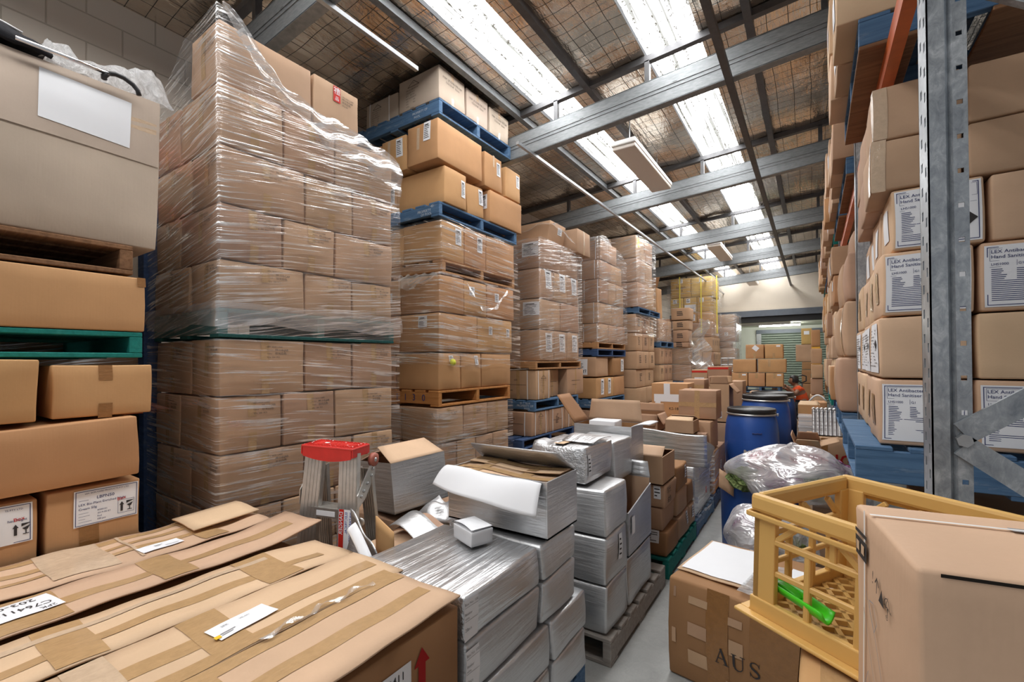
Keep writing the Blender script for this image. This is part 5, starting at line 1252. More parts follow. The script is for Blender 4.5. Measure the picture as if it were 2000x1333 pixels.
# torn strip of film lying along the seam
g = G(); g.grid(lambda u, v: (-1.205+.016*v+.012*math.sin(u*21), .62+.36*u, Z+.006+.012*abs(math.sin(u*17+v*2))*(1-abs(u-.5))), 40, 3); o = g.build('torn_tape', 'filmthick', c.o, True, tuple(-Vector(c.o.location)))
V, F = ([(0, .052), (-.026, .012), (-.012, .012), (-.012, -.08), (.012, -.08), (.012, .012), (.026, .012)], [(0, 1, 2, 3, 4, 5, 6)])
def onX(c, y, z): return (y-c.o.location.y, z-c.o.location.z-c.hz)
a, b = onX(c, .915, .70); glyph(c, 'X+', a, b, (V, F), 1.15, 'redpaint', .004, name='red_arrow')
a, b = onX(c, .80, .685); c.sticker('X+', a, b, .15, .12, [('1176411', .0, .035, .030, 'c', .004), ('VR-001', .0, .0, .018, 'c')]+[('#.1,.003', -.06, -.03, 0)], ink='ink')
# middle
c = Carton(-2.055, -1.475, Y0, Y1-.012, 0, Z-.030, 'brown', 'long carton with an upside down label and a dark gap down its lid', L_, bulge=.003, r=.004, gap=0)  # brown body colour also deepens the shade in the open lid seam
f1 = Top(-1.745, -1.475, Y0, Y1+.05, Z, c.o, 'pale', -.02, .3, .003, 2, .004)
f2 = Top(-2.055, -1.775, Y0, Y1+.10, Z+.002, c.o, 'pale', .035, .35, .003, 6, .012)
f1.tape(-1.60, -1.555, Y0, 1.05); f2.tape(-1.935, -1.88, Y0, 1.12)
f2.tape(-2.05, -1.78, .24, .40); f2.tape(-2.05, -1.78, .62, .72); f1.tape(-1.742, -1.48, .30, .40); f1.tape(-1.742, -1.478, .80, .92)
f1.tape(-1.70, -1.675, Y0, .9, 'cleartape')
f2.sticker(-1.93, .29, .21, .13, R(180+98), [('2PK', -.09, .048, .022), ('C76411S5', -.09, .014, .034), ('2/12/202', .03, .03, .014), ('203-002', -.07, -.038, .036)], 'ink')
# furthest, against the end stack
c = Carton(-2.415, -2.065, Y0, Y1-.012, 0, Z-.022, 'tan', 'long carton with a small white label, against the end stack', L_, bulge=.003, r=.004, gap=0)
f2 = Top(-2.415, -2.065, Y0, Y1+.04, Z, c.o, 'pale', .01, .3, .004, 9)
for x0, x1 in ((-2.40, -2.36), (-2.30, -2.265), (-2.215, -2.185)): f2.tape(x0, x1, Y0, 1.05)
f2.tape(-2.41, -2.10, .42, .60, 'cleartape'); f2.tape(-2.41, -2.07, .86, .95, 'tape'); f2.tape(-2.41, -2.1, .66, .67, 'cleartape')
f2.sticker(-2.155, .735, .145, .055, R(100), [('#.03,.003', -.02, .008, 0), ('#.02,.003', -.02, 0, 0), ('#.05,.003', .01, -.012, 0)], 'greyink')
g = G(); g.grid(lambda u, v: (-2.40+.22*u, .86+.27*v, Z+.022+.012*v+.004*math.sin(u*5)), 4, 6); o = g.build('carton_flap', 'pale', c.o, True, tuple(-Vector(c.o.location))); thicken(o, .006)

# ------------------------------------------------------------------ step ladder
M['redp'] = simple('red_plastic', (.60, .028, .022), .42, nscale=9, namp=.18)
M['speckle'] = simple('white_paint_splash', (.85, .85, .84), .6)
M['salmon'] = simple('faded_red_plastic', (.42, .13, .09), .5)
t = empty('step_ladder', (-1.99, 1.36, 0), (0, R(2.5), R(20))); tag(t, 'aluminium step ladder with a red top tray, standing behind the long cartons', 'ladder')
ZT = 1.155
g = G(); nx, ny = 12, 6
tray = G(); tray.box(-.14, .14, -.075, .075, ZT-.012, ZT)
o = tray.build('top_tray', 'redp', t); bevel(o, .006, 2)
g = G()
for i in range(9):
    a0 = -.13+.26*i/9; a1 = -.13+.26*(i+1)/9; zl = lambda a: ZT-.052+.018*(1-(a/.13)**2)*-1
    for sy in (-.073, .069): g.add([(a0, sy, zl(a0)), (a1, sy, zl(a1)), (a1, sy+.004, zl(a1)), (a0, sy+.004, zl(a0)), (a0, sy, ZT-.01), (a1, sy, ZT-.01), (a1, sy+.004, ZT-.01), (a0, sy+.004, ZT-.01)], [(3, 2, 1, 0), (4, 5, 6, 7), (0, 1, 5, 4), (1, 2, 6, 5), (2, 3, 7, 6), (3, 0, 4, 7)])
g.box(-.139, -.133, -.073, .073, ZT-.045, ZT-.01); g.box(.133, .139, -.073, .073, ZT-.045, ZT-.01)
g.build('tray_skirt', 'redp', t)
g = G()
for i in range(18):
    for sy in (-.062, -.05, .044, .056): g.box(-.128+.0148*i, -.1195+.0148*i, sy, sy+.007, ZT, ZT+.003)
for j in range(6):
    for sx in (-.128, -.113, .106, .121): g.box(sx, sx+.009, -.036+.0125*j, -.029+.0125*j, ZT, ZT+.003)
g.box(-.085, .085, -.028, .03, ZT, ZT+.002)
for i in range(7): g.box(-.06+.018*i, -.054+.018*i, -.02, .022, ZT+.002, ZT+.0035)
g.build('tread_pattern', 'redp', t)
rg = random.Random(5); g = G()
for i in range(26):
    x, y, s_ = rg.uniform(-.13, .13), rg.uniform(-.07, .07), rg.uniform(.001, .0045); g.lathe([(s_, ZT+.0032), (0, ZT+.0042)], 6, (x, y, 0))
g.lathe([(.013, ZT+.0036), (0, ZT+.005)], 5, (-.045, -.005, 0)); g.build('paint_splashes', 'speckle', t)
def channel(px, top, bot, w=.082, d=.028, nm='rail'):
    """a ribbed channel rail from top to bottom"""
    g = G(); tp, bt = Vector(top), Vector(bot)
    g.bar(bt, tp, w, .006, (0, 1, 0))
    for s_ in (-1, 1): g.bar(bt+Vector((s_*w/2, d/2, 0)), tp+Vector((s_*w/2, d/2, 0)), .005, d, (0, 1, 0))
    for s_ in (-.3, -.1, .1, .3): g.bar(bt+Vector((s_*w, -.004, 0)), tp+Vector((s_*w, -.004, 0)), .006, .003, (0, 1, 0))
    return g.build(nm, 'alu', t)
channel(0, (-.092, -.035, ZT-.03), (-.105, -.13, .02), .092); rr = channel(0, (.092, -.035, ZT-.03), (.160, -.13, .0), .092)
for s_ in (-1, 1): channel(0, (s_*.125, .060, ZT-.12), (s_*.165, .24, 0), .060, .024, 'rear_leg')
for z_ in (.86, .57, .28):
    q = (ZT-z_)/ZT; y_ = -.035-.095*q; w_ = .09+.02*q
    g = G(); g.box(-w_, w_, y_-.002, y_+.085, z_-.004, z_); g.box(-w_, w_, y_-.004, y_, z_-.045, z_)
    for i in range(8): g.box(-w_+.01, w_-.01, y_+.004+.010*i, y_+.008+.010*i, z_, z_+.0025)
    st_ = g.build('step', 'alu', t)
    if z_ > .8:
        G().box(-.05, .05, y_-.0055, y_-.004, z_-.036, z_-.012).build('paper_label', M['oldpaper'] if 'oldpaper' in M else 'paper', st_)
for s_ in (-1, 1):
    x_ = s_*.155
    g = G(); g.add([(x_, -.05, .93), (x_, .055, 1.05), (x_, .10, 1.06), (x_, .10, 1.0), (x_, .02, .90), (x_, -.05, .86)], [(0, 1, 2, 3, 4, 5)]); hp = thicken(g.build('hinge_plate', 'alu', t), .006)
    g = G()
    for a, b in ((-.02, .92), (.0, .94), (.03, .97), (.065, 1.0), (.075, 1.03)): g.lathe([(.008, -.007), (.008, .007), (.004, .010), (0, .010)], 10, (0, 0, 0)); n_ = 40; g.v[-n_:] = [Vector((x_+.0+v.z*1.0, a+v.x, b+v.y)) for v in g.v[-n_:]]
    g.build('rivet', 'metal', hp)
    g = G(); g.lathe([(.012, -.012), (.032, -.012), (.034, 0), (.032, .012), (.012, .012)], 24); g.v = [Vector((x_+v.z, .085+v.x, 1.075+v.y)) for v in g.v]; kb = g.build('hinge_cap', 'salmon', t, True)
    g = G(); g.lathe([(.011, -.014), (.011, .014), (.004, .018), (0, .018)], 12); g.v = [Vector((x_+v.z, .085+v.x, 1.075+v.y)) for v in g.v]; g.build('hinge_bolt', 'metal', kb, True)
g = G(); g.lathe([(.014, -.004), (.022, -.004), (.022, .004), (.014, .004)], 20); g.v = [Vector((v.x+.16, -.012+v.z-.012, .80+v.y)) for v in g.v]; g.build('tube_end', 'alu', t, True)
# warning sticker on the near rail
tp, bt = Vector((.092, -.035, ZT-.03)), Vector((.160, -.13, 0)); dd = (bt-tp).normalized(); q0 = tp+dd*.26
def onrail(a, b, off): return q0+dd*a+Vector((b, 0, 0))+Vector((0, -.006-off, 0))
g = G(); g.grid(lambda u, v: onrail(.22*u, -.037+.074*v, .002), 2, 2); p = g.build('warning_sticker', 'paper', rr)
for ln, mt, of in (([('#.22,.026', 0, .022, 0)], 'redink', .003), ([('DANGER', .012, .022, .026, 'l', .004)], 'paper', .0042), ([('ELECTRICAL', .012, -.004, .018, 'l', .003), ('HAZARDS EXIST', .012, -.026, .018, 'l', .003)], M['navyblue'] if 'navyblue' in M else simple('blue_ink', (.03, .06, .35)), .003)):
    V, F = lay_text(ln); mesh_obj('printed_text', [onrail(a, -b, of) for a, b in V], F, mt, p)

# ------------------------------------------------------------------ the box marked AUS
c = Carton(-.615, .125, 2.327, 2.957, 0, .478, 'brown', 'big brown carton marked AUS with a white sheet on its lid', None, bulge=.010, warp=.006, r=.014, gap=0, sag=.01)
px_, py_ = -.615, 2.327
o = c.o; th = R(-10)
lx, ly = -c.hx, -c.hy
o.rotation_euler = (0, 0, th); o.location.x = px_-(lx*math.cos(th)-ly*math.sin(th)); o.location.y = py_-(lx*math.sin(th)+ly*math.cos(th))
def poly_letter(strokes, w):
    V, F = [], []
    for p, q, ww in strokes:
        d = Vector((q[0]-p[0], q[1]-p[1])); n = Vector((-d.y, d.x)).normalized()*ww/2; b = len(V)
        V += [(p[0]-n.x, p[1]-n.y), (q[0]-n.x, q[1]-n.y), (q[0]+n.x, q[1]+n.y), (p[0]+n.x, p[1]+n.y)]; F.append((b, b+1, b+2, b+3))
    return V, F
def serif(letter):
    t_, T_, s_ = .06, .17, .05
    if letter == 'A': return [((.06, .02), (.44, 1), t_), ((.40, 1), (.80, .02), T_), ((.20, .36), (.62, .36), t_), ((-.02, .02), (.26, .02), s_), ((.58, .02), (1.0, .02), s_)]
    if letter == 'U':
        L = [((.18, .98), (.18, .35), T_), ((.80, .98), (.80, .35), t_), ((.0, .975), (.38, .975), s_), ((.62, .975), (.98, .975), s_)]
        pts = [(.18+.0, .36), (.21, .17), (.34, .05), (.50, .02), (.66, .06), (.77, .18), (.80, .36)]
        return L+[(pts[i], pts[i+1], (.15, .12, .09, .07, .06, .06)[i]) for i in range(6)]
    pts = [(.74, .78), (.66, .92), (.48, .98), (.27, .93), (.17, .78), (.22, .62), (.42, .52), (.62, .42), (.74, .27), (.68, .10), (.47, .02), (.25, .07), (.14, .25)]
    ww = (.05, .06, .07, .10, .14, .16, .17, .16, .14, .10, .07, .06)
    return [(pts[i], pts[i+1], ww[i]) for i in range(12)]+[((.74, .70), (.76, .98), .04), ((.14, .02), (.13, .32), .04)]
for i, ch in enumerate('AUS'):
    V, F = poly_letter(serif(ch), 1); s_ = .070
    mesh_obj('printed_letter', c.on('Y-', [(-.135+i*.070+x*s_*.85, -.082+y*s_) for x, y in V], .004), F, 'ink', o)
for cx_, cy2, w_, h_ in ((-.22, .155, .09, .035), (-.22, .02, .09, .06), (-.22, -.11, .09, .06), (-.05, .125, .06, .035), (-.045, .01, .06, .07), (-.055, -.19, .08, .08), (.17, -.08, .10, .04), (-.335, .17, .012, .05), (-.335, -.04, .02, .07)):
    c.patch('Y-', cx_, cy2, w_, h_, 'kraft', 'pale_patch', .0025)
c.patch('Y-', .12, 0, .22, .47, 'browntape', 'packing_tape', .0015); c.patch('Y-', -.13, 0, .10, .47, 'browntape', 'packing_tape', .0012)
for j, (cx_, cy2, w_, h_, mt) in enumerate(((-.20, .02, .30, .44, 'paper'), (.02, -.08, .16, .40, 'cloudy'), (.17, -.05, .18, .36, 'paper'))):
    g = G(); g.grid(lambda u, v: (cx_+(u-.5)*w_, cy2+(v-.5)*h_, .4875+.004*j+.002*math.sin(u*9+v*7+j)), 8, 10); f_ = g.build('loose_sheet' if j else 'white_sheet', mt, o, True)
    if j == 0:
        g = G(); g.grid(lambda u, v: (cx_+(u-.5)*(w_+.03), cy2+(v-.5)*(h_+.04), .4795+.002*math.sin(u*9+v*7)), 6, 6); thicken(g.build('carton_flap', 'pale', o, True), .005)
    if j == 2: c.text('T', cx_, cy2+.05, [('Heavy', 0, .04, .05, 'c', .004)], 'redink', .016)
# kraft flap and carton behind it
Carton(-.36, .10, 3.06, 3.5, 0, .30, 'tan', 'tan carton behind the AUS box under the lower flower bag', None)

# ------------------------------------------------------------------ blue tub and the bags of flowers
t = empty('tub', (-.335, 3.98, 0)); tag(t, 'straight sided blue tub under the bags of flowers', 'tub')
G().lathe([(0, 0), (.27, 0), (.285, .02), (.295, .58), (.305, .59), (.305, .62), (.285, .62), (.275, .03), (0, .03)], 48).build('tub_body', 'bluep', t, True)
Carton(-.02, .30, 3.68, 4.15, 0, .56, 'tan', 'tan carton beside the blue tub holding up the flower bags', None)
k = N('clear_bag'); tc = k.n('TexCoord').outputs['Object']; nz = k.noise(k.coord((2.2, 6, 5), (0, 0, .5)), 2.0, 3, .55, .8); nr = k.bump(nz, .8, .04)
gl = k.n('BsdfGlossy', {'Color': (1, 1, 1, 1), 'Roughness': .18, 'Normal': nr}).outputs[0]; df = k.n('BsdfDiffuse', {'Color': (.86, .86, .88, 1), 'Normal': nr}).outputs[0]; tlu = k.n('BsdfTranslucent', {'Color': (.88, .88, .9, 1), 'Normal': nr}).outputs[0]
bd = k.n('MixShader', {0: .68, 1: gl, 2: k.n('MixShader', {0: .4, 1: df, 2: tlu}).outputs[0]}).outputs[0]; tr = k.n('BsdfTransparent', {'Color': (.97, .97, .97, 1)}).outputs[0]
M['clearbag'] = k.done(k.n('MixShader', {0: k.ramp(nz, [(.36, (.34,)*3), (.60, (.92,)*3)]), 1: tr, 2: bd}).outputs[0])
def flower_mat(name, c1, c2):
    k = N(name); v = k.n('TexVoronoi', {'Vector': k.coord((40, 40, 40)), 'Scale': 1.0}); f = v.outputs[0]
    return k.done(k.bsdf(k.ramp(k.noise(k.coord(), 30, 3, .7), [(.35, c1), (.65, c2)]), .8, 0, k.bump(f, 1.0, .02), .2))
M['purple'] = flower_mat('purple_heather', (.20, .07, .17), (.42, .22, .36)); M['leafy'] = flower_mat('leafy_green', (.06, .10, .03), (.22, .27, .10)); M['pinkish'] = flower_mat('pink_petals', (.42, .10, .15), (.55, .25, .30))
def bunch(x, y, z, r, mat, lb):
    g = G(); rg = random.Random(int(x*1000+z*777))
    n2, n = 12, 20; b = len(g.v)
    for i in range(n2+1):
        th = math.pi*i/n2
        for j in range(n):
            ph = 2*math.pi*j/n; rr_ = r*(1+rg.uniform(-.18, .18)); g.v.append(Vector((math.sin(th)*math.cos(ph)*rr_*1.25, math.sin(th)*math.sin(ph)*rr_, math.cos(th)*rr_*.8)))
    for i in range(n2):
        for j in range(n):
            a, b2 = i*n+j, i*n+(j+1) % n; g.f.append((a, a+n, b2+n, b2))
    o = g.build('flower_bunch', mat, None, False, (x, y, z)); tag(o, lb, 'flowers', 'flower bunches in the clear bags')
for x, y, z, r, mt, lb in ((-.40, 3.62, .70, .10, 'leafy', 'green foliage bunch at the aisle end inside the upper clear bag'), (-.20, 3.58, .71, .12, 'purple', 'purple bunch low in the middle of the upper clear bag'), (-.30, 3.66, .83, .09, 'pinkish', 'pink bunch near the crown of the upper clear bag'),
                           (-.03, 3.70, .84, .09, 'pinkish', 'pink bunch high inside the upper clear bag towards the racking'), (.03, 3.60, .70, .10, 'leafy', 'green bunch inside the upper clear bag towards the racking'), (.08, 3.75, .80, .09, 'purple', 'purple bunch inside the upper clear bag beside the blue pallet'),
                           (-.30, 3.28, .47, .11, 'purple', 'purple bunch inside the lower clear bag'), (-.14, 3.24, .43, .09, 'leafy', 'dark green bunch inside the lower clear bag')):
    bunch(x, y, z, r, mt, lb)
blob_sheet('plastic_bag', 'large clear bag of purple flowers slumped over the blue tub', 'bag', (-.13, 3.68, .625), .37, .27, .21, 'clearbag', 2.2, 56, [((-.9, -.3, .1), .15), ((.9, -.2, -.2), .12)], .16)
blob_sheet('plastic_bag', 'smaller clear bag of flowers lying on the carton behind the AUS box', 'bag', (-.25, 3.27, .305), .25, .19, .20, 'clearbag', 4.1, 48, [((-.6, -.3, .7), .2)], .16)
g = G(); g.grid(lambda u, v: (-.60+.10*u, 3.70+.03*v, .60+.13*v-.06*u), 3, 3); o = g.build('cardboard_piece', 'kraft', None, True); thicken(o, .006); tag(o, 'scrap of brown cardboard stuck up beside the flower bag', 'cardboard')

# ------------------------------------------------------------------ yellow milk crate on cartons
M['yellowp'] = simple('yellow_plastic', (.66, .40, .125), .42, nscale=4, namp=.08, spec=.45)
Carton(-.03, .36, .70, 1.36, 0, .595, 'brown', 'brown carton at the bottom of the stack under the yellow crate', 'cartons under the yellow crate')
c = Carton(-.035, .355, .69, 1.355, .60, .978, 'orange', 'orange brown carton directly under the yellow crate', 'cartons under the yellow crate', bulge=.004, r=.012)
c.patch('T', -.10, -.05, .11, .5, 'tape', 'packing_tape'); c.patch('X-', 0, 0, .5, .30, 'pale', 'paper_strip')
t = empty('milk_crate', (-.108, 1.134, .993), (0, 0, R(-30))); tag(t, 'yellow plastic milk crate standing on the orange brown carton', 'crate')
t.rotation_euler = (0, R(2.2), R(-30))
S, Hc = .335, .265      # local x: along the near side to the right, y: away
def cbar(nm, lst, par=t, bw=.003):
    g = G()
    for b in lst: g.box(*b)
    o = g.build(nm, 'yellowp', par); bevel(o, bw, 2); return o
T = .012
cbar('rim', [(-.014, S+.014, -.014, .006, Hc-.038, Hc), (-.014, S+.014, S-.006, S+.014, Hc-.038, Hc), (-.014, .006, .006, S-.006, Hc-.038, Hc), (S-.006, S+.014, .006, S-.006, Hc-.038, Hc)], bw=.008)
cbar('rim_ledge', [(-.020, S+.020, -.020, -.014, Hc-.050, Hc-.038), (-.020, S+.020, S+.014, S+.020, Hc-.050, Hc-.038), (-.020, -.014, -.014, S+.014, Hc-.050, Hc-.038), (S+.014, S+.020, -.014, S+.014, Hc-.050, Hc-.038)])
for x, y in ((0, 0), (S, 0), (0, S), (S, S)):
    sx = 1 if x == 0 else -1; sy = 1 if y == 0 else -1
    g = G(); xs = sorted((x-.008*sx, x+.040*sx)); ys = sorted((y-.008*sy, y+.040*sy)); yt = sorted((y-.008*sy, y+.008*sy)); xt = sorted((x-.008*sx, x+.008*sx))
    g.box(xs[0], xs[1], yt[0], yt[1], .035, Hc-.03); g.box(xt[0], xt[1], ys[0], ys[1], .035, Hc-.03)
    bevel(g.build('corner_post', 'yellowp', t), .003, 2)
for side in range(4):
    def pl(a, z0_, b, z1_, w_=.012):
        """a bar in the plane of one side from (a, z0) to (b, z1)"""
        f = {0: lambda q, z: (q, 0, z), 1: lambda q, z: (q, S, z), 2: lambda q, z: (0, q, z), 3: lambda q, z: (S, q, z)}[side]
        return f(a, z0_), f(b, z1_), w_
    g = G()
    bars = [pl(.02, .172, S-.02, .172, .014), pl(.02, .105, S-.02, .105, .010), pl(.04, .175, .085, Hc-.045), pl(.085+.07, Hc-.045, .205, .175), pl(S-.04, .175, S-.085, Hc-.045)]
    bars += [pl(a, .035, a, .172, .013) for a in (.105, .195, .265)]+[pl(.15, .172, .15, Hc-.04, .010)]
    for p_, q_, w_ in bars: g.bar(p_, q_, .012, w_, (0, 1, 0) if side < 2 else (1, 0, 0))
    bevel(g.build('side_lattice', 'yellowp', t), .002, 1)
cbar('base_rim', [(-.012, S+.012, -.012, .004, 0, .040), (-.012, S+.012, S-.004, S+.012, 0, .040), (-.012, .004, .004, S-.004, 0, .040), (S-.004, S+.012, .004, S-.004, 0, .040)], bw=.003)
cbar('foot_flange', [(-.034, S+.012, -.034, -.012, 0, .008), (-.034, -.012, -.012, S+.012, 0, .008)], bw=.003)
g = G()
for i in range(-7, 8):
    d = i*.047
    for sg in (1, -1):
        a0 = max(0, d); a1 = min(S, S+d)
        if a1-a0 > .02: g.bar((a0, (a0-d) if sg > 0 else S-(a0-d), .012), (a1, (a1-d) if sg > 0 else S-(a1-d), .012), .010, .010)
g.build('base_lattice', 'yellowp', t)
# bright green clip inside
M['limeg'] = simple('lime_plastic', (.07, .62, .02), .35)
t2 = empty('green_scoop', (-.035, 1.115, 1.035), (0, 0, R(-48))); tag(t2, 'bright green plastic scoop lying inside the yellow crate', 'scoop')
g = G(); g.grid(lambda u, v: (-.07+.15*u, (-.022+.044*v)*(1-.35*u), .010+.022*(abs(v-.5)*2)**2), 10, 8); thicken(g.build('scoop_body', 'limeg', t2, True), .004)
g = G(); g.grid(lambda u, v: (-.085+.09*u, -.03+.02*v+.03*u, .018+.014*math.sin(u*3)), 6, 3); thicken(g.build('scoop_handle', 'limeg', t2, True), .004)

# ------------------------------------------------------------------ strapped carton close on the right
th = R(10); c = Carton(0, .42, 0, .25, .982, 1.318, 'pale', 'pale strapped carton with line drawings beside the yellow crate', None, bulge=.003, warp=.002, r=.006, gap=0, n=[-1, None, -.8, -.4, 0, .4, .8, None, 1])
o = c.o; cx_, cy2 = .098, .691; lx, ly = -c.hx, -c.hy
o.rotation_euler = (0, 0, th); o.location.x = cx_-(lx*math.cos(th)-ly*math.sin(th)); o.location.y = cy2-(lx*math.sin(th)+ly*math.cos(th))
# left face reads with +a towards the camera
c.patch('X-', -.07, 0, .006, .335, 'strap', 'strap', .003, 0, 8); c.patch('T', .0, .055, .42, .006, 'strap', 'strap', .003, 0, 8)
for cy3, tx in ((.045, '易'), (.045, '品')): pass
c.text('X-', -.085, .105, [('#.055,.030', 0, 0, 0, 'c')], 'ink', .0035); c.text('X-', -.085, .105, [('■', -.012, 0, .02, 'c'), ('■', .012, 0, .02, 'c')], 'pale', .0048)
c.text('X-', -.085, .128, [('#.055,.006', 0, 0, 0, 'c')], 'ink', .0035)
c.text('X-', -.025, .085, [('!', 0, 0, .026, 'c', .004), ('↑', .020, -.004, .030, 'c', .004), ('▲', .042, -.010, .026, 'c'), ('☂', .068, -.012, .030, 'c')], 'ink', .0035)
g2 = []
pts = [(-.06, .05), (-.03, .03), (.0, .0), (.02, -.03), (.03, -.06)]; pts2 = [(-.07, .02), (-.03, -.03), (.0, -.07), (.03, -.09)]; pts3 = [(-.04, .045), (-.02, .05), (.0, .03), (-.012, .012), (-.035, .03), (-.04, .045)]
V, F = [], []
for pp in (pts, pts2, pts3, [(-.06, -.09), (-.04, -.06), (-.02, -.10), (-.03, -.12), (-.05, -.11)]):
    v_, f_ = poly_letter([(pp[i], pp[i+1], .0016) for i in range(len(pp)-1)], 1); F += [tuple(q+len(V) for q in ff) for ff in f_]; V += v_
mesh_obj('line_drawing', c.on('X-', V, .0035), F, 'greyink', o)
V, F = lay_text(frame2d(-.035, -.035, .035, .035, .004)+[('↑', -.015, .0, .055, 'c', .006), ('↑', .015, .0, .055, 'c', .006)])
mesh_obj('printed_mark', c.on('Y-', [(.095+x, .055+y) for x, y in V], .0035), F, 'ink', o)
c.text('T', .0, .02, [('#.05,.016', -.03, .035, 0, 'c'), ('MAGIC', .03, .03, .018, 'c'), ('BOX 2', .07, -.005, .016, 'c')], 'greyink', .003, R(0))
c.patch('Y-', .0, .160, .38, .004, 'dark', 'lid_gap_shade', .0022, 0, 6)  # dark strip on the face paints the shade under the lid
# ------------------------------------------------------------------ pallet racking on the right
M['orange_paint'] = simple('orange_painted_steel', (.52, .105, .02), .45, nscale=8, namp=.2)
t = empty('pallet_rack', (.335, 1.87, 0)); tag(t, 'galvanised racking with orange beams along the right side of the aisle', 'rack')
def upright(y, par, near):
    """perforated channel post: the slotted face looks at the aisle"""
    g = G(); w, d, H_ = .125, .088, 3.88
    if near:
        # aisle face with two rows of slots, built as strips round the holes
        xs = -.045
        rows = []; z = 0.0
        g.box(xs, xs+.004, -w/2, -w/2+.022, 0, H_); g.box(xs, xs+.004, -w/2+.040, -w/2+.075, 0, H_); g.box(xs, xs+.004, w/2-.030, w/2, 0, H_)
        pz = .0
        while pz < H_-.08:
            g.box(xs, xs+.004, -w/2+.022, -w/2+.040, pz, pz+.048); g.box(xs, xs+.004, -w/2+.075, w/2-.030, pz+.03, pz+.078); pz += .076
        # side face towards the camera: two flats and a groove, bolt holes in the second flat
        yf = -w/2
        g.box(xs, xs+.040, yf, yf+.004, 0, H_)
        g.add([(xs+.040, yf, 0), (xs+.048, yf+.012, 0), (xs+.048, yf+.012, H_), (xs+.040, yf, H_)], [(0, 1, 2, 3)])
        g.add([(xs+.048, yf+.012, 0), (xs+.056, yf+.002, 0), (xs+.056, yf+.002, H_), (xs+.048, yf+.012, H_)], [(0, 1, 2, 3)])
        g.box(xs+.056, xs+.064, yf+.002, yf+.006, 0, H_); g.box(xs+.078, xs+d, yf+.002, yf+.006, 0, H_)
        pz = 0
        while pz < H_-.1:
            g.box(xs+.064, xs+.078, yf+.002, yf+.006, pz, pz+.086); pz += .1
        g.box(xs, xs+d, w/2-.004, w/2, 0, H_)
    else:
        g.box(-.045, -.041, -w/2, w/2, 0, H_); g.box(-.045, .04, -w/2, -w/2+.004, 0, H_); g.box(-.045, .04, w/2-.004, w/2, 0, H_)
    o = g.build('upright', 'zinc', par, False, (0, y, 0)); return o
upright(0, t, True)
for y in (2.64, 5.38, 8.11, 10.86): upright(y, t, False)
for y in (0, 2.64, 5.38, 8.11, 10.86): G().box(-.045+.86, .04+.86, -.06, .06, 0, 3.88).build('upright', 'zinc', t, False, (0, y, 0))
for a, b in (((.0, 1.335), (.86, 1.98)), ((.0, 1.30), (.86, .66)), ((.0, 2.66), (.86, 1.99)), ((0, 2.70), (.86, 3.34)), ((0, .04), (.86, .64))):
    g = G(); g.bar((a[0]+.02, -.070, a[1]), (b[0], -.070, b[1]), .014, .062, (0, 0, 1)); g.bar((a[0]+.02, -.055, a[1]-.026), (b[0], -.055, b[1]-.026), .03, .010, (0, 0, 1)); br = g.build('brace', 'zinc', t)
for z in (1.315, 2.68): G().tube([(.022, -.085, z), (.022, -.066, z)], .019, 6).build('bolt', 'metal', t)
for y0, y1 in ((.065, 2.575), (2.705, 5.315), (5.445, 8.045), (8.175, 10.795)):
    for z in (.83, 2.94):
        if z < 1 and y0 < .1: continue
        for x in (.0, .86): G().box(x-.03, x+.02, y0, y1, z, z+.10).build('rack_beam', 'orange_paint', t)
# first bay: sanitiser cartons on a worn blue pallet
X_ = 'sanitiser cartons on the near rack pallet'
pallet(.168, 1.33, 2.80, 3.99, .937, 'blue', 'worn blue pallet on the lower rack beam under the sanitiser cartons', 'X', .19, ndeck=6)
def lexlabel(w=.30, h=.27):
    L = frame2d(-w/2+.008, -h/2+.008, w/2-.008, h/2-.008, .003)+frame2d(-w/2+.017, h/2-.068, w/2-.014, h/2-.014, .0012)
    L += [('LEX Antibacterial', -w/2+.022, h/2-.028, .021, 'l', .006), ('Hand Sanitiser 1000 ml', -w/2+.022, h/2-.051, .021, 'l', .006), ('LHS1000', -w/2+.022, h/2-.084, .015, 'l', .006), ('G1', -.045, h/2-.084, .015, 'l', .004), ('0108', .05, h/2-.084, .019, 'l', .006), ('#.0012,.024', -.05, h/2-.081, 0), ('#.0012,.024', .045, h/2-.081, 0), ('#%f,.0012' % (w-.034), -w/2+.017, h/2-.096, 0)]
    rg = random.Random(4)
    for i in range(17):
        z = h/2-.106-.0085*i
        if i < 6: L += [('#%f,.003' % rg.uniform(.03, .05), -w/2+.022, z, 0), ('#%f,.003' % rg.uniform(.02, .04), -.05, z, 0)]
        else: L += [('#%f,.003' % rg.uniform(.12, w-.07), -w/2+.022, z, 0)]
    L += [('Made in Australia', w/2-.09, -h/2+.018, .010, 'c', .004)]
    return L
DIA = ([(0, .034), (-.034, 0), (0, -.034), (.034, 0)], [(0, 1, 2, 3)])
zr = [1.132, 1.455, 1.757, 2.07, 2.372, 2.62, 2.885]
xo = [.262, .268, .280, .318, .248, .250]
names = ['lowest', 'second', 'third', 'fourth', 'fifth', 'topmost']
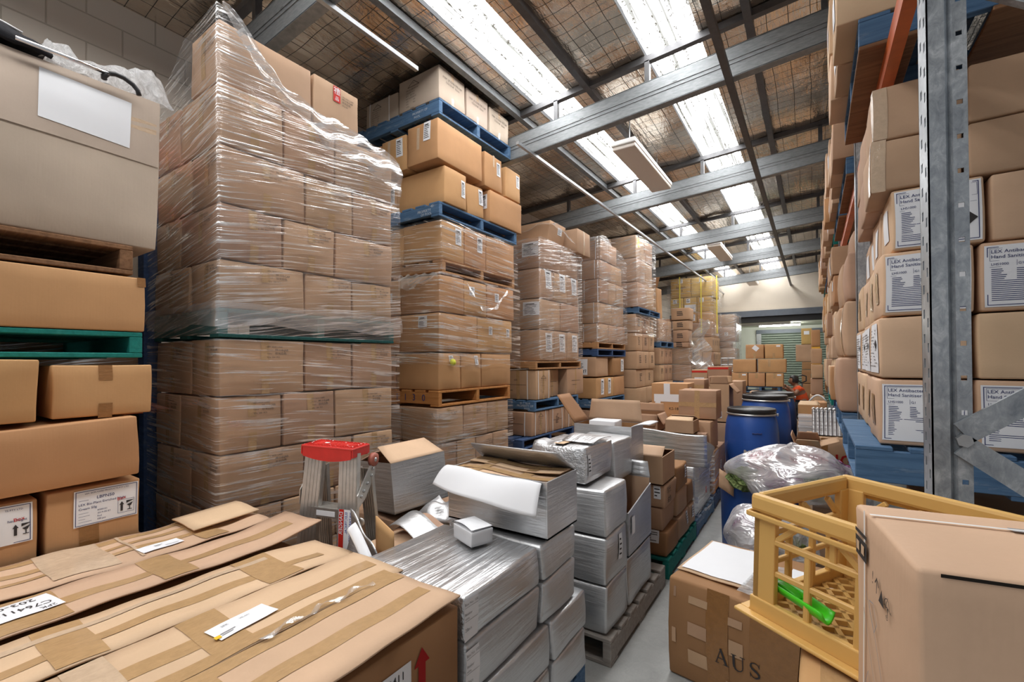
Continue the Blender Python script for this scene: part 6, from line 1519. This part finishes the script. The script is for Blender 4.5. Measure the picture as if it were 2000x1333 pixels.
for n in range(6):
    for q in range(4 if n < 4 else 3):
        dy = .40
        y0 = 2.85+.405*q
        if y0 > 3.9 and n > 3: continue
        c = Carton(xo[n]+.008*random.uniform(-1, 1)+.006*q, xo[n]+.335, y0, y0+dy, zr[n], zr[n+1], 'pale' if n < 4 else 'tan', f'sanitiser carton, {names[n]} tier, {["facing the post", "second", "third", "furthest"][q]} along the rack aisle edge', X_, bulge=.006 if n != 1 else .004, warp=.003, r=.010)
        if q == 0 and n in (0, 2, 3):
            p = c.sticker('Y-', .0, .0, .30, .272, lexlabel(), ink='navyink'); glyph(c, 'Y-', .105, -.035, DIA, .9, 'ink', .0045, p)
        if n == 1: c.patch('X-', .0, 0, .30, .25, 'paper', 'paper_label', .003); c.text('X-', 0, 0, fake_lines(.26, .20, 12, q), 'greyink', .0045); glyph(c, 'X-', .1, .02, DIA, .8, 'ink', .005)
        if n in (0, 2): c.patch('X-', .03, 0, .08, .16, 'tape', 'packing_tape', .003, R(0)); glyph(c, 'X-', .03, .0, ([(0, .10), (-.06, 0), (0, -.10), (.06, 0)], [(0, 1, 2, 3)]), .8, 'tape', .004)
        if n == 3: c.patch('X-', .05, .0, .12, .16, 'paper', 'paper_label', .003)
        if n > 3 and q == 0: c.patch('Y-', -.135, 0, .055, .25, 'cleartape', 'packing_tape', .002); c.patch('X-', .15, 0, .06, .26, 'cleartape', 'packing_tape', .002)
    c = Carton(xo[n]+.342, xo[n]+.68, 2.85, 3.25, zr[n], zr[n+1], 'pale' if n < 4 else 'tan', f'sanitiser carton, {names[n]} tier, second across behind the post', X_, bulge=.005, r=.010) if n not in (3, 4) or True else None
    if n in (0, 2): p = c.sticker('Y-', .0, .0, .30, .272, lexlabel(), ink='navyink'); glyph(c, 'Y-', .105, -.035, DIA, .9, 'ink', .0045, p)
    if n == 0:
        c = Carton(xo[n]+.69, xo[n]+1.03, 2.86, 3.25, zr[n], zr[n+1], 'pale', 'sanitiser carton, lowest tier, third across behind the post', X_, bulge=.005)
# loads further along the racking
rg = random.Random(21)
cards = ['kraft', 'tan', 'orange', 'pale', 'tan', 'pale']
A_ = 'cartons on the lower rack level'; Bg = 'cartons on the upper rack level'
nth = ['second', 'third', 'fourth', 'fifth', 'sixth', 'seventh', 'eighth']
pcol = ['blue', 'navy', 'teal', 'blue', 'raw', 'blue', 'teal']
starts = [4.60, 5.90, 7.34, 8.66, 10.06, 11.36]
for b, y0 in enumerate(starts):
    pallet(.19+.02*(b % 2), 1.30, y0, y0+1.15, .94, pcol[b], f'{pcol[b] if pcol[b] != "raw" else "raw timber"} pallet, {nth[b]} one along the lower rack level', 'X', .17)
    z = 1.115; n = 0
    while z < 2.60:
        h = rg.choice((.30, .36, .44)) if b else (.45, .46, .40, .30)[min(n, 3)]
        if z+h > 2.86: h = 2.86-z
        k_ = rg.choice((2, 3, 3)) if b else 2
        dx = rg.uniform(-.05, .05) if b else (-.02, .0, .03, .10)[min(n, 3)]
        for q in range(k_):
            L = 1.12/k_; m_ = rg.choice(cards) if b else 'tan'
            c = Carton(.205+dx+rg.uniform(-.02, .02), .66, y0+L*q, y0+L*(q+1), z, z+h, m_, f'{["brown", "tan", "orange", "pale"][["kraft", "tan", "orange", "pale"].index(m_)]} carton, tier {["one", "two", "three", "four", "five", "six"][n]}, {["near", "mid", "far"][q] if k_ == 3 else ["near", "far"][q]} on the {nth[b]} lower rack pallet', A_, bulge=.003, bx=.01 if b else .028, warp=.002 if b else .003, one=-1, r=.008 if b else .02, gap=.0075)
            if rg.random() < .45 and b: c.patch('X-', rg.uniform(-.08, .08), rg.uniform(-.03, .05), rg.uniform(.08, .16), rg.uniform(.08, min(.22, h*.7)), 'paper' if rg.random() < .8 else 'yellowsticker2' if 'yellowsticker2' in M else 'paper', 'paper_label', .003)
            if rg.random() < .4: c.tape('Y-', 0, 0, .05)
            if q == 0 and b == 0 and n == 1: c.tape('X-', .1, 0, .05)
        z += h+.003; n += 1
ystarts = [2.76, 4.60, 5.90, 7.34, 8.66, 10.06, 11.36, 12.80]
pc2 = ['blue', 'blue', 'blue', 'teal', 'blue', 'navy', 'blue', 'teal']
for b, y0 in enumerate(ystarts):
    x0 = .20 if b == 0 else .24
    p = pallet(x0, 1.34, y0, y0+1.17, 3.042, pc2[b], f'{pc2[b]} pallet with bare brown underside, {(["first"]+nth)[b]} along the upper rack level', 'X', .155, base_mat='oldwood', bwd=.11)
    z = 3.20; n = 0
    zt = 4.26 if b == 0 else 3.93
    while z < zt-.15:
        h = rg.choice((.30, .36, .40)); h = min(h, zt-z)
        for q in range(3):
            m_ = rg.choice(cards)
            c = Carton(.11+rg.uniform(-.02, .05)+(.03 if b else 0), .60, y0+.39*q, y0+.39*(q+1), z, z+h, m_, f'{["brown", "tan", "orange", "pale"][["kraft", "tan", "orange", "pale"].index(m_)]} carton, tier {["one", "two", "three", "four"][n]}, {["near", "mid", "far"][q]} on the {(["first"]+nth)[b]} upper rack pallet', Bg, warp=.002, bulge=.003, gap=.0075)
            if rg.random() < .3: c.patch('X-', rg.uniform(-.08, .08), 0, .12, .14, 'paper', 'paper_label', .003)
        z += h+.003; n += 1
# dark loads on the floor under the first rack level
G_ = 'cartons on the floor under the racking'
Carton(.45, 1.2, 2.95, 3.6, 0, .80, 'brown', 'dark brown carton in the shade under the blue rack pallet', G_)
# heap in front of the racking
H_ = 'things heaped along the foot of the racking'
def CH(x0, x1, y0, y1, z0, z1, mat, lb, **kw): return Carton(x0, x1, y0, y1, z0, z1, mat, lb, H_, **kw)
c = CH(-.08, .30, 5.9, 6.35, .38, .715, 'kraft', 'brown carton with dark red letters under the ribbed silver bundle'); c.tape('Y-', -.02, 0, .06, mat='browntape')
V, F = lay_text([('TONG', -.02, -.07, .17, 'c', .012)]); mesh_obj('printed_text', c.on('Y-', V, .004), F, 'redpaint', c.o)
CH(-.10, .32, 5.88, 6.4, 0, .375, 'kraft', 'floor carton under the red lettered one')
t = empty('silver_bundle', (.08, 6.18, .722)); tag(t, 'ribbed silver foil bundle leaning on the red lettered carton', 'bundle')
g = G(); g.grid(lambda u, v: (-.10+.26*u+.0*v, -.16+.05*v, .0+.30*v), 2, 2); 
g = G(); g.grid(lambda u, v: (-.10+.27*u, -.16+.07*v-.010*abs(math.sin(u*math.pi*7)), .27*v), 84, 4); g.grid(lambda u, v: (-.10+.27*u, -.09+.16*v, .27+.012*abs(math.sin(u*math.pi*7))), 84, 2); g.grid(lambda u, v: (-.10, -.16+.07*v+.22*u*(1-.3*v), .27*v), 6, 4); g.build('foil_wrap', 'foil', t, True)
G().box(-.09, .165, -.10, .06, 0, .265).build('foil_core', 'foildull', t)
o = open_carton(-.17, .06, 5.35, 5.75, .40, .70, 'kraft', 'open carton with splayed flaps beside the furthest drum', H_, [('Y-', 60, .14, 0, 'pale'), ('X+', 70, .16, 0), ('X-', 20, .10, 0), ('Y+', -30, .1, 0)], inner='brown')
CH(-.18, .12, 5.33, 5.77, 0, .395, 'tan', 'floor carton under the open one beside the furthest drum')
g = G(); g.grid(lambda u, v: (-.20+.16*u, 5.20+.12*v, .62+.12*u-.16*v+.02*math.sin(u*5)), 4, 4); o = g.build('cardboard_piece', 'pale', None, True); thicken(o, .006); tag(o, 'loose pale cardboard flap tipped over the open carton by the drums', 'cardboard')
k = N('clear_plastic_tub'); M['cleartub'] = k.done(k.n('MixShader', {0: .5, 1: k.n('BsdfTransparent').outputs[0], 2: k.bsdf((.85, .86, .88), .12)}).outputs[0])
for z, lb in ((.62, 'lower'), (.745, 'upper')):
    t = empty('plastic_tub', (-.07, 6.72, z)); tag(t, f'{lb} clear plastic tub beside the ribbed silver bundle', 'tub', 'clear plastic tubs')
    G().box(-.09, .09, -.12, .12, 0, .09).build('tub_body', 'cleartub', t); bevel(G().box(-.096, .096, -.126, .126, .09, .115).build('lid', 'cleartub', t), .004)
CH(-.17, .04, 6.55, 6.9, 0, .615, 'kraft', 'carton under the clear plastic tubs')
bevel(G().box(-.01, .09, 6.96, 7.05, .76, .86).build('red_tin', 'redink'), .006); tag(bpy.data.objects['red_tin'], 'small red and black tin by the clear tubs', 'tin')
o = open_carton(-.18, .07, 7.1, 7.5, .74, .95, 'orange', 'orange carton with lifted lid flaps behind the clear tubs', H_, [('Y-', -70, .13, 0, 'pale'), ('Y+', -75, .13, 0, 'pale')], inner='brown')
CH(-.19, .10, 6.95, 7.52, 0, .735, 'kraft', 'floor carton behind the clear tubs')
for y, z0, z1, x0, x1, m_, lb in ((8.0, .0, .62, -.02, .17, 'orange', 'lower orange carton where the pale hose lies'), (8.02, .625, .92, .0, .17, 'orange', 'upper orange carton where the pale hose lies'), (9.9, 0, .9, -.06, .17, 'kraft', 'tall floor carton below the brown tower by the racking'), (9.95, .905, 1.2, -.05, .15, 'kraft', 'lowest of three in the brown tower by the racking'), (9.93, 1.205, 1.46, -.04, .15, 'kraft', 'middle of three in the brown tower by the racking'), (9.95, 1.465, 1.75, -.04, .14, 'kraft', 'top of three in the brown tower by the racking')):
    CH(x0, x1, y, y+.45, z0, z1, m_, lb)
g = G(); g.tube([(-.06+.03*i, 7.96-.008*i, .93+.10*math.sin(i*.42)) for i in range(8)], .012, 8); o = g.build('hose', 'strap', None, True); tag(o, 'pale hose looping over the orange cartons by the racking', 'hose')
M['amber'] = simple('amber_card', (.70, .36, .03), .6)
for i, (z0, z1, m_) in enumerate(((0, .6, 'brown'), (.605, 1.0, 'brown'), (1.20, 1.50, 'amber'), (1.505, 1.85, 'amber'), (1.855, 2.25, 'orange'))):
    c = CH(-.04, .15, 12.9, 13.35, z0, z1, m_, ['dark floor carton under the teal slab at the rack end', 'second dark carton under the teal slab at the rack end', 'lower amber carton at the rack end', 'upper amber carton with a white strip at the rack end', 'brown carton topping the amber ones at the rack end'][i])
    if m_ == 'amber': c.patch('Y-', 0, .0, .14, .10, 'pale' if i == 2 else 'paper', 'paper_strip', .003)
bevel(G().box(-.05, .15, 12.88, 13.4, 1.005, 1.195).build('pallet_block', 'teal'), .006); tag(bpy.data.objects['pallet_block'], 'teal painted slab under the amber cartons at the rack end', 'slab')
for i, (z0, z1, x0, x1, m_) in enumerate(((.0, .42, -.30, -.02, 'brown'), (.425, .85, -.30, -.02, 'brown'), (.855, 1.25, -.29, -.03, 'brown'), (1.255, 1.48, -.28, -.02, 'brown'), (1.485, 1.98, -.43, -.03, 'kraft'), (1.985, 2.45, -.29, -.02, 'yellowcard'))):
    c = CH(x0, x1, 15.6, 16.0, z0, z1, m_, f'{["lowest", "second", "third", "fourth", "wide film wrapped", "topmost olive"][i]} carton of the dark tower before the roller door')
    if i == 5: c.patch('Y-', .0, .1, .13, .10, 'paper', 'paper_label', .003)
t = empty('pallet_jack', (-.28, 13.9, 0), (0, 0, R(12))); tag(t, 'yellow pallet jack with a black loop handle near the roller door', 'pallet jack')
M['jacky'] = simple('jack_yellow', (.72, .50, .02), .4)
bevel(G().box(-.26, .26, -.10, .0, .06, .14).build('chassis', 'jacky', t), .01)
for s_ in (-1, 1): bevel(G().box(s_*.18-.075, s_*.18+.075, .0, 1.1, .07, .12).build('fork', 'jacky', t), .008)
g = G(); g.lathe([(0, .12), (.06, .12), (.06, .42), (.03, .46), (0, .46)], 16, (0, -.06, 0)); g.build('pump', 'jacky', t, True)
G().tube([(0, -.10, .36), (0, -.16, .95)], .018, 8).build('handle_shaft', 'blackp', t, True)
G().tube([(0, -.16, .95), (-.09, -.17, 1.0), (-.09, -.18, 1.12), (0, -.185, 1.15), (.09, -.18, 1.12), (.09, -.17, 1.0), (0, -.16, .95)], .016, 8).build('loop_handle', 'blackp', t, True)
for s_ in (-.06, .06): g = G(); g.lathe([(0, -.025), (.09, -.025), (.09, .025), (0, .025)], 18); g.v = [Vector((s_+v.z, -.06+v.x, .09+v.y)) for v in g.v]; g.build('wheel', 'blackp', t, True)
# ------------------------------------------------------------------ the worker crouching at the far pile
def skin_body(name, pts, edges, rad, mat, parent, sub=2):
    me = bpy.data.meshes.new(name); me.from_pydata([Vector(p) for p in pts], edges, []); me.update()
    o = bpy.data.objects.new(name, me); COL.objects.link(o); me.materials.append(M[mat])
    sk = o.modifiers.new('skin', 'SKIN'); sk.use_smooth_shade = True; o.modifiers.new('sub', 'SUBSURF').levels = sub; o.modifiers[-1].render_levels = sub
    if not me.skin_vertices: me.attributes
    lay = me.skin_vertices[0].data if me.skin_vertices else None
    if lay:
        for i, r in enumerate(rad): lay[i].radius = (r, r) if not isinstance(r, tuple) else r
        lay[0].use_root = True
    o.parent = parent; return o
M['skin'] = simple('brown_skin', (.36, .19, .12), .55, nscale=10, namp=.06); M['shirt'] = simple('orange_shirt', (.78, .10, .02), .8, nscale=14, namp=.1, bump=.3, bscale=30)
M['hair'] = simple('black_hair', (.012, .010, .010), .5, bump=.5, bscale=80); M['trouser'] = simple('dark_trousers', (.03, .035, .05), .85); M['shoe'] = simple('black_shoe', (.02, .02, .02), .5)
t = empty('person', (-.30, 12.74, 0), (0, 0, R(8))); tag(t, 'person in an orange t-shirt crouching and reaching to the far carton pile', 'person')
# the person faces -X; hips low, trunk leaning forward
P = [(.10, 0, .47), (.05, 0, .62), (.0, 0, .78), (-.02, 0, .88), (-.05, 0, .945), (-.075, 0, 1.0),
     (-.02, -.16, .86), (-.09, -.25, .74), (-.23, -.17, .90), (-.27, -.15, .93),
     (-.02, .16, .86), (-.09, .24, .70), (-.23, .13, .83), (-.27, .12, .855),
     (.08, -.10, .45), (-.24, -.17, .50), (-.10, -.15, .10), (-.26, -.16, .04),
     (.08, .10, .45), (-.18, .19, .30), (.12, .17, .08), (.02, .17, .03)]
E_ = [(0, 1), (1, 2), (2, 3), (3, 4), (4, 5), (3, 6), (6, 7), (7, 8), (8, 9), (3, 10), (10, 11), (11, 12), (12, 13), (0, 14), (14, 15), (15, 16), (16, 17), (0, 18), (18, 19), (19, 20), (20, 21)]
Rr = [(.13, .15), (.12, .14), (.13, .16), (.10, .12), .055, .055, .058, .045, .034, .030, .058, .045, .034, .030, .085, .062, .045, .035, .085, .062, .045, .035]
body = skin_body('body', P, E_, Rr, 'skin', t)
# head with a face, turned towards the pile
g = G(); n2, n = 16, 24; hc = Vector((-.095, 0, 1.045))
for i in range(n2+1):
    th = math.pi*i/n2
    for j in range(n):
        ph = 2*math.pi*j/n; d = Vector((math.sin(th)*math.cos(ph), math.sin(th)*math.sin(ph), math.cos(th)))
        r = Vector((.096, .076, .118)); p = Vector((d.x*r.x, d.y*r.y, d.z*r.z))
        if d.x < -.3:
            p.x -= .030*math.exp(-((d.y/.16)**2+((d.z+.15)/.20)**2))          # nose
            p.x += .010*math.exp(-(((abs(d.y)-.36)/.16)**2+((d.z-.10)/.12)**2))   # eye sockets
            p.x -= .006*math.exp(-((d.y/.30)**2+((d.z+.52)/.10)**2))          # lips
        if d.z < -.5: p.y *= .86
        g.v.append(hc+p)
for i in range(n2):
    for j in range(n):
        a, b = i*n+j, i*n+(j+1) % n; g.f.append((a, a+n, b+n, b))
for s_ in (-1, 1):
    b = len(g.v); g.lathe([(.0, -.012), (.026, -.008), (.030, .0), (.022, .008), (0, .004)], 12)
    g.v[b:] = [hc+Vector((.012+v.x*.7, s_*(.075+v.z*.9), -.01+v.y*1.15)) for v in g.v[b:]]
head = g.build('head', 'skin', t, True)
g = G()
for s_ in (-1, 1): g.lathe([(0, -.010), (.010, 0), (0, .010)], 10, tuple(hc+Vector((-.082, s_*.029, .014))))
g.build('eyes', 'hair', head, True)
M['lip'] = simple('lips', (.25, .09, .07), .5); G().tube([tuple(hc+Vector((-.083+.006*abs(q), q*.024, -.062))) for q in (-1, -.5, 0, .5, 1)], .005, 6).build('mouth', 'lip', head, True)
g = G()
for i in range(11):
    th = math.pi*.62*i/10
    for j in range(n):
        ph = 2*math.pi*j/n; d = Vector((math.sin(th)*math.cos(ph), math.sin(th)*math.sin(ph), math.cos(th)))
        lim = 1.0
        q = Vector((d.x*.106, d.y*.086, d.z*.130)); 
        if d.x < -.35 and d.z < .55: q *= .80
        g.v.append(hc+q+Vector((.004, 0, .004))*math.sin(j*5+i*3))
for i in range(10):
    for j in range(n):
        a, b = i*n+j, i*n+(j+1) % n; g.f.append((a, a+n, b+n, b))
g.build('hair', 'hair', t, True)
SP = [P[0], P[1], P[2], P[3], (-.035, 0, .915), P[6], (-.06, -.21, .80), P[10], (-.06, .205, .79)]
skin_body('shirt', SP, [(0, 1), (1, 2), (2, 3), (3, 4), (3, 5), (5, 6), (3, 7), (7, 8)], [(.142, .162), (.134, .156), (.142, .174), (.112, .134), .062, .074, .062, .074, .062], 'shirt', t)
skin_body('trousers', [P[0], P[14], P[15], (-.13, -.155, .19), P[18], P[19], (.06, .175, .13)], [(0, 1), (1, 2), (2, 3), (0, 4), (4, 5), (5, 6)], [(.15, .165), .098, .075, .06, .098, .075, .06], 'trouser', t)
for s_, x, y, z in ((0, -.22, -.16, .045), (1, .05, .17, .045)):
    o = blob_sheet('shoe', None, None, (0, 0, 0), .13, .05, .05, 'shoe', 0, 16, (), 0); o.parent = t; o.location = (x, y, z-.04)
    for k_ in ('label', 'category'):
        if k_ in o: del o[k_]
for s_, base, up_ in ((-1, Vector((-.27, -.15, .93)), .02), (1, Vector((-.27, .12, .855)), .02)):
    g = G(); g.tube([base, base+Vector((-.04, 0, .005)), base+Vector((-.085, 0, .008))], [.028, .036, .030], 10)
    for f in range(4):
        y = (-.026+.0175*f); ln = (.062, .072, .068, .052)[f]; b0 = base+Vector((-.08, y, .008))
        g.tube([b0, b0+Vector((-ln*.5, 0, -.002)), b0+Vector((-ln*.85, 0, -.016)), b0+Vector((-ln, 0, -.032))], [.0095, .009, .0085, .007], 8)
    tb = base+Vector((-.035, -s_*.028, .006)); g.tube([tb, tb+Vector((-.022, -s_*.024, .006)), tb+Vector((-.046, -s_*.030, -.004))], [.012, .0105, .0085], 8)
    g.build('hand', 'skin', t, True)
# the narrow carton being handled
c = Carton(-.84, -.735, 12.52, 12.85, .42, 1.26, 'tan', 'narrow tall carton with a white tag that the crouching person is handling', None); c.patch('X+', -.05, .20, .08, .08, 'paper', 'paper_label', .003)
Carton(-.90, -.72, 12.50, 12.88, 0, .415, 'brown', 'brown carton under the narrow one by the crouching person', None)
# ------------------------------------------------------------------ cartons beyond the three hundred that show largest become one mass
def settle(limit=292):
    bpy.context.view_layer.update()
    tops = [o for o in COL.objects if o.parent is None and o.name.split('.')[0] == 'carton' and o.type == 'MESH']
    if len(tops) <= limit: return
    from mathutils.bvhtree import BVHTree
    vs, ps, own = [], [], []
    for o in COL.objects:
        if o.type != 'MESH': continue
        r = o
        while r.parent is not None: r = r.parent
        if r.name.split('.')[0] == 'stretch_film' or o.name.split('.')[0].startswith('print'): continue
        mw = o.matrix_world; b = len(vs)
        vs.extend([mw @ v.co for v in o.data.vertices])
        for p in o.data.polygons: ps.append([b+i for i in p.vertices]); own.append(r.name)
    tree = BVHTree.FromPolygons(vs, ps)
    cnt = {}
    W_, H_ = 440, 293; f = 16.0/36.0*W_; eye = Vector((0, 0, EYE))
    for iy in range(H_):
        for ix in range(W_):
            h = tree.ray_cast(eye, (fw+rt*((ix+.5-W_/2)/f)+up*((H_/2+.016*W_-iy-.5)/f)).normalized())
            if h[2] is not None: cnt[own[h[2]]] = cnt.get(own[h[2]], 0)+1
    tops.sort(key=lambda o: -cnt.get(o.name, 0))
    rest = tops[limit:]
    V, F, MI, mats, SM = [], [], [], [], []
    gone = []
    for top in rest:
        for o in [top]+list(top.children_recursive):
            me = o.data; mw = o.matrix_world
            mi = []
            for m_ in me.materials:
                if m_ not in mats: mats.append(m_)
                mi.append(mats.index(m_))
            b = len(V); V += [tuple(mw @ v.co) for v in me.vertices]
            for p in me.polygons: F.append(tuple(b+i for i in p.vertices)); MI.append(mi[p.material_index] if mi else 0); SM.append(p.use_smooth)
            gone.append(o)
    for o in gone: bpy.data.objects.remove(o)
    me = bpy.data.meshes.new('carton_mass'); me.from_pydata(V, [], F); me.update()
    for m_ in mats: me.materials.append(m_)
    me.polygons.foreach_set('material_index', MI); me.polygons.foreach_set('use_smooth', SM)
    o = bpy.data.objects.new('carton_mass', me); COL.objects.link(o)
    tag(o, 'mass of small and half hidden brown cartons between and behind the stacks', 'cartons', None, 'stuff')
    return cnt
CNT = settle()
